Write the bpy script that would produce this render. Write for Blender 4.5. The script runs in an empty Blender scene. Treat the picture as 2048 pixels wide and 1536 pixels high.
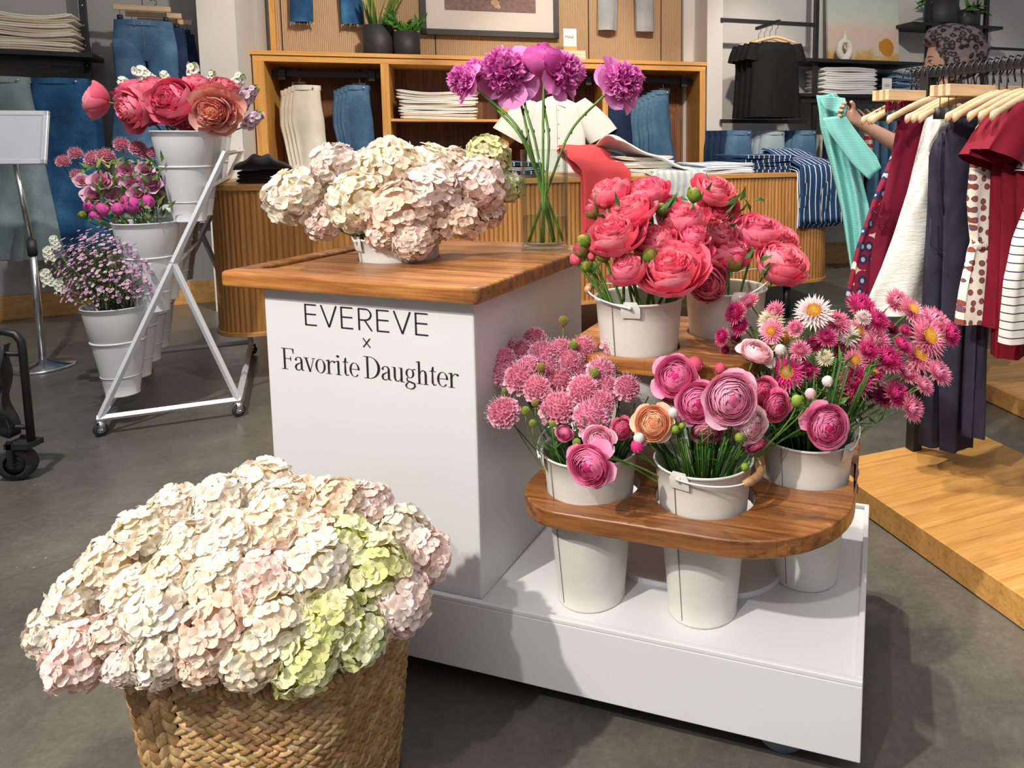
import bpy, bmesh, math, random
import numpy as np
from mathutils import Vector, Matrix, Euler, Quaternion

# ------------------------------------------------------------------ camera
scene = bpy.context.scene
COL = scene.collection
PI = math.pi
F = 1469.0; PX = 1311.0; PY = 440.0
TH = math.atan(161 / 1469.0)
HC = 1.2
ct, st = math.cos(TH), math.sin(TH)
cam_data = bpy.data.cameras.new('camera')
cam = bpy.data.objects.new('camera', cam_data)
COL.objects.link(cam)
cam.location = (0, 0, HC)
cam.rotation_euler = (PI / 2 - TH, 0, 0)
cam_data.sensor_fit = 'HORIZONTAL'
cam_data.sensor_width = 36
cam_data.lens = 36 * F / 2048
cam_data.shift_x = (1024 - PX) / 2048
cam_data.shift_y = (PY - 768) / 2048
cam_data.clip_start = 0.05
scene.camera = cam

scene.view_settings.view_transform = 'Standard'
scene.view_settings.look = 'None'
scene.view_settings.gamma = 1
scene.view_settings.use_curve_mapping = False
scene.view_settings.exposure = 0.30

# ------------------------------------------------------------------ light
world = bpy.data.worlds.new('world'); scene.world = world
world.use_nodes = True
world.node_tree.nodes['Background'].inputs[0].default_value = (0.92, 0.92, 1.0, 1)
world.node_tree.nodes['Background'].inputs[1].default_value = 0.22

def spot(loc, target, power, angle=50, size=0.06, col=(1, .93, .84), blend=.35):
    d = bpy.data.lights.new('ceiling_spot', 'SPOT')
    d.energy = power; d.spot_size = math.radians(angle); d.spot_blend = blend
    d.shadow_soft_size = size; d.color = col
    o = bpy.data.objects.new('ceiling_spot', d); COL.objects.link(o)
    o.location = loc
    v = Vector(target) - Vector(loc)
    o.rotation_euler = v.to_track_quat('-Z', 'Y').to_euler()
    return o
def area(loc, target, power, sx, sy, col=(1, .97, .93)):
    d = bpy.data.lights.new('area_fill', 'AREA')
    d.energy = power; d.shape = 'RECTANGLE'; d.size = sx; d.size_y = sy; d.color = col
    o = bpy.data.objects.new('area_fill', d); COL.objects.link(o)
    o.location = loc
    v = Vector(target) - Vector(loc)
    o.rotation_euler = v.to_track_quat('-Z', 'Y').to_euler()
    return o
# key spots on the ceiling track, front left of the cart
spot((-2.3, -0.7, 3.5), (-0.3, 1.6, 0.6), 540, 52, .05)
spot((-1.3, -1.4, 3.5), (0.1, 1.6, 0.6), 170, 50, .05, (1, .96, .92))
# back and right
spot((-0.5, 3.3, 3.5), (0.2, 1.7, 0.4), 300, 52, .05)
spot((-0.6, 2.4, 3.5), (1.1, 2.0, 0.2), 170, 60, .05, (1, .88, .72))
spot((-1.9, 1.4, 3.5), (-2.2, 3.1, 0.9), 300, 60, .05, (1, .97, .93))
spot((-0.6, 3.2, 3.5), (-3.4, 4.9, 1.5), 170, 60, .06)
spot((-0.4, 3.0, 3.5), (-1.6, 5.7, 1.5), 260, 62, .06, (1, .86, .68))
spot((0.4, 3.1, 3.5), (0.0, 5.8, 1.3), 260, 58, .06, (1, .86, .70))
spot((0.2, 2.2, 3.5), (-0.6, 4.1, 0.6), 110, 60, .06, (1, .88, .72))
spot((1.3, 3.4, 3.5), (1.8, 6.0, 1.5), 220, 60, .06, (1, .9, .8))
spot((0.5, 1.2, 3.5), (1.15, 2.4, 0.8), 130, 42, .05, (1, .93, .85))
area((-0.6, 1.8, 3.7), (-0.6, 1.8, 0), 22, 5.5, 5.5)  # soft overhead fill light, added to lift the whole shop
area((0.2, -1.5, 3.7), (0.2, -1.3, 0), 40, 3.5, 2.0, (.95, .97, 1))  # added cool fill lamp behind the camera, turned to point down

# ------------------------------------------------------------------ placing helpers
def ray(x, y):
    a = (x - PX) / F; b = (y - PY) / F
    return Vector((a, ct - b * st, -st - b * ct))
def atz(x, y, z):
    r = ray(x, y); t = (z - HC) / r.z
    return Vector((r.x * t, r.y * t, z))
def atY(x, y, Y):
    r = ray(x, y); t = Y / r.y
    return Vector((r.x * t, Y, HC + r.z * t))
def zat(y, X, Y):
    r = ray(PX, y)
    return HC + r.z * Y / r.y
CANG = -math.atan2(1478, 4811)
CO = Vector((-0.36872, 1.46039, 0))
CARTM = Matrix.Translation(CO) @ Matrix.Rotation(CANG, 4, 'Z')
def cw(u, v, z=0): return CARTM @ Vector((u, v, z))

# ------------------------------------------------------------------ object helpers
def thing(name, label, cat, loc=(0, 0, 0), rz=0, group=None):
    o = bpy.data.objects.new(name, None); COL.objects.link(o)
    o.location = loc; o.rotation_euler = (0, 0, rz); o.empty_display_size = .05
    o['label'] = label; o['category'] = cat
    if group: o['group'] = group
    return o
def tag(o, label, cat, group=None, kind=None):
    if label: o['label'] = label
    if cat: o['category'] = cat
    if group: o['group'] = group
    if kind: o['kind'] = kind
    return o
def struct(o):
    o['kind'] = 'structure'; return o

class MB:
    """collects verts, faces, colours"""
    def __init__(s): s.v = []; s.f = []; s.c = []; s.n = 0; s.mi = []; s.hascol = False
    def add(s, verts, faces, col=None, mi=0):
        n = s.n
        s.v.append(np.asarray(verts, float).reshape(-1, 3)); k = len(s.v[-1])
        s.f.extend([tuple(i + n for i in f) for f in faces]); s.mi.extend([mi] * len(faces))
        if col is None: c = np.ones((k, 3))
        else:
            s.hascol = True
            c = np.asarray(col, float)
            if c.ndim == 1: c = np.tile(c, (k, 1))
        s.c.append(c); s.n += k
    def mesh(s, name, mats, smooth=True):
        me = bpy.data.meshes.new(name)
        V = np.concatenate(s.v) if s.v else np.zeros((0, 3))
        me.from_pydata(V.tolist(), [], s.f); me.update()
        if s.hascol:
            C = np.concatenate(s.c)
            a = me.color_attributes.new('Col', 'FLOAT_COLOR', 'POINT')
            a.data.foreach_set('color', np.c_[np.clip(C, 0, 1), np.ones(len(C))].ravel())
        if not isinstance(mats, (list, tuple)): mats = [mats]
        for m in mats: me.materials.append(m)
        if len(mats) > 1: me.polygons.foreach_set('material_index', s.mi)
        if smooth: me.polygons.foreach_set('use_smooth', [True] * len(me.polygons))
        return me
    def obj(s, name, mats, parent=None, smooth=True):
        o = bpy.data.objects.new(name, s.mesh(name, mats, smooth)); COL.objects.link(o)
        if parent: o.parent = parent
        return o
    # shapes
    def box(s, a, b, M=None, mi=0, col=None):
        x0, y0, z0 = a; x1, y1, z1 = b
        v = np.array([(x0, y0, z0), (x1, y0, z0), (x1, y1, z0), (x0, y1, z0), (x0, y0, z1), (x1, y0, z1), (x1, y1, z1), (x0, y1, z1)], float)
        if M is not None: v = tr(M, v)
        s.add(v, [(0, 3, 2, 1), (4, 5, 6, 7), (0, 1, 5, 4), (1, 2, 6, 5), (2, 3, 7, 6), (3, 0, 4, 7)], col, mi)
    def tube(s, pts, r, n=8, col=None, cap=True, mi=0, closed=False, flat=1.0):
        pts = [Vector(p) for p in pts]; m = len(pts)
        rr = r if hasattr(r, '__len__') else [r] * m
        out = []; up = None
        for i, p in enumerate(pts):
            if closed: t = pts[(i + 1) % m] - pts[i - 1]
            else: t = pts[min(i + 1, m - 1)] - pts[max(i - 1, 0)]
            if t.length < 1e-9: t = Vector((0, 0, 1))
            t.normalize()
            if up is None: up = Vector((0, 0, 1)) if abs(t.z) < .9 else Vector((1, 0, 0))
            x = up - t * up.dot(t)
            if x.length < 1e-5: x = t.orthogonal()
            x.normalize(); up = x; y = t.cross(x)
            for k in range(n):
                a = 2 * PI * k / n
                out.append(p + (x * math.cos(a) + y * math.sin(a) * flat) * rr[i])
        fs = []
        for i in range(m if closed else m - 1):
            for k in range(n):
                j = (i + 1) % m
                fs.append((i * n + k, i * n + (k + 1) % n, j * n + (k + 1) % n, j * n + k))
        if cap and not closed:
            fs.append(tuple(range(n - 1, -1, -1))); fs.append(tuple((m - 1) * n + k for k in range(n)))
        c = col
        if col is not None and np.asarray(col).ndim == 2: c = np.repeat(np.asarray(col), n, axis=0)
        s.add([tuple(q) for q in out], fs, c, mi)
    def lathe(s, prof, n=32, M=None, col=None, mi=0, closed=False):
        v = []
        for r, z in prof:
            for k in range(n):
                a = 2 * PI * k / n; v.append((r * math.cos(a), r * math.sin(a), z))
        m = len(prof); f = []
        for i in range(m if closed else m - 1):
            j = (i + 1) % m
            for k in range(n): f.append((i * n + k, i * n + (k + 1) % n, j * n + (k + 1) % n, j * n + k))
        v = np.array(v)
        if M is not None: v = tr(M, v)
        s.add(v, f, col, mi)
    def grid(s, fn, nu, nv, col=None, mi=0, closeu=False):
        v = []
        for i in range(nu + (0 if closeu else 1)):
            for j in range(nv + 1): v.append(fn(i / nu, j / nv))
        f = []; w = nv + 1; m = nu
        for i in range(nu):
            i2 = (i + 1) % nu if closeu else i + 1
            for j in range(nv): f.append((i * w + j, i2 * w + j, i2 * w + j + 1, i * w + j + 1))
        s.add(v, f, col, mi)
    def sphere(s, c, r, n=10, m=7, col=None, mi=0, M=None):
        rx, ry, rz = r if hasattr(r, '__len__') else (r, r, r)
        v = []
        for i in range(m + 1):
            p = PI * i / m
            for k in range(n):
                a = 2 * PI * k / n
                v.append((rx * math.sin(p) * math.cos(a), ry * math.sin(p) * math.sin(a), rz * math.cos(p)))
        v = np.array(v)
        if M is not None: v = tr(M, v)
        v = v + np.array(c)
        f = []
        for i in range(m):
            for k in range(n): f.append((i * n + k, (i + 1) * n + k, (i + 1) * n + (k + 1) % n, i * n + (k + 1) % n))
        s.add(v, f, col, mi)
def tr(M, v):
    A = np.array(M)
    return v @ A[:3, :3].T + A[:3, 3]
def bevel(o, w=.003, seg=2):
    m = o.modifiers.new('bevel', 'BEVEL'); m.width = w; m.segments = seg; m.limit_method = 'ANGLE'
    return o
def boxobj(name, a, b, mat, parent=None, bev=.002):
    mb = MB(); mb.box(a, b); o = mb.obj(name, mat, parent, False)
    if bev: bevel(o, bev)
    return o
def plate(name, loops, z0, z1, mat, parent=None, bev=.004):
    """extruded plan outline with holes (loops of 2-D points)"""
    cu = bpy.data.curves.new('tmp', 'CURVE'); cu.dimensions = '2D'; cu.fill_mode = 'BOTH'
    for lp in loops:
        sp = cu.splines.new('POLY'); sp.points.add(len(lp) - 1)
        for i, p in enumerate(lp): sp.points[i].co = (p[0], p[1], 0, 1)
        sp.use_cyclic_u = True
    cu.extrude = (z1 - z0) / 2 - bev; cu.bevel_depth = bev; cu.bevel_resolution = 2; cu.offset = -bev
    t = bpy.data.objects.new('tmp', cu); COL.objects.link(t)
    dg = bpy.context.evaluated_depsgraph_get()
    me = bpy.data.meshes.new_from_object(t.evaluated_get(dg))
    bpy.data.objects.remove(t); bpy.data.curves.remove(cu)
    bm = bmesh.new(); bm.from_mesh(me); bmesh.ops.remove_doubles(bm, verts=bm.verts, dist=1e-5)
    for v in bm.verts: v.co.z += (z0 + z1) / 2
    for f in bm.faces: f.smooth = False
    bm.to_mesh(me); bm.free(); me.materials.clear(); me.materials.append(mat); me.name = name
    o = bpy.data.objects.new(name, me); COL.objects.link(o)
    if parent: o.parent = parent
    return o
def rrect(x0, y0, x1, y1, rs, n=10):
    """rounded rectangle, rs = radii for (x0,y0),(x1,y0),(x1,y1),(x0,y1)"""
    if not hasattr(rs, '__len__'): rs = [rs] * 4
    out = []
    for (cx, cy, sx, sy, a0), r in zip([(x0, y0, 1, 1, PI), (x1, y0, -1, 1, 1.5 * PI), (x1, y1, -1, -1, 0), (x0, y1, 1, -1, .5 * PI)], rs):
        if r <= 1e-6: out.append((cx, cy)); continue
        for k in range(n + 1):
            a = a0 + k / n * PI / 2
            out.append((cx + sx * r + r * math.cos(a), cy + sy * r + r * math.sin(a)))
    return out
def circ(x, y, r, n=40): return [(x + r * math.cos(-2 * PI * k / n), y + r * math.sin(-2 * PI * k / n)) for k in range(n)]
def copyobj(o, parent=None):
    c = o.copy(); COL.objects.link(c)
    if parent: c.parent = parent
    return c
def frame(ox, oy, deg, oz=0):
    return Matrix.Translation((ox, oy, oz)) @ Matrix.Rotation(math.radians(deg), 4, 'Z')

# ------------------------------------------------------------------ materials
def _m(name):
    m = bpy.data.materials.new(name); m.use_nodes = True
    nt = m.node_tree; b = nt.nodes['Principled BSDF']
    return m, nt, b
def N(nt, t, **k):
    n = nt.nodes.new(t)
    for a, v in k.items(): setattr(n, a, v)
    return n
def coords(nt, scale=(1, 1, 1), kind='Object', rot=(0, 0, 0)):
    tc = N(nt, 'ShaderNodeTexCoord'); mp = N(nt, 'ShaderNodeMapping')
    mp.inputs['Scale'].default_value = scale; mp.inputs['Rotation'].default_value = rot
    nt.links.new(tc.outputs[kind], mp.inputs[0]); return mp.outputs[0]
def ramp(nt, fac, stops):
    r = N(nt, 'ShaderNodeValToRGB'); e = r.color_ramp.elements
    while len(e) < len(stops): e.new(.5)
    for el, (p, c) in zip(e, stops): el.position = p; el.color = (*c, 1)
    nt.links.new(fac, r.inputs[0]); return r.outputs[0]
def bump(nt, b, h, strength=.3, dist=.002):
    n = N(nt, 'ShaderNodeBump'); n.inputs['Strength'].default_value = strength; n.inputs['Distance'].default_value = dist
    nt.links.new(h, n.inputs['Height']); nt.links.new(n.outputs[0], b.inputs['Normal'])
def noise(nt, v, scale, detail=4, rough=.6, dist=0):
    n = N(nt, 'ShaderNodeTexNoise'); n.inputs['Scale'].default_value = scale; n.inputs['Detail'].default_value = detail
    n.inputs['Roughness'].default_value = rough; n.inputs['Distortion'].default_value = dist
    nt.links.new(v, n.inputs['Vector']); return n.outputs['Fac']
def mixc(nt, fac, a, b, mode='MIX'):
    m = N(nt, 'ShaderNodeMix', data_type='RGBA', blend_type=mode)
    for sock, v in ((m.inputs[0], fac), (m.inputs[6], a), (m.inputs[7], b)):
        if isinstance(v, (int, float)): sock.default_value = v
        elif isinstance(v, tuple): sock.default_value = (*v, 1)
        else: nt.links.new(v, sock)
    return m.outputs[2]
def plain(name, col, rough=.5, metal=0, var=.06, nscale=8, bmp=0, bscale=60, coat=0, spec=.5):
    m, nt, b = _m(name)
    v = coords(nt)
    n = noise(nt, v, nscale)
    lo = tuple(max(0, c * (1 - var)) for c in col); hi = tuple(min(1, c * (1 + var)) for c in col)
    nt.links.new(ramp(nt, n, [(.3, lo), (.7, hi)]), b.inputs['Base Color'])
    b.inputs['Roughness'].default_value = rough; b.inputs['Metallic'].default_value = metal
    b.inputs['Coat Weight'].default_value = coat; b.inputs['Specular IOR Level'].default_value = spec
    if bmp: bump(nt, b, noise(nt, v, bscale), bmp)
    return m
def wood(name, c1, c2, c3, axis='x', rough=.45, coat=.15, scale=1, plank=0):
    m, nt, b = _m(name)
    sc = {'x': (1.2, 14, 14), 'y': (14, 1.2, 14), 'z': (14, 14, 1.2)}[axis]
    v = coords(nt, tuple(s * scale for s in sc))
    n1 = noise(nt, v, 1.6, 5, .6, .6)
    n2 = noise(nt, v, 9, 6, .7, .3)
    c = ramp(nt, n1, [(.32, c1), (.5, c2), (.66, c3)])
    c = mixc(nt, .55, c, ramp(nt, n2, [(.3, tuple(x * .55 for x in c2)), (.62, c3)]), 'MULTIPLY') if False else mixc(nt, .35, c, ramp(nt, n2, [(.3, c1), (.65, c3)]))
    n3 = noise(nt, coords(nt, tuple(q * (.5 if q < 5 else 2.6) for q in sc)), 2.2, 3, .5, .2)
    c = mixc(nt, .7 if c1[0] < .2 else .3, c, ramp(nt, n3, [(.36, (.40, .26, .18)), (.47, (1, 1, 1)), (.62, (1, .98, .95))]), 'MULTIPLY')
    if plank:
        br = N(nt, 'ShaderNodeTexBrick')
        rot = (0, 0, 0) if axis == 'x' else (0, 0, PI / 2)
        vv = coords(nt, (1, 1, 1), rot=rot); nt.links.new(vv, br.inputs['Vector'])
        br.inputs['Scale'].default_value = 1; br.inputs['Brick Width'].default_value = .62; br.inputs['Row Height'].default_value = plank
        br.inputs['Mortar Size'].default_value = .0004; br.inputs['Color1'].default_value = (.72, .72, .72, 1); br.inputs['Color2'].default_value = (1.12, 1.06, 1, 1)
        br.inputs['Mortar'].default_value = (.45, .4, .35, 1); br.inputs['Bias'].default_value = 0
        c = mixc(nt, .8, c, br.outputs[0], 'MULTIPLY')
    nt.links.new(c, b.inputs['Base Color'])
    b.inputs['Roughness'].default_value = rough; b.inputs['Coat Weight'].default_value = coat; b.inputs['Coat Roughness'].default_value = .3
    bump(nt, b, n2, .12, .001)
    return m
def fabric(name, col, rough=.9, var=.12, weave=400, bmp=.25, fold=3):
    m, nt, b = _m(name)
    v = coords(nt)
    n = noise(nt, v, fold * 4, 3); n2 = noise(nt, v, weave, 2)
    c = ramp(nt, n, [(.3, tuple(x * (1 - var) for x in col)), (.7, tuple(min(1, x * (1 + var)) for x in col))])
    c = mixc(nt, .3, c, ramp(nt, n2, [(.3, tuple(x * .75 for x in col)), (.7, tuple(min(1, x * 1.2) for x in col))]))
    nt.links.new(c, b.inputs['Base Color']); b.inputs['Roughness'].default_value = rough
    b.inputs['Specular IOR Level'].default_value = .2
    b.inputs['Sheen Weight'].default_value = .15
    bump(nt, b, n2, bmp, .001)
    return m
def petal_mat(name, trans=.2, rough=.55, bmp=.15, objcol=False, sat=1.0):
    m, nt, b = _m(name)
    at = N(nt, 'ShaderNodeAttribute'); at.attribute_name = 'Col'
    c = at.outputs['Color']
    if objcol:
        oi = N(nt, 'ShaderNodeObjectInfo'); c = mixc(nt, 1.0, c, oi.outputs['Color'], 'MULTIPLY')
    v = coords(nt, kind='Object'); n = noise(nt, v, 150, 2)
    c = mixc(nt, 1.0, c, ramp(nt, n, [(.3, (.93, .93, .93)), (.7, (1, 1, 1))]), 'MULTIPLY')
    nt.links.new(c, b.inputs['Base Color']); b.inputs['Roughness'].default_value = rough
    b.inputs['Specular IOR Level'].default_value = .25
    t = N(nt, 'ShaderNodeBsdfTranslucent'); nt.links.new(c, t.inputs[0])
    mx = N(nt, 'ShaderNodeMixShader'); mx.inputs[0].default_value = trans
    nt.links.new(b.outputs[0], mx.inputs[1]); nt.links.new(t.outputs[0], mx.inputs[2])
    nt.links.new(mx.outputs[0], nt.nodes['Material Output'].inputs[0])
    return m
def denim(name, col, fade, dark):
    m, nt, b = _m(name)
    v = coords(nt)
    n = noise(nt, v, 5, 3, .5); vs = coords(nt, (60, 60, 12)); n2 = noise(nt, vs, 8, 3)
    c = ramp(nt, n, [(.3, dark), (.5, col), (.72, fade)])
    c = mixc(nt, .35, c, ramp(nt, n2, [(.35, dark), (.7, fade)]))
    nt.links.new(c, b.inputs['Base Color']); b.inputs['Roughness'].default_value = .9; b.inputs['Specular IOR Level'].default_value = .15
    bump(nt, b, n2, .2, .001)
    return m
def striped(name, a, b_, freq, duty=.5, axis='X', rough=.85, warp=0.0, kind='Object'):
    m, nt, b = _m(name)
    v = coords(nt, kind=kind)
    sp = N(nt, 'ShaderNodeSeparateXYZ'); nt.links.new(v, sp.inputs[0])
    mu = N(nt, 'ShaderNodeMath', operation='MULTIPLY'); mu.inputs[1].default_value = freq; nt.links.new(sp.outputs[axis], mu.inputs[0])
    fr = N(nt, 'ShaderNodeMath', operation='FRACT'); nt.links.new(mu.outputs[0], fr.inputs[0])
    gt = N(nt, 'ShaderNodeMath', operation='GREATER_THAN'); gt.inputs[1].default_value = duty; nt.links.new(fr.outputs[0], gt.inputs[0])
    c = mixc(nt, gt.outputs[0], a, b_)
    nt.links.new(c, b.inputs['Base Color']); b.inputs['Roughness'].default_value = rough; b.inputs['Specular IOR Level'].default_value = .2
    return m
# ------------------------------------------------------------------ material set
M = {}
M['white_paint'] = plain('white_paint', (.69, .695, .70), .38, var=.015, nscale=3)
M['white_metal'] = plain('white_metal', (.80, .81, .83), .3, var=.02)
M['black_ink'] = plain('black_ink', (.012, .012, .014), .5, var=0)
M['teak'] = wood('teak', (.13, .04, .010), (.33, .12, .03), (.60, .27, .075), 'x', .33, .25, 1, .055)
M['teak_shelf'] = wood('teak_shelf', (.10, .03, .010), (.31, .11, .030), (.58, .25, .07), 'x', .33, .25, 1, .06)
M['oak'] = wood('oak', (.42, .20, .055), (.55, .28, .085), (.66, .36, .12), 'x', .45, .1)
M['oak_z'] = wood('oak_z', (.30, .125, .03), (.45, .20, .052), (.56, .275, .08), 'z', .5, .1)
M['oak_cab'] = wood('oak_cab', (.55, .26, .055), (.68, .34, .08), (.76, .41, .11), 'x', .5, .1)
M['oak_cabz'] = wood('oak_cabz', (.50, .235, .05), (.62, .30, .07), (.70, .37, .10), 'z', .5, .1)
M['walnut'] = wood('walnut', (.10, .035, .012), (.17, .065, .022), (.25, .10, .035), 'z', .55, 0)
M['platform_oak'] = wood('platform_oak', (.44, .20, .045), (.56, .28, .07), (.66, .36, .11), 'x', .4, .1, 1)
M['black_metal'] = plain('black_metal', (.012, .012, .013), .45, var=.1)
M['black_plastic'] = plain('black_plastic', (.018, .018, .02), .55, var=.1)
M['rubber'] = plain('rubber', (.03, .03, .035), .7)
M['chrome'] = plain('chrome', (.72, .74, .76), .18, 1)
M['grip_wood'] = wood('grip_wood', (.28, .13, .05), (.42, .22, .10), (.52, .30, .15), 'x', .5, .1)
M['wall_white'] = plain('wall_white', (.62, .60, .57), .85, var=.02, nscale=2)
M['wall_grey'] = plain('wall_grey', (.36, .35, .335), .85, var=.03, nscale=2)
M['stem'] = plain('stem', (.10, .22, .035), .5, var=.35, nscale=30)
M['stem_dark'] = plain('stem_dark', (.035, .11, .018), .5, var=.4, nscale=30)
M['leaf'] = plain('leaf', (.05, .16, .03), .4, var=.35, nscale=25)
M['petal'] = petal_mat('petal')
M['petal_tint'] = petal_mat('petal_tint', objcol=True, trans=.25)
M['vcol'] = petal_mat('vcol', trans=.1, rough=.6)

def concrete():
    m, nt, b = _m('concrete')
    v = coords(nt)
    n1 = noise(nt, v, .8, 6, .65, .4); n2 = noise(nt, v, 7, 8, .75); n3 = noise(nt, v, 60, 4, .8)
    c = ramp(nt, n1, [(.35, (.085, .076, .060)), (.5, (.125, .114, .092)), (.66, (.18, .165, .135))])
    c = mixc(nt, .5, c, ramp(nt, n2, [(.3, (.06, .054, .043)), (.52, (.125, .114, .093)), (.75, (.22, .205, .17))]))
    c = mixc(nt, .35, c, ramp(nt, n3, [(.35, (.06, .055, .046)), (.62, (.14, .13, .108)), (.8, (.27, .25, .21))]))
    # pale flecks
    vo = N(nt, 'ShaderNodeTexVoronoi'); vo.inputs['Scale'].default_value = 16; nt.links.new(v, vo.inputs['Vector'])
    lt = N(nt, 'ShaderNodeMath', operation='LESS_THAN'); lt.inputs[1].default_value = .045; nt.links.new(vo.outputs['Distance'], lt.inputs[0])
    n4 = noise(nt, v, 3, 2); gt = N(nt, 'ShaderNodeMath', operation='GREATER_THAN'); gt.inputs[1].default_value = .56; nt.links.new(n4, gt.inputs[0])
    mu = N(nt, 'ShaderNodeMath', operation='MULTIPLY'); nt.links.new(lt.outputs[0], mu.inputs[0]); nt.links.new(gt.outputs[0], mu.inputs[1])
    c = mixc(nt, mu.outputs[0], c, (.32, .31, .28))
    # control joints and fine cracks
    br = N(nt, 'ShaderNodeTexBrick'); vv = coords(nt, rot=(0, 0, .75)); nt.links.new(vv, br.inputs['Vector'])
    br.offset = 0; br.inputs['Scale'].default_value = 1; br.inputs['Brick Width'].default_value = 2.6; br.inputs['Row Height'].default_value = 2.6
    br.inputs['Mortar Size'].default_value = .0025; br.inputs['Mortar Smooth'].default_value = 0
    fm = N(nt, 'ShaderNodeMath', operation='MULTIPLY'); fm.inputs[1].default_value = .35; nt.links.new(br.outputs['Fac'], fm.inputs[0])
    c = mixc(nt, fm.outputs[0], c, (.03, .028, .024))
    nt.links.new(c, b.inputs['Base Color'])
    r = ramp(nt, n2, [(.3, (.22,) * 3), (.7, (.42,) * 3)])
    nt.links.new(r, b.inputs['Roughness'])
    bump(nt, b, n3, .06, .001)
    return m
M['concrete'] = concrete()
def bucket_mat():
    m, nt, b = _m('bucket_enamel')
    v = coords(nt); n = noise(nt, v, 14, 6, .7)
    vs = coords(nt, (90, 90, 14)); n2 = noise(nt, vs, 5, 4, .8)
    c = ramp(nt, n2, [(.28, (.50, .47, .41)), (.42, (.66, .65, .59)), (.7, (.70, .69, .63))])
    c = mixc(nt, .4, c, ramp(nt, n, [(.3, (.60, .59, .53)), (.6, (.72, .71, .66))]))
    nt.links.new(c, b.inputs['Base Color']); b.inputs['Roughness'].default_value = .35
    bump(nt, b, n2, .1, .0008)
    return m
M['bucket'] = bucket_mat()

# ------------------------------------------------------------------ room shell
def slab(name, a, b, mat, Mx=None, bev=0):
    mb = MB(); mb.box(a, b, Mx); o = mb.obj(name, mat, None, False); return struct(o)
mb = MB(); mb.box((-9, -4, -.05), (9, 11, 0)); floor = struct(mb.obj('floor', M['concrete'], None, False))
LB = frame(-4.37, 4.80, 27.8)       # left bay wall: x along the wall, -y into the room
CB = frame(-2.914, 5.40, 14.0)      # cabinet
RB = frame(0.45, 6.30, 18.0)        # right bay wall
slab('wall_left', (-2.6, .02, 0), (1.62, .14, 3.9), M['wall_grey'], LB)
slab('wall_back', (-.35, .52, 0), (3.62, .62, 3.9), M['wall_white'], CB)
slab('wall_right', (-.1, .35, 0), (6.5, .45, 3.9), M['wall_white'], RB)
slab('column', (-.245, -.30, 0), (-.012, .55, 3.9), M['wall_white'], CB).name = 'trim_1'
slab('trim_2', (3.462, .05, 0), (3.60, .60, 3.9), M['wall_white'], CB)
slab('baseboard_left', (-2.6, 0, 0), (1.55, .03, .16), M['oak'], LB)
slab('baseboard_right', (.05, .32, 0), (6.5, .36, .2), M['oak'], RB)
# far side walls close the shop behind the camera view
slab('wall_far_left', (-6.9, -3, 0), (-6.8, 4.2, 3.9), M['wall_grey'])

# ------------------------------------------------------------------ CART
cart = thing('flower_cart', 'white flower cart lettered on its front with teak counter and tiered bucket shelves', 'cart', CO, CANG)
ZP = .2384; ZB = .08
# platform tray with raised lip
mb = MB()
mb.box((-.56, -.022, ZB), (.779, .65, ZP - .010))
mb.box((-.56, -.022, ZP - .010), (.779, -.010, ZP)); mb.box((-.56, .638, ZP - .010), (.779, .65, ZP))
mb.box((.767, -.010, ZP - .010), (.779, .638, ZP)); mb.box((-.56, -.010, ZP - .010), (-.548, .638, ZP))
bevel(mb.obj('platform', M['white_paint'], cart, False), .002)
bevel(boxobj('chassis', (-.5, .05, .045), (.7, .6, ZB), M['black_metal'], cart, 0), .002)
ZF = ZP - .010
boxobj('counter_box', (-.532, 0, ZF), (0, .56, .874), M['white_paint'], cart, .004)
plate('worktop', [rrect(-.622, -.034, .03, .582, .018, 6), rrect(-.578, .03, -.538, .40, .019, 6)[::-1], circ(-.365, .262, .0985)],
      .874, .909, M['teak'], cart, .007)
plate('riser_base', [rrect(.20, .152, .60, .50, .13, 10)], ZF, ZF + .014, M['white_paint'], cart, .002)
mb = MB(); mb.lathe([(0, ZF + .014), (.026, ZF + .014), (.026, .70), (0, .70)], 20, Matrix.Translation((.355, .375, 0)))
mb.obj('support_post', M['white_metal'], cart)
plate('lower_shelf', [rrect(.078, -.036, .752, .557, (.12, .24, .05, .05), 14), circ(.213, .108, .1),
      circ(.455, .125, .103), circ(.640, .315, .112)], .437, .473, M['teak_shelf'], cart, .004)
plate('upper_shelf', [rrect(.092, .163, .560, .575, (.12, .15, .05, .05), 12), circ(.263, .272, .0935), circ(.425, .459, .0935)],
      .697, .731, M['teak_shelf'], cart, .004)
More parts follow.
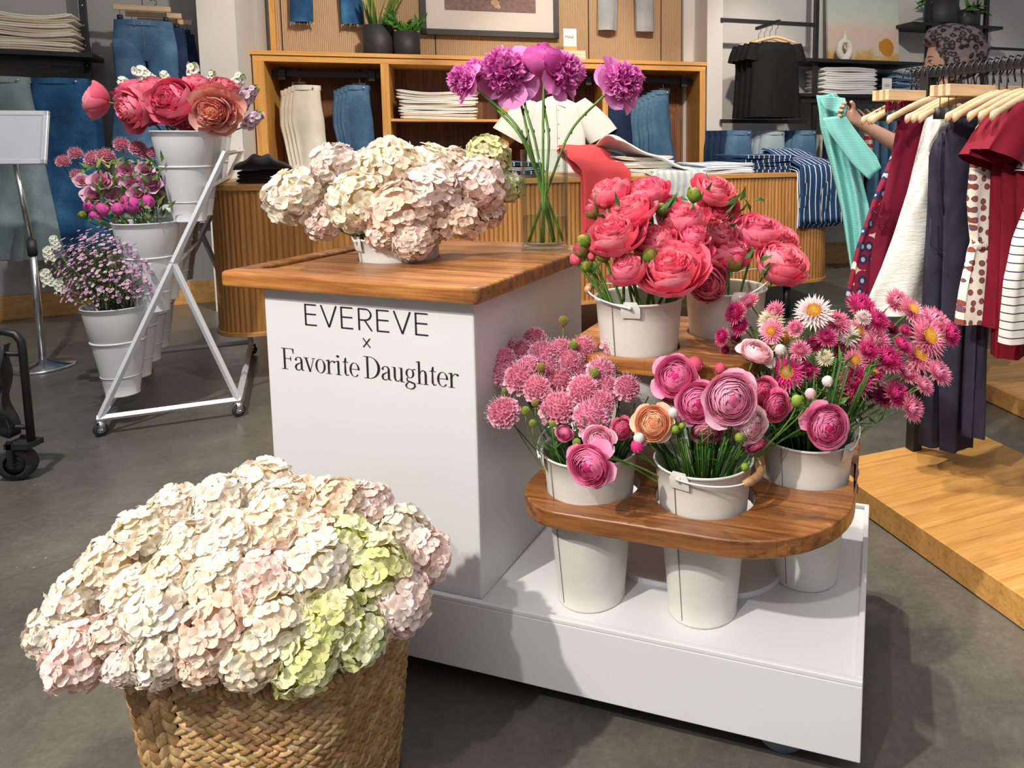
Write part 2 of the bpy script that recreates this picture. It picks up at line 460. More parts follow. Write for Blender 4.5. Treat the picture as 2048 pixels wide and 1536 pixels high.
def caster(name, parent, loc, r=.04, w=.024, col='rubber', metal='chrome', ang=0, hubc=None):
    h = MB(); Mx = Matrix.Translation(loc) @ Matrix.Rotation(ang, 4, 'Z') @ Matrix.Rotation(PI / 2, 4, 'X')
    h.lathe([(.004, -w / 2), (r * .45, -w / 2), (r * .62, -w / 2 + .002), (r * .62, w / 2 - .002), (r * .45, w / 2), (.004, w / 2)], 24, Mx)
    t = MB(); t.lathe([(r * .6, -w / 2 + .001), (r * .92, -w / 2), (r, -w / 3), (r, w / 3), (r * .92, w / 2), (r * .6, w / 2 - .001)], 28, Mx)
    wh = t.obj('wheel', M[col], parent)
    h.obj('hub', hubc or M[metal], wh)
    f = MB(); MM = Matrix.Translation(loc) @ Matrix.Rotation(ang, 4, 'Z')
    f.box((-.012, -w / 2 - .005, -.008), (.014, -w / 2 - .002, r + .008), MM); f.box((-.012, w / 2 + .002, -.008), (.014, w / 2 + .005, r + .008), MM)
    f.box((-.016, -w / 2 - .005, r + .006), (.016, w / 2 + .005, r + .010), MM)
    f.tube([MM @ Vector((0, -w / 2 - .008, 0)), MM @ Vector((0, w / 2 + .008, 0))], .004, 8)
    f.tube([MM @ Vector((0, 0, r + .008)), MM @ Vector((0, 0, r + .022))], .006, 8)
    f.obj('caster_fork', M[metal], parent)
M['wheel_blue'] = plain('wheel_blue', (.12, .17, .22), .5)
M['wheel_hub'] = plain('wheel_hub', (.20, .25, .31), .5)
for (u, v) in ((.63, .06), (.63, .58), (-.42, .06), (-.42, .58)):
    caster('wheel', cart, (u, v, .052), .052, .03, 'wheel_blue', 'chrome', .1, M['wheel_hub'])

# --- lettering
class Glyph:
    def __init__(s): s.mb = MB()
    def poly(s, pts):
        s.mb.add([(p[0], 0, p[1]) for p in pts], [tuple(range(len(pts)))])
    def quad(s, a, b, w1, w2=None):
        w2 = w1 if w2 is None else w2
        a = Vector(a); b = Vector(b); d = (b - a).normalized(); n = Vector((-d.y, d.x))
        s.poly([a - n * w1 / 2, b - n * w2 / 2, b + n * w2 / 2, a + n * w1 / 2])
    def stroke(s, pts, ws):
        for i in range(len(pts) - 1):
            a = Vector(pts[i]); b = Vector(pts[i + 1])
            def nn(k):
                p = Vector(pts[max(k - 1, 0)]); q = Vector(pts[min(k + 1, len(pts) - 1)]); d = (q - p).normalized(); return Vector((-d.y, d.x))
            n1 = nn(i) * ws[i] / 2; n2 = nn(i + 1) * ws[i + 1] / 2
            s.poly([a - n1, b - n2, b + n2, a + n1])
    def arc(s, cx, cy, rx, ry, a0, a1, thick, thin, n=22, hard=2.0, rot=0):
        """stroke thick where the tangent is vertical, thin where horizontal"""
        pts, ws = [], []
        for i in range(n + 1):
            a = math.radians(a0 + (a1 - a0) * i / n)
            pts.append((cx + rx * math.cos(a), cy + ry * math.sin(a)))
            ws.append(thin + (thick - thin) * abs(math.cos(a - rot)) ** hard)
        s.stroke(pts, ws)
    def dot(s, cx, cy, r):
        s.poly([(cx + r * math.cos(2 * PI * k / 16), cy + r * math.sin(2 * PI * k / 16)) for k in range(16)])
    def serif(s, cx, y, w, h=.014): s.poly([(cx - w / 2, y - h / 2), (cx + w / 2, y - h / 2), (cx + w / 2, y + h / 2), (cx - w / 2, y + h / 2)])
TK, TN = .070, .020      # stem and hairline of the serif face, x-height .62, cap height 1
XH = .64
def g_stem(g, x, y0, y1, foot=True, flag=True, w=.2):
    g.quad((x, y0), (x, y1), TK)
    if foot: g.serif(x, y0 + .01, w, .02)
    if flag: g.poly([(x - .11, y1 - .045), (x - TK / 2, y1 - .03), (x + TK / 2, y1 + .02), (x + TK / 2 - .02, y1 + .02), (x - .11, y1 - .02)])
def ch_F(g, x):
    g.quad((x + .12, 0), (x + .12, 1), TK); g.serif(x + .12, .01, .26, .022)
    g.poly([(x, .978), (x + .5, .978), (x + .5, 1), (x, 1)]); g.poly([(x + .5, 1), (x + .5, .76), (x + .485, .76), (x + .44, .978), (x + .44, 1)])
    g.poly([(x + .12, .5), (x + .38, .5), (x + .38, .522), (x + .12, .522)]); g.poly([(x + .385, .40), (x + .385, .62), (x + .37, .62), (x + .35, .52), (x + .35, .50), (x + .37, .40)])
    return .50
def ch_a(g, x):
    g.stroke([(x + .07, .50), (x + .09, .585), (x + .17, .63), (x + .26, .61), (x + .30, .52), (x + .30, .1), (x + .33, .03), (x + .40, .035)], [.05, .03, .022, .05, TK, TK, .05, .02])
    g.dot(x + .075, .50, .042)
    g.stroke([(x + .30, .39), (x + .2, .345), (x + .09, .26), (x + .055, .15), (x + .09, .04), (x + .16, .01), (x + .25, .05), (x + .30, .13)], [.02, .03, .06, TK, .06, .035, .02, .02])
    return .40
def ch_v(g, x):
    g.quad((x + .07, XH), (x + .23, 0), TK); g.quad((x + .38, XH), (x + .235, 0), TN)
    g.serif(x + .08, XH, .2, .02); g.serif(x + .38, XH, .15, .02); return .43
def ch_o(g, x):
    g.arc(x + .21, XH / 2, .165, XH / 2, 0, 360, TK, TN, 36); return .42
def ch_r(g, x):
    g_stem(g, x + .11, 0, XH, w=.22)
    g.stroke([(x + .13, .42), (x + .17, .55), (x + .25, .62), (x + .33, .60)], [.02, .022, .03, .05]); g.dot(x + .33, .575, .045); return .37
def ch_i(g, x):
    g_stem(g, x + .11, 0, XH, w=.22); g.dot(x + .10, .86, .055); return .235
def ch_t(g, x):
    g.stroke([(x + .13, .80), (x + .13, .12), (x + .17, .02), (x + .27, .05)], [.03, TK, .05, .02]); g.serif(x + .14, XH - .012, .24, .022)
    g.poly([(x + .086, XH - .01), (x + .174, XH - .01), (x + .174, .84), (x + .15, .84)]); return .27
def ch_e(g, x):
    g.arc(x + .21, XH / 2, .16, XH / 2, 0, 320, TK, TN, 34); g.poly([(x + .07, .335), (x + .37, .335), (x + .37, .357), (x + .07, .357)]); return .40
def ch_D(g, x):
    g.quad((x + .13, 0), (x + .13, 1), TK); g.serif(x + .10, .01, .22, .022); g.serif(x + .10, .99, .22, .022)
    g.arc(x + .20, .5, .36, .49, -90, 90, .095, TN, 26); g.poly([(x + .1, 0), (x + .22, 0), (x + .22, .022), (x + .1, .022)]); g.poly([(x + .1, .978), (x + .22, .978), (x + .22, 1), (x + .1, 1)])
    return .62
def ch_u(g, x):
    g.stroke([(x + .11, XH), (x + .11, .16), (x + .15, .04), (x + .23, .01), (x + .31, .08), (x + .33, .16)], [TK, TK, .06, .03, .02, .02])
    g.serif(x + .07, XH - .01, .12, .02); g.quad((x + .36, 0), (x + .36, XH), TK); g.serif(x + .32, XH - .01, .12, .02); g.serif(x + .41, .01, .13, .02); return .47
def ch_g(g, x):
    g.arc(x + .19, .43, .125, .20, 0, 360, TK * .9, TN, 30)
    g.stroke([(x + .28, .57), (x + .34, .63), (x + .40, .63)], [.02, .03, .045])
    g.stroke([(x + .12, .25), (x + .07, .17), (x + .10, .08), (x + .22, .04), (x + .34, -.01), (x + .37, -.12), (x + .30, -.24), (x + .18, -.27), (x + .07, -.23), (x + .03, -.13), (x + .08, -.02), (x + .14, .03)],
             [.02, .04, .055, .07, .075, TK * .8, .05, .025, .04, .06, .04, .02]); return .41
def ch_h(g, x):
    g_stem(g, x + .11, 0, 1.0, w=.2)
    g.stroke([(x + .13, .44), (x + .17, .56), (x + .25, .625), (x + .32, .58), (x + .345, .47), (x + .345, 0)], [.02, .022, .035, .07, TK, TK]); g.serif(x + .345, .01, .2, .02); return .45
SER = dict(F=ch_F, a=ch_a, v=ch_v, o=ch_o, r=ch_r, i=ch_i, t=ch_t, e=ch_e, D=ch_D, u=ch_u, g=ch_g, h=ch_h)
def serif_line(txt, x0, x1, zbase, height, name, parent, y):
    g = Glyph(); x = 0
    for k, c in enumerate(txt):
        if c == ' ': x += .17
        else: x += SER[c](g, x) + .012
    s = (x1 - x0) / x
    for a in g.mb.v: a[:, 0] = x0 + a[:, 0] * s; a[:, 2] = zbase + a[:, 2] * height; a[:, 1] = y
    return g.mb.obj(name, M['black_ink'], parent, False)
def sans_line(txt, x0, x1, zbase, height, name, parent, y, w=.05):
    g = Glyph(); x = 0; lw = w
    for c in txt:
        if c == 'E':
            g.quad((x + lw / 2, 0), (x + lw / 2, 1), lw); 
            for yy, ln in ((lw / 2, .5), (.53, .48), (1 - lw / 2, .5)): g.quad((x, yy), (x + ln, yy), lw)
            x += .72
        elif c == 'V':
            g.quad((x - .02, 1), (x + .30, 0), lw); g.quad((x + .62, 1), (x + .30, 0), lw); x += .80
        elif c == 'R':
            g.quad((x + lw / 2, 0), (x + lw / 2, 1), lw); g.quad((x, 1 - lw / 2), (x + .28, 1 - lw / 2), lw); g.quad((x, .47), (x + .28, .47), lw)
            g.arc(x + .28, .725, .24, .25, -90, 90, lw, lw, 16); g.quad((x + .26, .47), (x + .54, 0), lw); x += .74
        elif c == 'x':
            g.quad((x, 0), (x + .5, .6), lw); g.quad((x + .5, 0), (x, .6), lw); x += .6
        elif c == 'P':
            g.quad((x + lw / 2, 0), (x + lw / 2, 1), lw); g.arc(x + .2, .74, .2, .24, -90, 90, lw, lw, 12); g.quad((x, 1 - lw / 2), (x + .2, 1 - lw / 2), lw); g.quad((x, .5), (x + .2, .5), lw); x += .55
        elif c == 'A':
            g.quad((x, 0), (x + .24, 1), lw); g.quad((x + .48, 0), (x + .24, 1), lw); g.quad((x + .1, .3), (x + .38, .3), lw); x += .62
        elif c == 'I': g.quad((x + .05, 0), (x + .05, 1), lw); x += .24
        elif c == 'G':
            g.arc(x + .24, .5, .24, .48, 50, 330, lw, lw, 20); g.quad((x + .26, .48), (x + .48, .48), lw); g.quad((x + .46, .5), (x + .46, .2), lw); x += .62
    x -= .22 if len(txt) > 1 else .1
    s = (x1 - x0) / x
    for a in g.mb.v: a[:, 0] = x0 + a[:, 0] * s; a[:, 2] = zbase + a[:, 2] * height; a[:, 1] = y
    return g.mb.obj(name, M['black_ink'], parent, False)
def front_uz(px, py):
    """point on the cart's front face (v = 0)"""
    r = ray(px, py); o = Vector((0, 0, HC)); Mi = CARTM.inverted(); a = Mi @ o; d = Mi.to_3x3() @ r
    t = -a.y / d.y; return (a.x + d.x * t, a.z + d.z * t)
def lit(t, a, b, c, fn, **k):   # a: baseline start px, b: baseline end px, c: cap top px at start
    ua, za = front_uz(*a); ub, zb = front_uz(*b); uc, zc = front_uz(*c)
    return fn(t, ua, ub, (za + zb) / 2, zc - za, 'lettering', cart, -.0012, **k)
lit('EVEREVE', (611, 650), (857, 672), (609, 607), sans_line, w=.062)
lit('x', (727, 694), (741, 695), (727, 664), sans_line, w=.07)
lit('Favorite Daughter', (565, 738), (919, 775), (562, 696), serif_line)

# ------------------------------------------------------------------ BUCKETS
BH, BR1, BR0 = .330, .100, .071
def bucket_body(parent, seam_ang, h=BH, r1=BR1, r0=BR0, mat='bucket', ring=None):
    mb = MB()
    prof = [(0, .006), (r0 - .002, .006), (r0 - .001, 0), (r0 + .0015, .0015), (r0 + .0012, .006), (r0, .008)]
    for k in range(1, 9):
        t = k / 8; prof.append((r0 + (r1 - .002 - r0) * t, .008 + (h - .016) * t))
    prof += [(r1 + .001, h - .006), (r1 + .003, h - .003), (r1 + .002, h), (r1 - .001, h - .001), (r1 - .003, h - .006), (r1 - .006, h * .9), (r0 - .001, .012), (0, .012)]
    mb.lathe(prof, 56)
    o = mb.obj('bucket_body', M[mat], parent)
    if seam_ang is not None:
        s = MB(); ca, sa = math.cos(seam_ang), math.sin(seam_ang)
        s.tube([(ca * (r0 + (r1 - r0) * t + .0002), sa * (r0 + (r1 - r0) * t + .0002), .008 + (h - .016) * t) for t in (0, .25, .5, .75, 1)], .0009, 5)
        s.obj('seam', M['seam'], o)
    return o
M['seam'] = plain('seam', (.16, .15, .13), .6)
def bucket(label, loc, seam_deg, handle_deg, drop, group=None):
    """handle_deg: direction in which the bail hangs; drop: its angle below horizontal (deg)"""
    b = thing('metal_bucket', label, 'bucket', loc, 0, group)
    bucket_body(b, math.radians(seam_deg))
    e1 = math.radians(handle_deg + 90); hd = math.radians(handle_deg); dr = math.radians(drop)
    for s in (0, PI):
        a = e1 + s
        mx = Matrix.Rotation(a, 4, 'Z')
        l = MB(); tilt = (BR1 - BR0) / BH
        l.grid(lambda i, j: mx @ Vector((BR1 + .003 + .002 * math.sin(j * PI) - tilt * (.034 * (1 - j)), (i - .5) * .034 * (1 - .0 * j) * (.35 + .9 * min(1, 1.4 - abs(j - .35) * 1.4)), BH - .030 + .036 * j)), 8, 8)
        l.tube([mx @ Vector((BR1 + .002, 0, BH - .006)), mx @ Vector((BR1 + .012, 0, BH - .006))], .004, 8)
        l.obj('bail_lug', M['bucket'], b)
    # wire bail: half circle turned about the axis through both lugs
    ax = Vector((math.cos(e1), math.sin(e1), 0)); out = Vector((math.cos(hd) * math.cos(dr), math.sin(hd) * math.cos(dr), -math.sin(dr)))
    R = BR1 + .010; piv = Vector((0, 0, BH - .006)); L = .118
    pts = [piv + ax * (R * math.cos(PI * k / 24)) + out * (L * math.sin(PI * k / 24)) for k in range(25)]
    w = MB(); w.tube(pts, .0018, 7); w.obj('bail_wire', M['white_metal'], b)
    g = MB(); gp = [piv + ax * (R * math.cos(PI * k / 24)) + out * (L * math.sin(PI * k / 24)) for k in (9, 10, 11, 12, 13, 14, 15)]
    g.tube(gp, [.006, .009, .0085, .0095, .0085, .009, .006], 12); g.obj('wooden_grip', M['grip_wood'], b)
    return b
BK = {'b1': (.213, .094, ZF), 'b2': (.453, .116, ZF), 'b3': (.645, .300, ZF), 'p1': (.263, .272, .518), 'p2': (.425, .459, .512), 'top': (-.365, .262, .633)}
bdeg = math.degrees(CANG)
bucket('cream metal bucket holding mauve scabiosa, left hole of the lower teak shelf', cw(*BK['b1']), bdeg - 122, bdeg + 128, -14)
bucket('cream metal bucket of pink ranunculus in the middle front hole of lower shelf', cw(*BK['b2']), bdeg - 112, bdeg - 14, 5)
bucket('cream metal bucket of strawflowers at the rounded right end of lower shelf', cw(*BK['b3']), bdeg - 118, bdeg + 60, -20)
bucket('cream metal bucket on upper shelf holding the left coral peonies, handle folded left', cw(*BK['p1']), bdeg - 108, bdeg + 188, -10)
bucket('shaded cream bucket on upper shelf holding the right coral peonies', cw(*BK['p2']), bdeg - 60, bdeg + 30, -20)
bucket('cream metal bucket of blush hydrangeas sunk in the teak counter', cw(*BK['top']), bdeg - 118, bdeg + 150, -25)

# ------------------------------------------------------------------ BASKET
def basket_mat():
    m, nt, b = _m('water_hyacinth')
    at = N(nt, 'ShaderNodeAttribute'); at.attribute_name = 'Col'
    v = coords(nt, (1, 1, 1)); n = noise(nt, v, 90, 5, .75, .8); n2 = noise(nt, v, 12, 3)
    c = mixc(nt, 1.0, at.outputs['Color'], ramp(nt, n, [(.3, (.55, .5, .45)), (.55, (1, .97, .92)), (.75, (1.2, 1.15, 1.05))]), 'MULTIPLY')
    nt.links.new(c, b.inputs['Base Color']); b.inputs['Roughness'].default_value = .55
    bump(nt, b, n, .35, .0015)
    return m
M['hyacinth'] = basket_mat()
BX, BY, BROT = -.675, 1.225, math.radians(-8)
BHGT = .345
def bask_pt(s, z, off=0):
    """point on the rounded-square wall; s in 0..1 around, z height"""
    t = z / BHGT; hx = .172 + .032 * t; hy = .142 + .028 * t
    a = 2 * PI * s; c, sn = math.cos(a), math.sin(a); e = 4.2
    k = (abs(c / hx) ** e + abs(sn / hy) ** e) ** (-1 / e)
    k += off
    return Vector((c * k, sn * k, z))
def arclen():
    pts = [bask_pt(i / 400, BHGT * .6) for i in range(401)]
    d = [0]
    for i in range(400): d.append(d[-1] + (pts[i + 1] - pts[i]).length)
    return d
AL = arclen()
def s_at(d):
    d = d % AL[-1]
    return float(np.interp(d, AL, np.linspace(0, 1, 401)))
def make_basket():
    rnd = random.Random(5)
    root = thing('woven_basket', 'square woven water hyacinth basket full of cream hydrangeas on the floor', 'basket', (BX, BY, 0), BROT)
    mb = MB()
    mb.grid(lambda i, j: bask_pt(i, .004 + (BHGT - .012) * j, -.010), 64, 8, (.16, .085, .035), closeu=True)
    mb.grid(lambda i, j: bask_pt(i, .004 + (BHGT - .012) * j, -.016), 64, 8, (.16, .085, .035), closeu=True)
    mb.add([bask_pt(i / 32, .008, -.015) for i in range(32)], [tuple(range(32))], (.16, .085, .035))
    # one leaf-like bulge of the braid
    def lump(d, z, tilt, L, W, H_, colr):
        n, m = 7, 5; vs = []
        for i in range(n + 1):
            u = i / n * 2 - 1
            for j in range(m + 1):
                w = j / m * 2 - 1
                half = W * (1 - abs(u) ** 2.4) ** .6 if abs(u) < 1 else 0
                x = u * L; y = w * half
                dx = x * math.cos(tilt) - y * math.sin(tilt); dz = x * math.sin(tilt) + y * math.cos(tilt)
                h = H_ * math.sqrt(max(0, 1 - w * w)) * (1 - .55 * u * u) - .004 + .0012 * math.sin(w * 6 + d * 80)
                vs.append(tuple(bask_pt(s_at(d + dx), min(max(z + dz, .001), BHGT + .006), h)))
        fs = [(i * (m + 1) + j, (i + 1) * (m + 1) + j, (i + 1) * (m + 1) + j + 1, i * (m + 1) + j + 1) for i in range(n) for j in range(m)]
        mb.add(vs, fs, colr)
    P_ = AL[-1]; step = .021; n = int(P_ / step); step = P_ / n
    rowh = .0215; rows = int(BHGT / rowh)
    # two corner panels carry upright braids like the photo's front left corner
    fcorn = None
    for r in range(rows):
        z = rowh * (r + .5) + .002
        for k in range(n):
            d = k * step; ang = s_at(d)
            base = rnd.choice([(.44, .27, .115), (.52, .33, .15), (.36, .21, .085), (.60, .41, .20), (.42, .25, .10)])
            f = rnd.uniform(.85, 1.15)
            col = tuple(min(1, c * f) for c in base)
            if .615 < ang < .685:       # upright braid on the front left corner
                if k % 1 == 0:
                    for sg in (1,):
                        lump(d + rnd.uniform(-.002, .002), z + rnd.uniform(-.002, .002) + (k % 2) * rowh * .5, 1.25 * (1 if k % 2 else -1) * 1.0, .017, .0072, .0085, col)
            else:
                j = rnd.uniform(-.0015, .0015)
                lump(d + j, z - .0052 + rnd.uniform(-.001, .001), .50 + rnd.uniform(-.12, .12), .0165, .0078, .0095, col)
                col2 = tuple(min(1, c * rnd.uniform(.85, 1.12)) for c in base)
                lump(d + step / 2 + j, z + .0052 + rnd.uniform(-.001, .001), -.50 + rnd.uniform(-.12, .12), .0165, .0078, .0095, col2)
    mb.obj('woven_body', M['hyacinth'], root)
    rim = MB()
    for k in range(int(P_ / .012)):
        d = k * .012; col = random.Random(k).choice([(.50, .30, .13), (.58, .37, .17), (.42, .25, .11)])
        pts = [bask_pt(s_at(d + .014 * (t - .5)), BHGT - .002 + .013 * math.cos((t - .5) * 2.6), -.006 + .013 * math.sin((t - .5) * 3.4)) for t in (0, .25, .5, .75, 1)]
        rim.tube(pts, [.003, .0062, .0068, .0062, .003], 6, col)
    rim.obj('rim', M['hyacinth'], root)
    return root
make_basket()
# ------------------------------------------------------------------ FLOWER MESHES
def lerp(a, b, t): return tuple(x + (y - x) * t for x, y in zip(a, b))
def petal(mb, phi, r0, z0, L, W, a0, a1, cup, ruf, cb, ct_, ns=5, nt=4, base=.25, tipk=.35, notch=0, rnd=random, mid=None, Mx=None, fringe=0, twist=0, edgecol=None):
    """one petal; a0,a1: angle from the flower's axis at base and tip (radians)"""
    v = np.zeros(((ns + 1) * (nt + 1), 3)); c = np.zeros_like(v)
    ph1, ph2 = rnd.uniform(0, 6), rnd.uniform(0, 6); k = 0
    M_ = 12; A = [a0 + (a1 - a0) * i / M_ for i in range(M_ + 1)]
    rr = [0]; zz = [0]
    for i in range(M_): am = (A[i] + A[i + 1]) / 2; rr.append(rr[-1] + math.sin(am) / M_); zz.append(zz[-1] + math.cos(am) / M_)
    for i in range(ns + 1):
        s = i / ns
        for j in range(nt + 1):
            t = j / nt * 2 - 1
            se = s * (1 - tipk * t * t * s - notch * (1 - abs(t)) * s)
            if fringe: se += fringe * (1 if (j % 2) else -1) * s * s * .5
            x = se * M_; i0 = min(int(x), M_ - 1) if x >= 0 else 0; f = x - i0
            R_ = rr[i0] + (rr[i0 + 1] - rr[i0]) * f; Z_ = zz[i0] + (zz[i0 + 1] - zz[i0]) * f
            ang = a0 + (a1 - a0) * min(1, max(0, se))
            w = W * (base + (1 - base) * math.sin(min(1.0, s * 1.25) * PI / 2))
            lat = t * w
            cu = cup * t * t * w + ruf * (math.sin(t * 5.2 + ph1) + .6 * math.sin(t * 11 + ph2)) * s * s * L
            # inward normal = towards axis / up
            nx, nz = -math.cos(ang), math.sin(ang)
            tw = twist * s * t * w
            v[k] = (r0 + R_ * L + nx * (cu + tw), lat, z0 + Z_ * L + nz * (cu + tw))
            cc = lerp(cb, ct_, min(1, s * 1.05)) if mid is None else (lerp(cb, mid, s * 2) if s < .5 else lerp(mid, ct_, s * 2 - 1))
            if edgecol is not None: cc = lerp(cc, edgecol, (abs(t) ** 3 * .6 + s ** 6 * .8) if s > .3 else 0)
            c[k] = cc
            k += 1
    ca, sa = math.cos(phi), math.sin(phi)
    x = v[:, 0] * ca - v[:, 1] * sa; y = v[:, 0] * sa + v[:, 1] * ca
    v = np.c_[x, y, v[:, 2]]
    if Mx is not None: v = tr(Mx, v)
    fs = [(i * (nt + 1) + j, (i + 1) * (nt + 1) + j, (i + 1) * (nt + 1) + j + 1, i * (nt + 1) + j + 1) for i in range(ns) for j in range(nt)]
    mb.add(v, fs, c)
def jit(c, rnd, a=.08):
    f = 1 + rnd.uniform(-a, a); return tuple(min(1, max(0, x * f * (1 + rnd.uniform(-a / 3, a / 3)))) for x in c)
def fib(n, k, zmin=-1):
    z = 1 - (1 - zmin) * (k + .5) / n; r = math.sqrt(max(0, 1 - z * z)); a = k * 2.39996
    return Vector((r * math.cos(a), r * math.sin(a), z))
def align(d, roll=0):
    return d.to_track_quat('Z', 'Y').to_matrix().to_4x4() @ Matrix.Rotation(roll, 4, 'Z')
DISC = {}
# all blooms are built at unit radius, axis +Z, origin at the centre
def m_hydrangea(seed, tone):
    rnd = random.Random(seed); mb = MB()
    mb.sphere((0, 0, 0), .72, 16, 10, tone[2])
    n = 104
    for k in range(n):
        d = fib(n, k, -.92); rad = .90 + rnd.uniform(-.10, .07)
        d = (d + Vector((rnd.uniform(-.1, .1), rnd.uniform(-.1, .1), rnd.uniform(-.1, .1)))).normalized()
        tilt = Vector((rnd.uniform(-.45, .45), rnd.uniform(-.45, .45), rnd.uniform(-.45, .45)))
        Mx = Matrix.Translation(d * rad) @ align((d + tilt).normalized(), rnd.uniform(0, 6.3))
        base = jit(tone[0] if rnd.random() < .58 else tone[1], rnd, .09)
        mid = lerp(tone[2], base, .55)
        size = rnd.uniform(.20, .30)
        for q in range(4):
            a1 = rnd.uniform(1.25, 1.85)
            petal(mb, q * PI / 2 + rnd.uniform(-.12, .12), .01, 0, size, size * .54, rnd.uniform(.9, 1.2), a1, rnd.uniform(-.1, .35), .035, mid, base, 3, 4, .3, .30, 0, rnd, Mx=Mx)
        p = Mx @ Vector((0, 0, .015)); mb.sphere(tuple(p), .016, 5, 3, lerp(tone[2], (.75, .7, .35), .4))
    return mb.mesh('hydrangea_head', M['petal_tint'])
def m_peony(seed, cols, openness=1.0, n_out=8, center=None, dens=1.0):
    """globe peony: cupped guard petals holding a mound of ruffled inner petals"""
    rnd = random.Random(seed); mb = MB(); dark, mid, light = cols
    mb.sphere((0, 0, -.10), (.60, .60, .58), 14, 8, dark)
    for li, (L, W, a0, a1, z0) in enumerate([(1.75, .60, 1.55, -.35 + .75 * openness, -.80), (1.72, .56, 1.45, -.75 + .7 * openness, -.74), (1.66, .50, 1.35, -1.05 + .6 * openness, -.68)]):
        n = n_out + (li == 2); off = rnd.uniform(0, 6)
        for k in range(n):
            base = jit(lerp(dark, mid, .6), rnd, .08); tip = jit(lerp(mid, light, rnd.uniform(.0, .9)), rnd, .06)
            petal(mb, off + 2 * PI * k / n + rnd.uniform(-.2, .2), .06, z0, L * rnd.uniform(.85, 1.03), W * rnd.uniform(.85, 1.1), a0, a1 + rnd.uniform(-.2, .25), .40, .010, base, tip, 8, 6, .25, .24, .08, rnd)
    n = int(112 * dens)
    for k in range(n):
        d = fib(n, k, .02 if center is None else .25)
        if center is not None and d.z > .86: continue
        rr = rnd.uniform(.42, .58); d2 = (d * .8 + Vector((rnd.uniform(-.35, .35), rnd.uniform(-.35, .35), .55))).normalized()
        p = Vector((d.x * rr * 1.05, d.y * rr * 1.05, -.12 + d.z * rr * .95))
        # petal face turned outwards, tip curling in over the crown
        az = math.atan2(d.y, d.x) + rnd.uniform(-.5, .5)
        tilt = math.acos(max(-1, min(1, d.z)))
        Mx = Matrix.Translation(p) @ Matrix.Rotation(az, 4, 'Z')
        sc = rnd.uniform(.36, .52) * (1 - .25 * d.z)
        petal(mb, 0, -.03, -.06, sc, sc * rnd.uniform(.36, .52), tilt * .45 + rnd.uniform(-.1, .25), tilt * .45 - rnd.uniform(.3, 1.1) * (1.2 - openness * .5) + .25, .45, .035, jit(lerp(dark, mid, .35), rnd), jit(lerp(mid, light, rnd.uniform(.1, 1.0)), rnd), 5, 5, .40, .22, .16, rnd, Mx=Mx)
    if center is not None:
        for k in range(90):
            d = fib(90, k, .35); mb.tube([Vector((0, 0, .15)) + d * .1, Vector((0, 0, .18)) + d * rnd.uniform(.26, .36)], [.012, .024], 4, center)
    return mb.mesh('peony_bloom', M['petal'])
def m_bombpeony(seed, cols, guard=8):
    rnd = random.Random(seed); mb = MB(); dark, mid, light = cols
    mb.sphere((0, 0, .12), (.50, .50, .50), 14, 8, dark)
    for k in range(guard):
        petal(mb, 2 * PI * k / guard + rnd.uniform(-.25, .25), .05, -.30, rnd.uniform(.95, 1.25), .50, 1.3, rnd.uniform(1.3, 2.5), .3, .02, jit(mid, rnd), jit(light, rnd), 6, 5, .3, .25, .05, rnd)
    for k in range(7):
        petal(mb, 2 * PI * k / 7 + rnd.uniform(-.25, .25), .05, -.28, rnd.uniform(.8, .95), .40, 1.1, rnd.uniform(.1, .8), .4, .02, jit(mid, rnd), jit(light, rnd), 6, 5, .3, .25, .05, rnd)
    n = 190
    for k in range(n):
        d = fib(n, k, -.45); c0 = Vector((0, 0, .14))
        d2 = (d + Vector((rnd.uniform(-.3, .3), rnd.uniform(-.3, .3), rnd.uniform(-.2, .4)))).normalized()
        Mx = Matrix.Translation(c0 + d * rnd.uniform(.40, .50)) @ align(d2, rnd.uniform(0, 6.3))
        petal(mb, 0, -.02, 0, rnd.uniform(.26, .36), rnd.uniform(.07, .12), rnd.uniform(-.3, .2), rnd.uniform(.2, 1.1), .5, .05, jit(dark, rnd), jit(lerp(mid, light, rnd.random()), rnd), 3, 4, .5, .1, .25, rnd, Mx=Mx)
    return mb.mesh('double_peony_bloom', M['petal'])
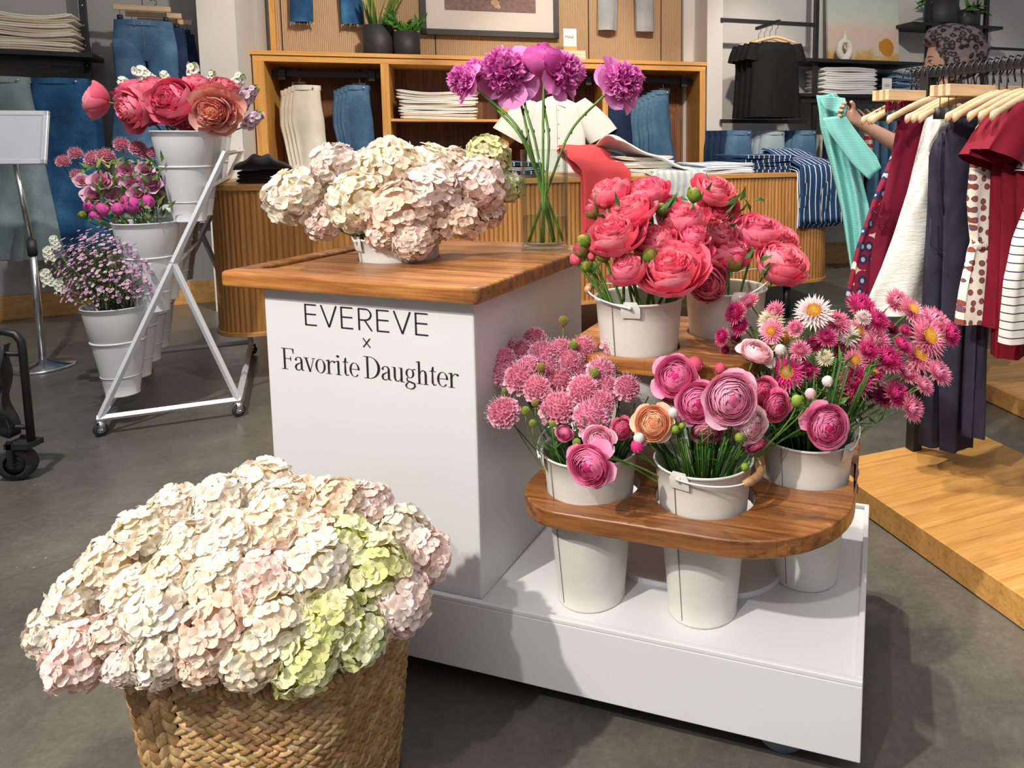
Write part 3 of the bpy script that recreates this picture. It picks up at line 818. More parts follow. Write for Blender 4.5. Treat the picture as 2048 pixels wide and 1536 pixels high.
def m_ranunculus(seed, cols, guard=True, opening=1.0):
    rnd = random.Random(seed); mb = MB(); dark, mid, light = cols
    mb.sphere((0, 0, -.15), (.35, .35, .42), 12, 8, dark)
    rings = 14
    for li in range(rings):
        t = li / (rings - 1)        # 0 outer .. 1 inner
        n = int(10 - 5 * t); off = rnd.uniform(0, 6)
        R_ = 1.0 * (1 - t) + .09 * t; h = .04 + .26 * math.sin(min(1, t * 1.6) * PI / 2) - .10 * max(0, t - .7)      # rim radius and rim height of this ring
        for k in range(n):
            # a wall-like petal standing on the ring, leaning outwards, tops curling in
            L = (.70 - .15 * t) * rnd.uniform(.93, 1.05); W = R_ * PI / n * 1.30 + .04
            lean = .95 * (1 - t) ** 2.2 * (.75 + .30 * opening) + .08
            rim = R_ * rnd.uniform(.96, 1.05)
            a0_, a1_ = lean + .55, lean - .75 - .35 * t + rnd.uniform(-.12, .12)
            dr = L * math.sin((a0_ + a1_) / 2) * .96; r0 = max(.005, rim - dr); z0 = h + rnd.uniform(-.02, .03) - L * math.cos((a0_ + a1_) / 2) * .93
            petal(mb, off + 2 * PI * k / n + rnd.uniform(-.1, .1), r0, z0, L, W, a0_, a1_, .25, .014, jit(lerp(mid, dark, .65), rnd, .05), jit(lerp(light, mid, .10 + .4 * rnd.random() + .15 * t), rnd, .05),
                  6, 5, .75, .16, .03, rnd, mid=jit(lerp(mid, dark, .12), rnd, .04))
    if guard:
        for k in range(7):
            petal(mb, rnd.uniform(0, 6.3), .10, -.45, rnd.uniform(1.05, 1.3), .50, 1.5, rnd.uniform(.9, 1.8), .25, .03, jit(mid, rnd), jit(light, rnd), 6, 5, .3, .25, .05, rnd)
    for k in range(9): petal(mb, k * .7, .05, -.55, 1.0, .42, 1.5, .2, .4, .01, jit(mid, rnd), jit(lerp(mid, light, .5), rnd), 6, 4, .4, .25, .02, rnd)
    return mb.mesh('ranunculus_bloom', M['petal'])
def m_scabiosa(seed, cols):
    rnd = random.Random(seed); mb = MB(); dark, mid, light = cols
    mb.sphere((0, 0, -.12), (.66, .66, .52), 16, 10, lerp(dark, mid, .4))
    n = 14
    for ring, (rr, zz, a1, L) in enumerate([(.50, -.30, 1.9, .42), (.50, -.14, 1.4, .36), (.46, .02, 1.05, .28)]):
        for k in range(n + 4):
            petal(mb, 2 * PI * k / (n + 4) + rnd.uniform(-.15, .15), rr, zz, L * rnd.uniform(.85, 1.15), .12, a1 - .5, a1 + rnd.uniform(-.2, .5), .3, .05, jit(mid, rnd), jit(light, rnd), 3, 4, .4, .25, .12, rnd)
    n = 120
    for k in range(n):
        d = fib(n, k, .0); p0 = Vector((d.x * .60, d.y * .60, -.10 + d.z * .50))
        dd = (d + Vector((rnd.uniform(-.25, .25), rnd.uniform(-.25, .25), rnd.uniform(-.1, .25)))).normalized()
        c = jit(lerp(dark, mid, rnd.random()), rnd, .1)
        Mx = Matrix.Translation(p0) @ align(dd, rnd.uniform(0, 6))
        petal(mb, 0, -.02, 0, rnd.uniform(.16, .24), .05, -.3, .7, .5, 0, c, jit(mid, rnd), 2, 2, .5, .1, .2, rnd, Mx=Mx)
        if k % 2 == 0:
            q = p0 + dd * rnd.uniform(.30, .40)
            mb.tube([p0, q], .009, 3, lerp(light, (1, .9, .9), .4)); mb.sphere(tuple(q), .022, 5, 3, lerp(light, (1, .85, .85), .3))
    return mb.mesh('scabiosa_bloom', M['petal'])
def m_knob(seed, c=(.33, .42, .06)):
    rnd = random.Random(seed); mb = MB(); mb.sphere((0, 0, 0), .82, 14, 9, tuple(x * .55 for x in c))
    for k in range(110):
        d = fib(110, k, -.7); mb.sphere(tuple(d * .86), .115, 5, 4, jit(c, rnd, .2))
    return mb.mesh('seed_head', M['petal'])
def m_straw(seed, cols, disc=None, n=44, spread=1.0):
    """everlasting: stiff pointed bracts; disc = (ring colour, centre colour) or closed"""
    rnd = random.Random(seed); mb = MB(); outer, inner, pale = cols
    mb.sphere((0, 0, -.18), (.36, .36, .28), 12, 8, lerp(outer, (.4, .3, .1), .3))
    layers = 7
    for li in range(layers):
        t = li / (layers - 1); m = int(n / 1.75 - 9 * t)
        off = rnd.uniform(0, 6)
        for k in range(m):
            L = (.98 - .48 * t) * rnd.uniform(.88, 1.1) if disc else (.98 - .40 * t) * rnd.uniform(.9, 1.08)
            a0 = 1.65 - .45 * t
            a1 = (1.35 * spread - .9 * t if disc else 1.15 * spread - 1.9 * t) + rnd.uniform(-.12, .12)
            cb = lerp(pale, outer, .35 + .4 * t); ctip = jit(lerp(outer, inner, t) if li > 0 else lerp(outer, pale, .5), rnd, .1)
            petal(mb, off + 2 * PI * k / m + rnd.uniform(-.08, .08), .12, -.25 + .12 * t, L, .115, a0, a1, .5, 0, jit(cb, rnd), ctip, 3, 2, .75, .60, 0, rnd)
    if disc:
        ring, cen = disc
        for k in range(130):
            a = k * 2.39996; r = .40 * math.sqrt(k / 130)
            cc = jit(lerp(cen, ring, min(1, (r / .34) ** 2)), rnd, .12)
            mb.sphere((r * math.cos(a), r * math.sin(a), .06 + .05 * (1 - r / .4)), (.035, .035, .05), 5, 3, cc)
    else:
        for k in range(10):
            petal(mb, k * .628, .05, -.1, .55, .12, .35, -.5, .5, 0, outer, jit(inner, rnd), 3, 2, .6, .7, 0, rnd)
    return mb.mesh('strawflower_bloom', M['petal'])
def m_bud(seed, body, green, sep=5, cover=.6):
    """round bud wrapped by petals with sepals underneath"""
    rnd = random.Random(seed); mb = MB()
    mb.sphere((0, 0, 0), (.72, .72, .85), 16, 10, body)
    for k in range(5):
        petal(mb, k * 1.2566 + .3, .05, -.86, 2.0, .66, 1.25, -1.05, .35, .008, jit(body, rnd), jit(lerp(body, (1, 1, 1), .12), rnd), 7, 4, .35, .3, 0, rnd)
    for k in range(sep):
        petal(mb, 2 * PI * k / sep, .04, -.92, 1.75 * cover, .52, 1.30, -.35, .38, .01, jit(green, rnd, .15), jit(lerp(green, body, .35), rnd, .15), 6, 4, .45, .5, 0, rnd)
    return mb.mesh('flower_bud', M['petal'])
def m_rosette(seed, cols, n=4):
    """loose lisianthus bloom: few broad swirled petals"""
    rnd = random.Random(seed); mb = MB(); dark, mid, light = cols
    for li in range(3):
        for k in range(n + 1):
            petal(mb, 2 * PI * k / (n + 1) + li * .6, .04, -.6, 1.25 - .15 * li, .56 - .08 * li, 1.0 - .2 * li, .9 - .5 * li + rnd.uniform(-.1, .3), .35, .03, jit(dark, rnd), jit(light if li == 0 else mid, rnd), 6, 5, .25, .22, 0, rnd)
    return mb.mesh('lisianthus_bloom', M['petal'])
def m_leaf(mb, p, d, L, W, col, bend=.4, rnd=random):
    d = d.normalized(); Mx = Matrix.Translation(p) @ align(d, rnd.uniform(0, 6.3))
    petal(mb, 0, 0, 0, L, W, 0, bend, .4, 0, col, lerp(col, (.12, .25, .05), .5), 5, 2, .25, .8, 0, rnd, Mx=Mx)

CORAL = ((.68, .03, .11), (.90, .10, .22), (.98, .36, .46))
CORAL2 = ((.72, .035, .11), (.93, .14, .24), (.98, .42, .48))
PEACHY = ((.80, .18, .14), (.94, .42, .33), (.98, .66, .55))
MAG = ((.50, .03, .30), (.72, .13, .50), (.86, .36, .70))
PINK = ((.66, .03, .20), (.92, .15, .40), (.97, .42, .62))
PALE = ((.80, .14, .32), (.96, .36, .55), (.98, .62, .74))
HOT = ((.55, .02, .10), (.82, .09, .26), (.93, .28, .45))
ROSE = ((.45, .05, .10), (.72, .20, .28), (.88, .42, .50))
BLUSH = ((.82, .32, .38), (.95, .56, .60), (.98, .76, .78))
PEACH = ((.86, .26, .12), (.96, .46, .24), (.99, .66, .44))
MAUVE = ((.50, .08, .16), (.76, .26, .36), (.92, .50, .64))
LILA = ((.38, .10, .24), (.66, .26, .46), (.85, .48, .66))
HY = {'cream': ((.95, .90, .81), (.95, .84, .76), (.88, .72, .38)), 'blush': ((.94, .83, .79), (.93, .74, .71), (.86, .64, .44)),
      'green': ((.90, .88, .68), (.79, .82, .42), (.56, .62, .12)), 'peach': ((.94, .85, .75), (.93, .75, .62), (.84, .58, .34))}
mesh_cache = {}
def get(key, fn):
    if key not in mesh_cache: mesh_cache[key] = fn()
    return mesh_cache[key]
for t in HY:
    for i in range(3): get(('hy', t, i), lambda t=t, i=i: m_hydrangea(10 * i + len(t), HY[t]))
YC = ((.86, .36, .02), (.90, .58, .10)); YW = ((.88, .42, .03), (.72, .62, .22))
SD = {'mag': ((.66, .02, .20), (.84, .06, .34), (.94, .50, .52)), 'dark': ((.34, .01, .08), (.55, .03, .16), (.75, .35, .40)),
      'pink': ((.90, .20, .42), (.95, .42, .58), (.95, .74, .62)), 'white': ((.93, .80, .76), (.95, .72, .78), (.95, .90, .76)), 'cream': ((.93, .84, .62), (.96, .88, .72), (.93, .88, .70))}

# ------------------------------------------------------------------ placing a flower
RN = random.Random(11)
def bez(p0, p1, p2, p3, n=10):
    out = []
    for i in range(n + 1):
        t = i / n; out.append(p0 * (1 - t) ** 3 + p1 * 3 * t * (1 - t) ** 2 + p2 * 3 * t * t * (1 - t) + p3 * t ** 3)
    return out
def flower(name, label, cat, mesh, centre, radius, axis, foot, group, stemr=.0022, bloom='bloom', tint=None, stem_mat='stem', roll=None, squash=1.0, leaves=0, sag=None, part=None):
    axis = Vector(axis).normalized(); centre = Vector(centre); foot = Vector(foot)
    root = thing(name, label, cat, centre, 0, group)
    b = bpy.data.objects.new(bloom, mesh); COL.objects.link(b); b.parent = root
    b.rotation_mode = 'QUATERNION'; b.rotation_quaternion = align(axis, RN.uniform(0, 6.3) if roll is None else roll).to_quaternion()
    b.scale = (radius, radius, radius * squash)
    if tint: b.color = (*tint, 1)
    neck = -axis * radius * .55 * squash
    d = foot - centre
    if sag is None: h1 = neck - axis * (d.length * .28)
    else: h1 = neck - axis * sag
    h2 = d + (Vector((0, 0, 1)) * .5 + (neck - d).normalized() * .5) * d.length * .35
    s = MB(); s.tube(bez(neck, h1, h2, d, 12), [stemr * 1.25] + [stemr] * 12, 6); so = s.obj('stem', M[stem_mat], root)
    if leaves:
        for k in range(leaves):
            l = MB()
            pts = bez(neck, h1, h2, d, 12); p = pts[2 + int(RN.random() * 6)]
            m_leaf(l, p, Vector((RN.uniform(-1, 1), RN.uniform(-1, 1), RN.uniform(.2, 1))), RN.uniform(.03, .055), .007, (.07, .19, .04), .6, RN)
            l.obj('leaf', M['vcol'], so)
    return root
ORD = ['leftmost'] + [f'{q} from left' for q in ('second', 'third', 'fourth', 'fifth', 'sixth', 'seventh', 'eighth', 'ninth', 'tenth', 'eleventh', 'twelfth')]
def name_rows(items, where, nrow):
    """items: dicts with x,y,look; adds a label telling each one by its row and order among its own look"""
    groups = {}
    for it in items: groups.setdefault(it['look'], []).append(it)
    for look, g in groups.items():
        if len(g) == 1: g[0]['label'] = f'{look} {where}'; continue
        g.sort(key=lambda q: q['y']); rows = max(1, min(nrow, round(len(g) / 4)))
        names = {1: [''], 2: ['upper', 'lower'], 3: ['upper', 'middle', 'lower'], 4: ['top', 'second', 'third', 'bottom']}[rows]
        per = math.ceil(len(g) / rows)
        for r in range(rows):
            sub = sorted(g[r * per:(r + 1) * per], key=lambda q: q['x'])
            for i, q in enumerate(sub):
                pos = ORD[i] if i < len(sub) - 1 or len(sub) == 1 else 'rightmost'
                if len(sub) == 1: pos = 'lone one'
                q['label'] = f"{look}, {pos} in {names[r]} row {where}" if names[r] else f"{look}, {pos} of its kind {where}"
def face(c, up=.5, jitter=.25, tocam=1.0):
    """axis pointing between the sky and the viewer side, with scatter"""
    v = (Vector((0, 0, HC)) - Vector(c)).normalized() * tocam + Vector((0, 0, up)) + Vector((RN.uniform(-1, 1), RN.uniform(-1, 1), RN.uniform(-1, 1))) * jitter
    return v.normalized()
def at_depth(x, y, d): # d = distance along the optical axis
    r = ray(x, y); return Vector((0, 0, HC)) + r * d
def depth_of(p):
    return (p.y * ct - (p.z - HC) * st)
def px_r(dpx, d): return dpx / 2 * d / F

# ================= peonies in the two upper buckets
def bucket_foot(key, spread=.055, z=.14):
    u, v, z0 = BK[key]; a = RN.uniform(0, 6.3); r = spread * math.sqrt(RN.random())
    p = cw(u, v, z0 + z); return p + Vector((r * math.cos(a), r * math.sin(a), 0))
pe = [get(('pe', i), lambda i=i: m_peony(20 + i, CORAL if i % 2 else CORAL2, [.30, .42, .62, .12, .0][i])) for i in range(5)]
pe_open = get('peo', lambda: m_peony(41, CORAL2, 1.6, 8, (.85, .55, .12)))
bud_g = get('bg', lambda: m_bud(3, (.50, .06, .10), (.16, .28, .03), 5, 1.0))
bud_g2 = get('bg2', lambda: m_bud(4, (.30, .26, .05), (.10, .30, .02), 5, 1.15))
bud_c = get('bc', lambda: m_bud(5, (.85, .12, .20), (.20, .30, .04), 4, .35))
# x, y, diameter px, mesh, depth offset, up, bucket
PEO = [(1217, 384, 74, 0, .05, 1.0, 'p1', 'coral peony at the upper left, half hidden by the one in front'), (1292, 384, 80, 1, .07, 1.1, 'p1', 'coral peony with ruffled crown at the top, before the pale striped cloth'),
 (1257, 421, 86, 2, .0, .8, 'p1', 'coral peony with loose petals between the top two and the left big one'), (1229, 466, 98, 2, -.05, .5, 'p1', 'big pink-tipped coral peony above the buds on the left'),
 (1308, 482, 82, 0, -.02, .7, 'p1', 'coral peony with tight ruffles in the middle of the left bucket'), (1366, 438, 86, 1, .04, .9, 'p1', 'rosy coral peony with upright petals, below the green bud'),
 (1430, 378, 72, 2, .02, .2, 'p2', 'open coral peony leaning right at the very top of the bunch'), (1440, 416, 62, 2, .03, -.3, 'p2', 'small coral peony hanging under the topmost right one'),
 (1389, 470, 52, 3, -.02, .4, 'p1', 'small round coral peony, still closed, in the centre'), (1441, 464, 60, 4, .0, .5, 'p2', 'globe coral peony between the centre one and the right ones'),
 (1517, 460, 84, 1, .04, .9, 'p2', 'coral peony with pointed crown at the upper right'), (1562, 478, 66, 0, .07, .5, 'p2', 'coral peony half hidden behind the biggest right globe'),
 (1563, 524, 98, 0, -.03, .45, 'p2', 'largest round coral peony at the right end of the bunch'), (1464, 504, 78, 1, -.01, .6, 'p2', 'coral peony left of the biggest right globe'),
 (1255, 537, 74, 4, -.08, .25, 'p1', 'closed globe pink peony right above the left bucket rim'), (1345, 538, 112, 2, -.09, .35, 'p1', 'widest open coral peony hanging over the left bucket rim'),
 (1415, 568, 78, 4, -.08, -.3, 'p2', 'dark coral peony drooping between the two buckets'), (1384, 500, 70, 1, -.03, .5, 'p1', 'coral peony right of the middle of the left bucket'),
 (1422, 517, 62, 1, -.03, .5, 'p2', 'coral peony with narrow petals behind the drooping dark one'), (1335, 408, 50, 3, .08, .6, 'p1', 'small coral peony in shade at the back between two large ones')]
for x, y, d, mi, off, up, bk, look in PEO:
    dep = depth_of(cw(BK[bk][0], BK[bk][1], .95)) + off
    c = at_depth(x, y, dep)
    side = Vector(((x - 1380) / 260, 0, 0))
    ax = face(c, up * 1.0 + .45, .15, .55) + side * .6
    flower('peony', look, 'flower', pe[mi], c, px_r(d, dep) * 1.17, ax, bucket_foot(bk), 'coral peonies in the upper buckets', .0036, squash=.95, stem_mat='stem')
PB = [(1183, 423, 34, bud_g, 'red-green peony bud at the far upper left of the bunch'), (1161, 500, 36, bud_g, 'green peony bud with red streaks at the far left, lower of two'), (1167, 484, 34, bud_g2, 'green peony bud at the far left, upper of two'),
 (1206, 509, 36, bud_g, 'greenish peony bud under the big left peony'), (1174, 533, 26, bud_g2, 'small green peony bud lowest on the left'), (1299, 512, 38, bud_g2, 'plump green peony bud between the closed globe and the widest peony'),
 (1389, 390, 34, bud_g2, 'bright green peony bud at the top beside the open peony'), (1401, 532, 36, bud_g, 'reddish peony bud above the drooping peony'), (1472, 526, 40, bud_g, 'olive and red peony bud before the right bucket'),
 (1151, 519, 28, bud_c, 'coral peony bud at the left edge of the bunch'), (1323, 419, 30, bud_g2, 'green peony bud in shade between two peonies at the back'), (1209, 406, 24, bud_c, 'tiny pink peony bud by the upper left peony'),
 (1183, 513, 20, bud_c, 'tiny coral peony bud behind the left green buds')]
for x, y, d, me, look in PB:
    bk = 'p1' if x < 1400 else 'p2'
    dep = depth_of(cw(BK[bk][0], BK[bk][1], .95)) - (.06 if y > 450 else -.02)
    c = at_depth(x, y, dep)
    flower('peony_bud', look, 'flower bud', me, c, px_r(d, dep) * 1.1, Vector(((x - 1330) / 300, -.15, 1)), bucket_foot(bk), 'peony buds in the upper buckets', .0032)
# dark pointed leaves among them
for bk, nm in (('p1', 'left'), ('p2', 'right')):
    l = MB(); base = cw(BK[bk][0], BK[bk][1], 0)
    for k in range(34):
        p = base + Vector((RN.uniform(-.11, .11), RN.uniform(-.10, .10), RN.uniform(.86, 1.07)))
        m_leaf(l, p, Vector((RN.uniform(-1, 1), RN.uniform(-1, .6), RN.uniform(.1, 1.1))), RN.uniform(.035, .06), .008, (.035, .10, .02), .5, RN)
    tag(l.obj('peony_foliage', M['vcol']), f'dark pointed peony leaves among the {nm} coral peonies', 'foliage', kind='stuff')

# ================= vase with magenta peonies
def glass_mat(name, ior=1.45, col=(1, 1, 1), rough=0):
    m, nt, b = _m(name)
    b.inputs['Base Color'].default_value = (*col, 1); b.inputs['Transmission Weight'].default_value = 1
    b.inputs['IOR'].default_value = ior; b.inputs['Roughness'].default_value = rough
    return m
def thin_glass(name, tint, base, power):
    m, nt, b = _m(name); out = nt.nodes['Material Output']
    t = N(nt, 'ShaderNodeBsdfTransparent'); t.inputs[0].default_value = (*tint, 1)
    g = N(nt, 'ShaderNodeBsdfGlossy'); g.inputs['Roughness'].default_value = .02
    lw = N(nt, 'ShaderNodeLayerWeight'); lw.inputs[0].default_value = power
    mr = N(nt, 'ShaderNodeMath', operation='MULTIPLY_ADD'); mr.inputs[1].default_value = .45; mr.inputs[2].default_value = base; mr.use_clamp = True
    nt.links.new(lw.outputs['Fresnel'], mr.inputs[0])
    mx = N(nt, 'ShaderNodeMixShader'); nt.links.new(mr.outputs[0], mx.inputs[0]); nt.links.new(t.outputs[0], mx.inputs[1]); nt.links.new(g.outputs[0], mx.inputs[2]); nt.links.new(mx.outputs[0], out.inputs[0])
    return m
M['glass'] = thin_glass('glass', (.95, .975, .965), .01, .12); M['water'] = thin_glass('water', (.86, .93, .84), .01, .10)
VU, VV = -.078, .500
vp = cw(VU, VV, .9095)
vase = thing('glass_vase', 'clear glass cylinder vase with water on the teak counter', 'vase', vp)
VH = .262; VR = .0625
mb = MB(); mb.lathe([(0, 0), (VR - .002, 0), (VR, .002), (VR, VH), (VR - .0015, VH + .0015), (VR - .0035, VH), (VR - .0035, .016), (VR - .008, .012), (0, .012)], 56)
mb.obj('glass_wall', M['glass'], vase)
mb = MB(); mb.lathe([(0, .0125), (VR - .0085, .0125), (VR - .004, .017), (VR - .004, .086), (0, .086)], 48)
mb.obj('water', M['water'], vase)
bp = [get(('bp', i), lambda i=i: m_bombpeony(60 + i, MAG)) for i in range(3)]
mg = get('mg', lambda: m_peony(71, ((.36, .01, .16), (.62, .06, .36), (.78, .20, .56)), .1))
VF = [(932, 164, 66, bp[0], (-.8, -.35, .35), 'ruffled magenta double peony, leftmost in the glass vase', (.0, -.02)), (1012, 146, 98, bp[1], (-.25, -.75, .35), 'largest ruffled magenta double peony, second from left in the vase', (-.01, 0)),
 (1090, 118, 74, mg, (.1, -.15, 1), 'round half-closed magenta peony standing highest over the vase', (.03, 0)), (1124, 145, 84, bp[2], (.7, -.2, .25), 'magenta peony with pale drooping petals right of the highest one', (.04, .01)),
 (1240, 166, 86, bp[0], (.75, -.45, .30), 'lone magenta double peony leaning out right of the vase', (.0, .01)), (1058, 150, 78, bp[1], (.1, .5, .4), 'magenta peony behind the largest and the highest ones', (-.02, .03)),
 (955, 150, 60, bp[2], (-.4, .3, .7), 'small magenta peony at the back between the left two', (-.03, .02))]
for i, (x, y, d, me, ax, look, off) in enumerate(VF):
    dep = depth_of(vp) + off[1] * 2; c = at_depth(x, y, dep)
    a = i * .9 + 2.5; foot = vp + Vector((-.042 * (c.x - vp.x) / .12 if abs(c.x - vp.x) > .02 else .01, .025 * math.sin(a), .016))
    foot.x = vp.x + max(-.045, min(.045, -(c.x - vp.x) * .28 + .008 * math.cos(a)))
    neckp = vp + Vector((max(-.04, min(.045, (c.x - vp.x) * .34)), .02 * math.cos(a * 2), VH))
    root = thing('peony', look, 'flower', c, 0, 'magenta peonies in the glass vase')
    b = bpy.data.objects.new('bloom', me); COL.objects.link(b); b.parent = root
    r_ = px_r(d, dep) * 1.30; axv = Vector(ax).normalized()
    b.rotation_mode = 'QUATERNION'; b.rotation_quaternion = align(axv, RN.uniform(0, 6)).to_quaternion(); b.scale = (r_,) * 3
    n0 = -axv * r_ * .35; q1 = neckp - c; q2 = foot - c
    pts = bez(n0, n0 - axv * .07 + Vector((0, 0, -.04)), q1 + (q1 - q2).normalized() * .10, q1, 10)[:-1] + bez(q1, q1 + (q2 - q1) * .33, q1 + (q2 - q1) * .66, q2, 6)
    s = MB(); s.tube(pts, [.0036] * len(pts), 7); so = s.obj('stem', M['stem'], root)
    kn = MB()
    for t in (5, 8): kn.sphere(tuple(pts[t] + Vector((.003, 0, 0))), (.003, .003, .006), 6, 4)
    kn.obj('leaf_node', M['stem_dark'], so)

# ================= hydrangeas
def hydr(lst, grp, where, depthfn, foot, sx=1.0):
    for it in lst: it['look'] = {'cream': 'cream white hydrangea head', 'blush': 'blush pink hydrangea head', 'green': 'greenish hydrangea head', 'peach': 'peach hydrangea head'}[it['t']]
    name_rows(lst, where, 4)
    for k, it in enumerate(lst):
        c, dep = depthfn(it); r = px_r(it['d'], dep) * 1.14 * sx
        out = (c - foot).normalized()
        tint = {0: (1, 1, 1), 1: (1, .95, .93), 2: (1, .96, .88), 3: (.94, .95, .95), 4: (1, .99, .92)}[(k * 3) % 5]
        flower('hydrangea', it['label'], 'flower', mesh_cache[('hy', it['t'], k % 3)], c, r, out + Vector((0, -.3, .3)), foot + Vector((RN.uniform(-.03, .03), RN.uniform(-.03, .03), 0)), grp, .004, bloom='flower_head', tint=tint, squash=.9)
def H(x, y, d, t): return dict(x=x, y=y, d=d, t=t)
tf = cw(BK['top'][0], BK['top'][1], .90)
TH_ = [(H(589, 393, 102, 'cream'), .0), (H(668, 330, 84, 'blush'), .05), (H(652, 440, 74, 'blush'), .02), (H(722, 402, 118, 'cream'), -.05), (H(785, 335, 112, 'cream'), .0), (H(858, 335, 92, 'cream'), .06),
 (H(862, 385, 108, 'blush'), -.03), (H(800, 425, 112, 'peach'), -.08), (H(825, 480, 72, 'blush'), -.10), (H(978, 312, 78, 'green'), .08), (H(960, 366, 98, 'blush'), .02), (H(1012, 372, 62, 'green'), .10),
 (H(925, 432, 84, 'peach'), .0), (H(768, 466, 62, 'blush'), -.09), (H(628, 382, 64, 'peach'), .08), (H(912, 330, 70, 'peach'), .1), (H(740, 345, 90, 'cream'), .08), (H(870, 440, 80, 'peach'), -.02), (H(975, 420, 64, 'blush'), .06)]
offs = {id(a): b for a, b in TH_}
dt = depth_of(cw(BK['top'][0], BK['top'][1], 1.0))
hydr([a for a, b in TH_], 'hydrangeas in the counter bucket', 'on the counter', lambda it: (at_depth(it['x'], it['y'], dt + offs[id(it)]), dt + offs[id(it)]), tf)
BS = [(520, 975, 108, 'cream'), (440, 1005, 100, 'cream'), (352, 1025, 100, 'cream'), (590, 1000, 88, 'peach'), (665, 1010, 104, 'peach'), (735, 1012, 84, 'blush'), (800, 1060, 92, 'cream'), (842, 1115, 104, 'blush'),
 (285, 1072, 108, 'cream'), (225, 1130, 108, 'cream'), (158, 1198, 104, 'cream'), (112, 1255, 96, 'cream'), (165, 1305, 120, 'blush'), (235, 1262, 90, 'blush'), (545, 1060, 118, 'cream'), (462, 1085, 108, 'cream'), (385, 1090, 100, 'cream'),
 (625, 1080, 96, 'peach'), (690, 1085, 96, 'green'), (748, 1140, 124, 'green'), (795, 1205, 112, 'blush'), (628, 1140, 128, 'cream'), (530, 1160, 112, 'blush'), (440, 1160, 112, 'cream'), (345, 1155, 104, 'cream'), (270, 1190, 100, 'cream'),
 (325, 1225, 124, 'cream'), (440, 1255, 126, 'peach'), (555, 1235, 124, 'cream'), (655, 1235, 116, 'green'), (715, 1270, 104, 'green'), (320, 1310, 104, 'cream'), (410, 1318, 84, 'peach'), (505, 1310, 108, 'cream'), (612, 1318, 118, 'green'), (250, 1330, 70, 'blush'), (560, 1010, 90, 'cream')]
EC = Vector((-.700, 1.235, .375)); ER = Vector((.315, .255, .200))
def basket_depth(it):
    r = ray(it['x'], it['y']); o = Vector((0, 0, HC)) - EC
    a = Vector((r.x / ER.x, r.y / ER.y, r.z / ER.z)); b = Vector((o.x / ER.x, o.y / ER.y, o.z / ER.z))
    A = a.dot(a); B = 2 * a.dot(b); C = b.dot(b) - 1; D = B * B - 4 * A * C
    t = (-B - math.sqrt(max(D, 0))) / (2 * A)
    c = Vector((0, 0, HC)) + r * t; return c, depth_of(c)
hydr([H(*q) for q in BS], 'hydrangeas in the woven basket', 'of the basket', basket_depth, Vector((BX, BY, .26)))

# ================= scabiosa in the left bucket
sc = [get(('sc', i), lambda i=i: m_scabiosa(80 + i, [MAUVE, ((.55, .10, .20), (.82, .32, .46), (.95, .60, .75)), ((.44, .07, .13), (.68, .22, .30), (.85, .44, .55))][i])) for i in range(3)]
kn_g = get('kn', lambda: m_knob(2)); kn_o = get('kno', lambda: m_knob(3, (.40, .30, .08)))
SC = [(1001, 689, 52, 2), (1068, 676, 42, 2), (1044, 700, 42, 2), (1086, 706, 56, 1), (1122, 698, 46, 0), (1167, 696, 48, 0), (1234, 690, 56, 0), (1009, 741, 58, 1), (1008, 714, 42, 0), (1040, 754, 60, 0), (1054, 732, 46, 1), (1073, 774, 52, 0),
 (1118, 762, 58, 2), (1156, 740, 44, 2), (1203, 742, 56, 1), (1168, 780, 62, 0), (1216, 778, 54, 0), (1255, 773, 50, 0), (1005, 822, 60, 0), (1117, 815, 70, 0), (1182, 833, 72, 1), (1203, 806, 52, 0), (1095, 728, 44, 1), (1140, 720, 44, 0), (1088, 795, 46, 2)]
its = [dict(x=a, y=b, d=c, m=m, look=['rosy mauve scabiosa bloom', 'light pink scabiosa bloom', 'dusky mauve scabiosa bloom'][m]) for a, b, c, m in SC]
name_rows(its, 'of the left lower bucket', 4)
d1 = depth_of(cw(BK['b1'][0], BK['b1'][1], .62))
for it in its:
    off = (770 - it['y']) * .0011 + RN.uniform(-.015, .015) + (.02 if it['m'] == 2 else 0); dep = d1 + off
    c = at_depth(it['x'], it['y'], dep)
    flower('scabiosa', it['label'], 'flower', sc[it['m']], c, px_r(it['d'], dep) * 1.32, face(c, .55, .22) + Vector(((it['x'] - 1130) / 220, 0, 0)) * .6, bucket_foot('b1', .05), 'scabiosa in the left lower bucket', .0014, stem_mat='stem_dark')
KN = [(1147, 690, 19, 0, 'green scabiosa seed knob before a top bloom'), (1189, 746, 21, 0, 'round yellow-green seed knob in front of the right blooms'), (1127, 642, 22, 1, 'yellow scabiosa head on a tall stalk above all the others'), (1082, 735, 20, 1, 'brownish seed knob among the left blooms'),
 (1051, 821, 18, 0, 'green seed knob on the left, above the handle'), (1153, 885, 18, 0, 'green seed knob right at the rim of the left bucket'), (1105, 848, 14, 0, 'small green bud at the centre above the stems'), (1009, 781, 12, 0, 'tiny green bud at the far left of the scabiosa'), (1065, 846, 15, 0, 'green bud just above the bail handle'), (1070, 806, 16, 1, 'ochre seed knob under the left blooms')]
for x, y, d, m, look in KN:
    dep = d1 + (770 - y) * .0011 - .03; c = at_depth(x, y, dep)
    flower('scabiosa_bud', look, 'flower bud', [kn_g, kn_o][m], c, px_r(d, dep), Vector((.1, -.3, 1)), bucket_foot('b1', .05), 'scabiosa buds', .0012, stem_mat='stem')

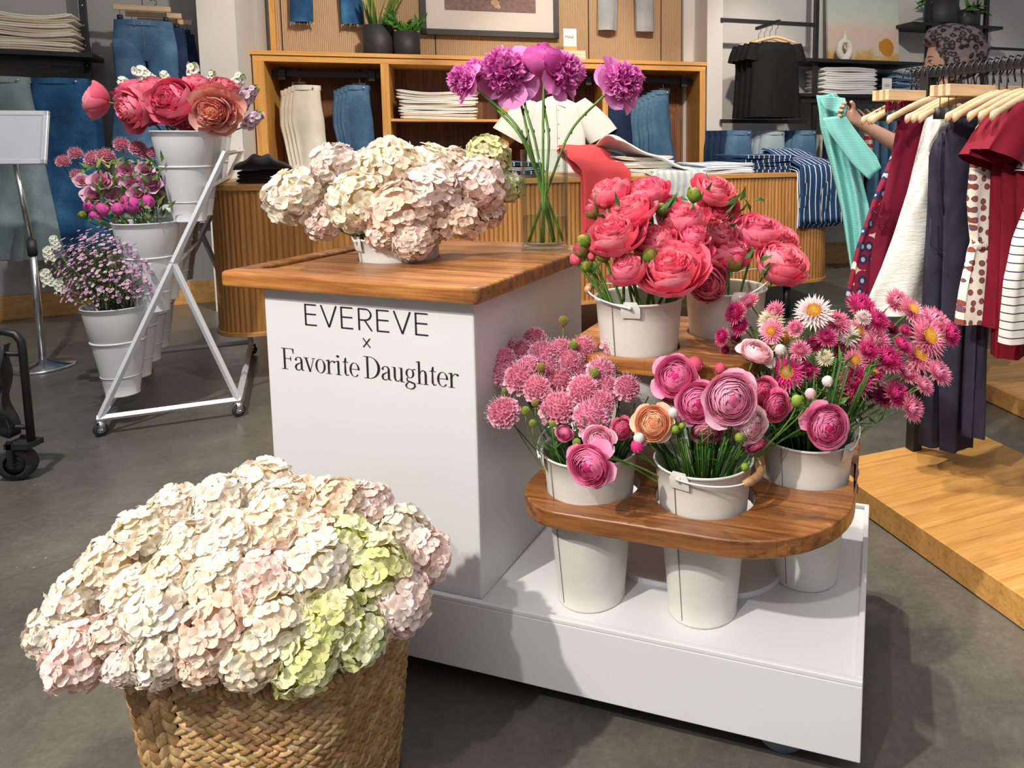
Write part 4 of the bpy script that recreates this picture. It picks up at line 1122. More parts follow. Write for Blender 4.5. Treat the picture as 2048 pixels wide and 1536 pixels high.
# ================= ranunculus in the middle bucket
ra = {k: get(('ra', k), lambda k=k, c=c: m_ranunculus(100 + len(k) + ord(k[0]), c)) for k, c in dict(pink=PINK, pale=PALE, hot=HOT, rose=ROSE, blush=BLUSH, peach=PEACH).items()}
ra2 = get('ra2', lambda: m_ranunculus(133, PINK, True, 1.5))
d2 = depth_of(cw(BK['b2'][0], BK['b2'][1], .62))
def AX(x, y, z): return (x, y, z)
RA = [(1351, 753, 88, 'pink', .0, (-.2, -.85, .5), 'pink ranunculus with pale heart at the upper left of the bunch'), (1395, 806, 84, 'pink', -.03, (.05, -1, .25), 'bright pink ranunculus left of the largest pale one'), (1462, 798, 108, 'pale', -.07, (.1, -1, .2), 'largest ranunculus, pale pink with dense whorls, in the centre'),
 (1306, 846, 74, 'peach', -.05, (-.1, -.9, .45), 'peach orange ranunculus at the left of the bunch'), (1527, 785, 60, 'hot', .02, (.1, -.9, .35), 'coral pink ranunculus with orange heart right of the largest one'), (1554, 814, 62, 'hot', -.02, (.35, -.9, .1), 'vivid pink ranunculus, rightmost of the middle bucket'),
 (1503, 853, 68, 'blush', -.05, (.3, -.9, .1), 'dusty blush ranunculus below the largest one'), (1413, 864, 68, 'rose', -.02, (0, -.7, -.3), 'dark rose ranunculus drooping under the largest one'), (1514, 702, 66, 'blush', .05, (.2, -.5, 1), 'pale blush ranunculus held high above the bunch'),
 (1514, 895, 40, 'hot', -.03, (.3, -.6, -.5), 'magenta ranunculus drooping by the wooden grip'), (1177, 932, 92, 'pink', -.14, (-.35, -1, .0), 'deep pink ranunculus hanging over the left bucket'), (1656, 853, 92, 'pink', -.04, (.2, -1, .1), 'rose pink ranunculus hanging over the right bucket'),
 (1197, 880, 62, 'pale', -.08, (.1, -.6, .6), 'light pink ranunculus leaning on the left bucket rim'), (1245, 859, 44, 'hot', -.03, (.3, -.9, .1), 'hot pink half-open ranunculus over the left bucket rim'), (1128, 868, 34, 'pink', -.02, (-.2, -.9, 0), 'small pink ranunculus tucked under the scabiosa'),
 (1277, 838, 30, 'pink', .02, (-.4, -.8, .3), 'small pink ranunculus behind the peach one'), (1346, 790, 50, 'pale', .02, (-.2, -.8, .2), 'pale ranunculus half hidden between pink and peach ones'), (1436, 826, 60, 'pink', -.01, (0, -1, 0), 'pink ranunculus tucked under the largest one on its left')]
for x, y, d, k, off, ax, look in RA:
    dep = d2 + off
    if x == 1656: dep = depth_of(cw(BK['b3'][0], BK['b3'][1], .62)) - .14
    c = at_depth(x, y, dep)
    me = ra2 if x == 1656 else ra[k]
    flower('ranunculus', look, 'flower', me, c, px_r(d, dep) * 1.02, ax, bucket_foot('b2', .05, .2), 'ranunculus of the middle bucket', .0022, stem_mat='stem', squash=.9, sag=.06)
RBUD = [(1390, 729, 40, 'pink', 'pink half-open ranunculus bud above the upper left bloom'), (1441, 737, 28, 'pink', 'pink bud peeking over the largest ranunculus'), (1561, 700, 28, 'white', 'white ranunculus bud beside the pale blush bloom'), (1278, 877, 28, 'white', 'white bud at the left of the peach ranunculus'),
 (1275, 893, 34, 'hot', 'hot pink bud below the white one on the left'), (1346, 826, 26, 'white', 'white opening bud right of the peach ranunculus'), (1351, 859, 20, 'green', 'round green bud under the opening white bud'), (1479, 875, 24, 'green', 'green bud with pink tip below the largest bloom'),
 (1490, 934, 20, 'green', 'green bud hanging at the handle of the middle bucket'), (1594, 802, 30, 'green', 'streaked green bud right of the vivid pink ranunculus'), (1621, 788, 28, 'blush', 'blush bud above the rose pink ranunculus'), (1655, 763, 28, 'white', 'cream green-tinged bud on an arched stem over the right bucket'), (1364, 852, 16, 'green', 'tiny green bud by the round one')]
bm_ = dict(pink=bud_c, hot=get('bh', lambda: m_bud(15, (.80, .05, .25), (.22, .34, .06), 4, .4)), white=get('bw', lambda: m_bud(16, (.86, .78, .72), (.40, .50, .16), 4, .45)), green=get('bgr', lambda: m_bud(17, (.30, .42, .06), (.16, .36, .04), 5, 1.1)), blush=get('bbl', lambda: m_bud(18, (.90, .55, .58), (.35, .45, .12), 4, .4)))
for x, y, d, k, look in RBUD:
    dep = d2 + (-.06 if y > 780 else .02); c = at_depth(x, y, dep)
    flower('ranunculus_bud', look, 'flower bud', bm_[k], c, px_r(d, dep) * 1.1, (RN.uniform(-.3, .3), -.5, .7), bucket_foot('b2', .05, .2), 'ranunculus buds', .0018)

# ================= strawflowers in the right bucket
st_ = {}
for k in SD:
    st_[k, 0] = get(('st', k, 0), lambda k=k: m_straw(150 + len(k), SD[k])); st_[k, 1] = get(('st', k, 1), lambda k=k: m_straw(160 + len(k), SD[k], YC if k != 'mag' else YW))
SF = [(1495, 602, 38, 'pink', 0), (1469, 625, 42, 'mag', 0), (1479, 651, 36, 'mag', 0), (1443, 673, 32, 'mag', 0), (1471, 676, 24, 'dark', 0), (1450, 701, 20, 'dark', 0), (1540, 642, 46, 'cream', 0), (1548, 622, 36, 'pink', 0), (1542, 662, 42, 'pink', 1), (1569, 677, 52, 'cream', 1),
 (1628, 621, 60, 'white', 1), (1724, 610, 54, 'mag', 0), (1727, 634, 28, 'white', 0), (1795, 601, 42, 'pink', 0), (1827, 618, 50, 'pink', 1), (1872, 642, 60, 'pink', 0), (1904, 668, 42, 'mag', 0), (1860, 672, 66, 'pink', 1), (1840, 710, 56, 'pink', 1), (1778, 716, 54, 'mag', 0),
 (1674, 643, 44, 'pink', 0), (1653, 674, 36, 'mag', 0), (1629, 688, 32, 'mag', 0), (1693, 671, 42, 'white', 0), (1716, 663, 46, 'pink', 1), (1756, 640, 42, 'mag', 0), (1756, 680, 44, 'pink', 0), (1687, 698, 40, 'dark', 0), (1711, 720, 42, 'pink', 1), (1573, 745, 56, 'mag', 1), (1616, 740, 38, 'mag', 0),
 (1711, 760, 60, 'mag', 0), (1743, 740, 50, 'mag', 1), (1817, 745, 42, 'pink', 0), (1880, 744, 46, 'pink', 0), (1769, 792, 40, 'dark', 0), (1795, 787, 50, 'mag', 0), (1827, 816, 46, 'pink', 0), (1685, 781, 22, 'dark', 0), (1690, 797, 26, 'dark', 0), (1735, 780, 40, 'dark', 0), (1811, 661, 24, 'mag', 0), (1785, 657, 24, 'dark', 0),
 (1590, 655, 30, 'pink', 0), (1600, 700, 34, 'pink', 0), (1650, 715, 30, 'cream', 0), (1806, 690, 36, 'mag', 0), (1738, 700, 40, 'mag', 0), (1850, 770, 34, 'pink', 0)]
d3 = depth_of(cw(BK['b3'][0], BK['b3'][1], .66))
lk = {('pink', 0): 'soft pink strawflower', ('pink', 1): 'soft pink strawflower with orange centre', ('mag', 0): 'magenta strawflower', ('mag', 1): 'magenta strawflower with orange centre', ('dark', 0): 'dark crimson strawflower', ('cream', 0): 'cream strawflower', ('cream', 1): 'cream strawflower with orange centre', ('white', 0): 'whitish strawflower', ('white', 1): 'whitish pink strawflower with orange heart'}
its = [dict(x=a, y=b, d=c, k=k, dd=q, look=lk[k, q]) for a, b, c, k, q in SF]
name_rows(its, 'of the right bucket', 4)
for it in its:
    dep = d3 + (700 - it['y']) * .0006 + RN.uniform(-.05, .03) + (.05 if it['k'] == 'dark' else 0) + (it['x'] > 1700) * .03; c = at_depth(it['x'], it['y'], dep)
    up = 1.0 if it['x'] in (1628, 1724, 1540, 1569, 1495) else .5
    ax = face(c, up, .3) + Vector(((it['x'] - 1660) / 220, 0, 0)) * .9
    flower('strawflower', it['label'], 'flower', st_[it['k'], it['dd']], c, px_r(it['d'], dep) * 1.32, ax, bucket_foot('b3', .05, .22), 'strawflowers in the right lower bucket', .0016, leaves=2)
for bk, nm, ctr, spread, n in (('b3', 'strawflower leaves above the right bucket', (1680, 800), .09, 210), ('b2', 'ranunculus stalks and leaves inside the middle bucket', (1410, 900), .06, 90), ('b1', 'thin green scabiosa stalks inside the left bucket', (1150, 870), .06, 90)):
    l = MB(); base = cw(BK[bk][0], BK[bk][1], .50)
    for k in range(n):
        a = RN.uniform(0, 6.3); r = .075 * math.sqrt(RN.random()); p0 = base + Vector((r * math.cos(a) * .8, r * math.sin(a) * .8, 0))
        h = RN.uniform(.06, .16) if bk != 'b3' else RN.uniform(.08, .27)
        p1 = base + Vector((r * math.cos(a) * (1.3 + h * 3), r * math.sin(a) * (1.2 + h * 2), h))
        l.tube([p0, (p0 + p1) / 2 + Vector((0, 0, .01)), p1], .0016, 5, jit((.05, .13, .022), RN, .4))
        if bk == 'b3' or k % 3 == 0:
            m_leaf(l, p1 - (p1 - p0) * RN.uniform(0, .5), Vector((RN.uniform(-1, 1), RN.uniform(-1, 1), RN.uniform(.1, 1.2))), RN.uniform(.03, .06), .006, jit((.06, .17, .03), RN, .3), .6, RN)
    tag(l.obj('stems_and_leaves', M['vcol']), nm, 'foliage', kind='stuff')
l = MB()
for k in range(26):
    a = RN.uniform(0, 6.3); base = cw(BK['top'][0], BK['top'][1], .90); p = base + Vector((.06 * math.cos(a), .06 * math.sin(a), 0)); q = base + Vector((.14 * math.cos(a), .12 * math.sin(a), RN.uniform(.08, .16)))
    l.tube([p, (p + q) / 2 + Vector((0, 0, .02)), q], .003, 6, jit((.20, .26, .04), RN, .3))
tag(l.obj('hydrangea_stalks', M['vcol']), 'green hydrangea stalks rising from the counter bucket', 'foliage', kind='stuff')
# ------------------------------------------------------------------ plane intersection in a furniture frame
def onf(Fm, px, py, yl=0.0):
    """local (x, z) where the sight line meets the plane y = yl of frame Fm"""
    Mi = Fm.inverted(); a = Mi @ Vector((0, 0, HC)); d = Mi.to_3x3() @ ray(px, py); t = (yl - a.y) / d.y
    return a.x + d.x * t, a.z + d.z * t
def fthing(name, label, cat, Fm, loc, rz=0, group=None):
    p = Fm @ Vector(loc); ang = math.atan2(Fm[1][0], Fm[0][0])
    return thing(name, label, cat, p, ang + rz, group)

# ------------------------------------------------------------------ left white flower stand
RKM = frame(-2.256, 2.877, 25.8)
stand = fthing('flower_stand', 'white metal A-frame flower stand on casters, left of the cart', 'stand', RKM, (0, 0, 0))
def seg(parent, nm, a, b, r=.0105, mat='white_metal'):
    m_ = MB(); m_.tube([a, b], r * 1.25, 4); return m_.obj(nm, M[mat], parent, False)
RL = 1.02
for yy in (0, RL):
    seg(stand, 'front_leg', (0, yy, .075), (.503, yy, 1.15)); seg(stand, 'rear_leg', (.49, yy, .075), (.285, yy, .70)); seg(stand, 'foot_rail', (-.01, yy, .075), (.50, yy, .075))
seg(stand, 'cross_rail', (.49, 0, .075), (.49, RL, .075)); seg(stand, 'cross_rail', (.005, 0, .085), (.005, RL, .085))
for z_ in (.33, .66, 1.0, 1.14):
    x_ = .503 * (z_ - .075) / 1.075; seg(stand, 'bucket_rail', (x_, 0, z_), (x_, RL, z_), .008); 
for (x_, y_) in ((0, 0), (.49, 0), (0, RL), (.49, RL)): caster('wheel', stand, (x_, y_, .028), .026, .02, 'rubber', 'chrome', .5)
rings = [(.055, .49 * .8, 0), (.19, .83, 1), (.345, 1.2, 2)]
tall_n = {0: 'bottom', 1: 'middle', 2: 'top'}
def tallbucket(x_, y_, ztop, label):
    b = fthing('flower_bucket', label, 'bucket', RKM, (x_, y_, ztop - .385), 0, 'tall white buckets on the flower stand')
    bucket_body(b, None, .385, .122, .060, 'white_metal')
    for z_, w in ((.235, .004), (.085, .0015)):
        r = .060 + (.122 - .060) * z_ / .385; t = MB(); t.tube([(r * math.cos(2 * PI * k / 40), r * math.sin(2 * PI * k / 40), z_) for k in range(40)], w, 6, closed=True)
        t.obj('band', M['white_metal'], b)
    return b
zt_ = [.515, .860, 1.236]; xt_ = [.060, .187, .344]
wht = {0: ['nearest white tall bucket of the bottom row, full of waxflower', 'second white tall bucket of the bottom row, behind the waxflower bucket', 'third white tall bucket of the bottom row', 'farthest white tall bucket of the bottom row'],
       1: ['nearest white tall bucket of the middle row with lisianthus and pink buds', 'second white tall bucket of the middle row, mostly behind the first', 'third white tall bucket of the middle row', 'farthest white tall bucket of the middle row'],
       2: ['nearest white tall bucket of the top row, full of coral peonies', 'second white tall bucket of the top row, mostly behind the first', 'third white tall bucket of the top row', 'farthest white tall bucket of the top row']}
TB = {}
for t_ in range(3):
    for k in range(4):
        if t_ == 2 and k == 3 or t_ == 0 and k == 3: pass
        TB[t_, k] = tallbucket(xt_[t_], .125 + .26 * k, zt_[t_], wht[t_][k])
def rk(t_, k=0): return RKM @ Vector((xt_[t_], .125 + .26 * k, zt_[t_]))
# coral peonies of the top bucket
def lfoot(t_, k=0): 
    a = RN.uniform(0, 6.3); return rk(t_, k) + Vector((.05 * math.cos(a), .05 * math.sin(a), -.12))
pe_peach = get('pp', lambda: m_peony(44, PEACHY, 1.3, 9, (.88, .55, .08)))
dT = depth_of(rk(2))
LP = [(189, 202, 62, 2, -.0, (-.9, -.3, .1), 'pink peony hanging out farthest left over the stand'), (262, 219, 80, 2, -.05, (-.4, -.8, -.2), 'open coral peony drooping left of the top bucket'), (262, 178, 60, 1, .02, (-.3, -.2, .9), 'coral peony above the drooping one on the stand'),
 (312, 176, 72, 0, .03, (0, -.3, 1), 'coral peony at the top, left of the largest on the stand'), (343, 200, 92, 1, -.06, (0, -.9, .35), 'largest ruffled coral peony facing front on the stand'), (393, 168, 62, 0, .04, (.1, -.2, 1), 'coral peony behind the largest, under the white stock'),
 (408, 186, 58, 1, .0, (.2, -.4, .9), 'coral peony between the largest and the rightmost ones'), (451, 174, 56, 4, .0, (.4, -.3, .8), 'closed hot coral peony at the upper right of the stand bunch'), (427, 222, 78, 9, -.06, (.2, -.8, -.1), 'peach peony with yellow heart low on the right'),
 (462, 216, 52, 1, .0, (.7, -.3, .1), 'coral peony behind the peach one at the right'), (374, 232, 58, 2, -.03, (0, -.8, -.1), 'coral peony low between the largest and the peach one'), (298, 228, 46, 1, .0, (-.2, -.6, -.1), 'coral peony half hidden low behind the largest')]
for x, y, d, mi, off, ax, look in LP:
    dep = dT + off; c = at_depth(x, y, dep)
    flower('peony', look, 'flower', pe_peach if mi == 9 else pe[mi], c, px_r(d, dep) * 1.02, ax, lfoot(2), 'coral peonies on the white stand', .004)
def m_stock(seed, cols):
    rnd = random.Random(seed); mb = MB()
    for k in range(30):
        z = -1 + 2 * k / 29; a = k * 2.4; r = .42 * (1 - .35 * (z + 1) / 2)
        p = Vector((r * math.cos(a), r * math.sin(a), z)); Mx = Matrix.Translation(p) @ align(Vector((math.cos(a), math.sin(a), .3)), a)
        if z < .55:
            for q in range(5): petal(mb, q * 1.2566, .02, 0, .34, .2, 1.0, 1.7, .1, .05, jit(cols[0], rnd), jit(cols[1], rnd), 3, 3, .4, .3, .05, rnd, Mx=Mx)
        mb.sphere(tuple(p * (1 if z < .55 else .7)), .12 if z >= .55 else .07, 6, 4, jit((.30, .42, .08), rnd))
    return mb.mesh('stock_spike', M['petal'])
stw = get('stw', lambda: m_stock(4, ((.78, .82, .55), (.93, .93, .86)))); stl = get('stl', lambda: m_stock(5, ((.66, .42, .58), (.80, .60, .74))))
ST = [(287, 150, 52, stw, 'white stock spike above the peonies, second from left'), (252, 168, 40, stw, 'small white stock spike at the upper left of the stand bunch'), (386, 142, 44, stw, 'white stock spike at the top centre of the stand bunch'), (330, 152, 30, stw, 'white stock tip between two white spikes'), (424, 152, 30, stw, 'small white stock tip above the closed coral peony'),
 (490, 198, 60, stl, 'lilac stock spike at the right of the peonies'), (476, 162, 46, stw, 'green-tipped stock spike at the upper right'), (510, 236, 46, stl, 'lilac stock spike sticking out lowest on the right'), (504, 184, 40, stl, 'lilac stock spike farthest to the upper right'), (478, 216, 40, stl, 'lilac stock spike behind the peach peony')]
for x, y, d, me, look in ST:
    dep = dT + .10; c = at_depth(x, y, dep)
    flower('stock', look, 'flower', me, c, px_r(d, dep), ((x - 380) / 130, -.1, .8), lfoot(2), 'stock spikes on the white stand', .003, bloom='flower_spike')
# middle row: scabiosa, lisianthus and magenta buds
dM = depth_of(rk(1)); li_ = [get(('li', i), lambda i=i: m_rosette(200 + i, [((.62, .20, .36), (.85, .42, .58), (.94, .62, .76)), ((.72, .30, .40), (.92, .58, .64), (.97, .78, .82))][i])) for i in range(2)]
SL = [(126, 321, 28), (150, 305, 28), (243, 287, 32), (274, 293, 34), (188, 316, 38), (210, 310, 36), (153, 348, 26), (290, 305, 30), (306, 303, 26), (224, 326, 30)]
its = [dict(x=a, y=b, d=c, look='dusky rose scabiosa bloom') for a, b, c in SL]
name_rows(its, 'on the white stand', 2)
for it in its:
    dep = dM + .08 + RN.uniform(-.03, .05); c = at_depth(it['x'], it['y'], dep)
    flower('scabiosa', it['label'], 'flower', sc[2], c, px_r(it['d'], dep) * 1.1, face(c, 1.0, .3), lfoot(1), 'scabiosa on the white stand', .0016, stem_mat='stem_dark')
LS = [(254, 340, 38, 0), (202, 362, 42, 0), (186, 388, 40, 0), (265, 366, 40, 0), (303, 369, 38, 0), (277, 388, 38, 0), (221, 384, 36, 1), (233, 396, 34, 0), (290, 337, 30, 0), (164, 362, 28, 1), (300, 344, 26, 0), (238, 364, 26, 0), (312, 392, 28, 1)]
its = [dict(x=a, y=b, d=c, m=m, look=['mauve pink lisianthus bloom', 'pale pink lisianthus bloom'][m]) for a, b, c, m in LS]
name_rows(its, 'on the white stand', 3)
for it in its:
    dep = dM + RN.uniform(-.03, .05); c = at_depth(it['x'], it['y'], dep)
    flower('lisianthus', it['label'], 'flower', li_[it['m']], c, px_r(it['d'], dep) * 1.1, face(c, .6, .4), lfoot(1), 'lisianthus on the white stand', .0018)
mb_ = get('mbud', lambda: m_bud(31, (.80, .10, .42), (.30, .42, .08), 5, .45))
MBU = [(181, 413, 28, 'magenta and green peony bud, leftmost of the bud row on the stand'), (206, 419, 30, 'magenta peony bud, second from left of the bud row on the stand'), (237, 418, 28, 'magenta peony bud in the middle of the bud row'), (265, 411, 36, 'widest magenta peony bud of the bud row'),
 (295, 404, 30, 'magenta peony bud at the right end of the bud row'), (187, 430, 18, 'tiny magenta bud below the bud row on the left'), (197, 432, 16, 'tiny green-pink bud beside the tiny magenta one'), (166, 430, 18, 'green closed bud at the left of the bud row'), (250, 400, 20, 'small magenta bud behind the widest one')]
for x, y, d, look in MBU:
    dep = dM - .06; c = at_depth(x, y, dep)
    flower('peony_bud', look, 'flower bud', mb_ if 'green closed' not in look else bud_g2, c, px_r(d, dep) * 1.15, ((x - 240) / 200, -.3, .9), lfoot(1), 'magenta buds on the white stand', .003)
l = MB()
for k in range(230):
    p = rk(1) + Vector((RN.uniform(-.20, .12), RN.uniform(-.10, .14), RN.uniform(-.01, .25)))
    m_leaf(l, p, Vector((RN.uniform(-1, 1), RN.uniform(-1, 1), RN.uniform(.2, 1.3))), RN.uniform(.03, .06), .009, jit(((.09, .22, .05) if k % 3 else (.38, .46, .14)), RN, .3), .4, RN)
tag(l.obj('lisianthus_foliage', M['vcol']), 'green leaves and pointed buds among the mauve lisianthus on the stand', 'foliage', kind='stuff')
# waxflower cloud in the bottom bucket
l = MB(); wb = rk(0)
tips = []
for k in range(330):
    d = fib(330, k, -.6); e = Vector((d.x * .215, d.y * .15, .135 + d.z * .19)); q = e * RN.uniform(.72, 1.0)
    q += Vector((-.02, 0, .02)); tips.append(q)
    if k % 3 == 0:
        a = RN.uniform(0, 6.3); p0 = Vector((.05 * math.cos(a), .05 * math.sin(a), -.05))
        l.tube([wb + p0, wb + (p0 + q) * .5 + Vector((0, 0, .03)), wb + q], .0012, 4, jit((.10, .12, .03), RN, .3))
    for j in range(7): m_leaf(l, wb + q * RN.uniform(.35, 1) + Vector((RN.uniform(-.02, .02),) * 3), Vector((RN.uniform(-1, 1), RN.uniform(-1, 1), RN.uniform(0, 1.4))), RN.uniform(.018, .034), .0016, jit((.09, .15, .04), RN, .35), .2, RN)
tag(l.obj('waxflower_foliage', M['vcol']), 'needle-like waxflower foliage bushing out of the bottom bucket', 'foliage', kind='stuff')
l = MB()
for q in tips:
    for j in range(3):
        p = wb + q + Vector((RN.uniform(-.022, .022), RN.uniform(-.022, .022), RN.uniform(-.022, .022)))
        c = jit(RN.choice([(.66, .36, .56), (.78, .50, .66), (.55, .28, .48), (.84, .62, .74)]), RN, .1)
        Mx = Matrix.Translation(p) @ align((q + Vector((0, -.15, .1))).normalized(), RN.uniform(0, 6)) @ Matrix.Scale(RN.uniform(.0055, .0085), 4)
        for t_ in range(5): petal(l, t_ * 1.2566, .1, 0, .9, .55, 1.2, 1.5, 0, 0, lerp(c, (.3, .04, .12), .5), c, 2, 2, .5, .3, 0, RN, Mx=Mx)
tag(l.obj('waxflower_blossoms', M['vcol']), 'countless tiny mauve waxflower blossoms over the bottom bucket of the stand', 'flowers', kind='stuff')
for it in (dict(x=98, y=482), dict(x=100, y=512), dict(x=85, y=545)):
    pass
snap = [(108, 482, 26, 'greenish white snapdragon tip, highest left of the waxflower'), (96, 506, 30, 'white snapdragon spike left of the waxflower, middle one'), (92, 552, 34, 'white snapdragon spike left of the waxflower, lowest one'), (118, 570, 30, 'white snapdragon blossoms peeking under the waxflower')]
for x, y, d, look in snap:
    dep = depth_of(rk(0, 1)) ; c = at_depth(x, y, dep)
    flower('snapdragon', look, 'flower', stw, c, px_r(d, dep) * 1.1, (-.3, 0, 1), lfoot(0, 1), 'white snapdragons on the stand', .002, bloom='flower_spike')

# ------------------------------------------------------------------ sign holder, wagon
ST_ = thing('sign_stand', 'chrome floor stand with blank silver-framed sign at the left edge', 'sign stand', (-3.24, 3.78, 0))
mb = MB(); mb.lathe([(0, 0), (.135, 0), (.14, .006), (.13, .014), (.04, .03), (.02, .045), (0, .05)], 40); mb.obj('base_plate', M['chrome'], ST_)
mb = MB(); mb.tube([(0, 0, .04), (0, 0, .66)], .0165, 14); mb.tube([(0, 0, .64), (-.05, 0, 1.12)], .0125, 14); mb.obj('pole', M['chrome'], ST_)
mb = MB(); mb.tube([(0, 0, .60), (-.002, 0, .68)], .021, 14); mb.obj('clamp_collar', M['black_plastic'], ST_)
sp = MB(); SM = Matrix.Translation((-.11, -.02, 1.21)) @ Matrix.Rotation(math.radians(12), 4, 'Z') @ Matrix.Rotation(math.radians(-14), 4, 'X')
sp.box((-.21, -.006, -.125), (.21, .006, .125), SM); M['sign_panel'] = plain('sign_panel', (.42, .43, .46), .4, var=.02)
pa = sp.obj('sign_panel', M['sign_panel'], ST_, False)
fr = MB()
for a, b in (((-.225, -.01, -.14), (-.2, .01, .14)), ((.2, -.01, -.14), (.225, .01, .14)), ((-.225, -.01, .115), (.225, .01, .14)), ((-.225, -.01, -.14), (.225, .01, -.115))): fr.box(a, b, SM)
M['alu'] = plain('alu', (.78, .80, .82), .28, .6); bevel(fr.obj('silver_frame', M['alu'], pa, False), .003)

WG = thing('folding_wagon', 'black folding wagon with big wheel, cut off at the left edge', 'wagon', (-2.30, 2.50, 0))
wm = Matrix.Translation((.035, 0, .058)) @ Matrix.Rotation(.15, 4, 'Z') @ Matrix.Rotation(PI / 2, 4, 'X')
mb = MB(); mb.lathe([(.036, -.02), (.055, -.022), (.058, -.012), (.058, .012), (.055, .022), (.036, .02)], 40, wm); w_ = mb.obj('wheel', M['rubber'], WG)
mb = MB(); mb.lathe([(.004, -.018), (.012, -.02), (.037, -.012), (.037, .012), (.012, .02), (.004, .018)], 32, wm); mb.obj('wheel_disc', M['black_plastic'], w_)
mb = MB(); mb.tube([(.035, -.026, .058), (.035, .026, .058)], .004, 8); mb.obj('axle', M['chrome'], w_)
fr_ = MB(); fr_.box((.028, -.034, .05), (.046, -.026, .15)); fr_.box((.028, .026, .05), (.046, .034, .15)); fr_.box((.02, -.034, .12), (.105, .034, .14))
fr_.obj('wheel_fork', M['black_plastic'], WG, False)
fr_ = MB(); fr_.tube([(.09, 0, .13), (.09, 0, .46), (.088, 0, .50), (.07, 0, .525), (.03, 0, .535), (-.10, .0, .53), (-.40, .02, .50)], .0125, 10); fr_.obj('frame_tube', M['black_metal'], WG)
for z_ in (.19, .455):
    fr_ = MB(); fr_.tube([(.09, 0, z_), (-.4, .02, z_)], .009, 8); fr_.obj('frame_rail', M['black_metal'], WG)
mb = MB(); rr_ = random.Random(2)
mb.grid(lambda i, j: (.035 - .5 * j + .012 * math.sin(i * 9) * (1 - j), -.03 + .012 * math.sin(i * 14 + j * 5), .16 + .33 * i + .015 * math.sin(j * 12) - .03 * math.sin(i * PI) * 0), 16, 10)
mb.grid(lambda i, j: (.035 - .02 * math.sin(i * PI) + .01 * math.sin(i * 12), -.03 + .05 * j, .16 + .33 * i), 16, 4)
M['nylon'] = plain('nylon', (.02, .02, .022), .6, bmp=.3, bscale=20)
bg = mb.obj('fabric_basket', M['nylon'], WG); so_ = bg.modifiers.new('s', 'SOLIDIFY'); so_.thickness = .004

# ------------------------------------------------------------------ garment builders
def prop_stack(rows): pass
def fold_mesh(w, d, t, seed, sag=.0, mat=None, droop=.012):
    """one folded garment lying flat: rounded double fold at the front and on the right"""
    rnd = random.Random(seed); mb = MB(); n = 16
    ph = rnd.uniform(0, 6); wob = rnd.uniform(.6, 1.2)
    prof = []   # closed section in (y, z): two bumps on the front
    for k in range(7): a = -PI / 2 - PI * k / 6; prof.append((t * .25 * math.cos(a), t * .25 + t * .25 * math.sin(a)))
    for k in range(1, 7): a = -PI / 2 - PI * k / 6; prof.append((t * .25 * math.cos(a), t * .75 + t * .25 * math.sin(a)))
    prof += [(d * .3, t * 1.0), (d * .65, t), (d - t * .3, t), (d, t * .5), (d - t * .3, 0), (d * .5, 0), (d * .25, 0)]
    vs = []; m = len(prof)
    for i in range(n + 1):
        u = i / n; x = (u - .5) * w
        e = max(0, 1 - (min(u, 1 - u) / .05)) if min(u, 1 - u) < .05 else 0
        zo = sag * (2 * u - 1) ** 2 + droop * .3 * math.sin(u * 7 * wob + ph)
        yo = .006 * math.sin(u * 5 + ph * 2)
        for (y, z) in prof: vs.append((x, y + yo + e * .004, (z - t / 2) * (1 - .6 * e) + t / 2 + zo))
    fs = [(i * m + k, i * m + (k + 1) % m, (i + 1) * m + (k + 1) % m, (i + 1) * m + k) for i in range(n) for k in range(m)]
    fs.append(tuple(range(m - 1, -1, -1))); fs.append(tuple(n * m + k for k in range(m)))
    mb.add(vs, fs); return mb.mesh('folded_garment', mat)
def stack(name, cat, Fm, x, y, z, n, w, d, t, mats, base, labels, group, seed=0, sag=.0, rz=0):
    zz = z
    names_ = ['bottom one', 'second from the bottom', 'third from the bottom', 'fourth from the bottom', 'fifth from the bottom', 'sixth from the bottom', 'seventh from the bottom', 'eighth from the bottom', 'ninth from the bottom']
    for k in range(n):
        rnd = random.Random(seed + k); tt = t * rnd.uniform(.9, 1.1)
        pos = 'top one' if k == n - 1 else names_[min(k, 8)]
        me = fold_mesh(w * rnd.uniform(.95, 1.03), d, tt * .97, seed + k, sag * (k / max(n - 1, 1)), M[mats[k % len(mats)]])
        o = bpy.data.objects.new(name, me); COL.objects.link(o)
        p = Fm @ Vector((x + rnd.uniform(-.008, .008), y + rnd.uniform(-.008, .008), zz)); o.location = p
        o.rotation_euler = (0, 0, math.atan2(Fm[1][0], Fm[0][0]) + rz + rnd.uniform(-.03, .03))
        tag(o, f'{base}, {pos} {labels}', cat, group); zz += tt
    return zz
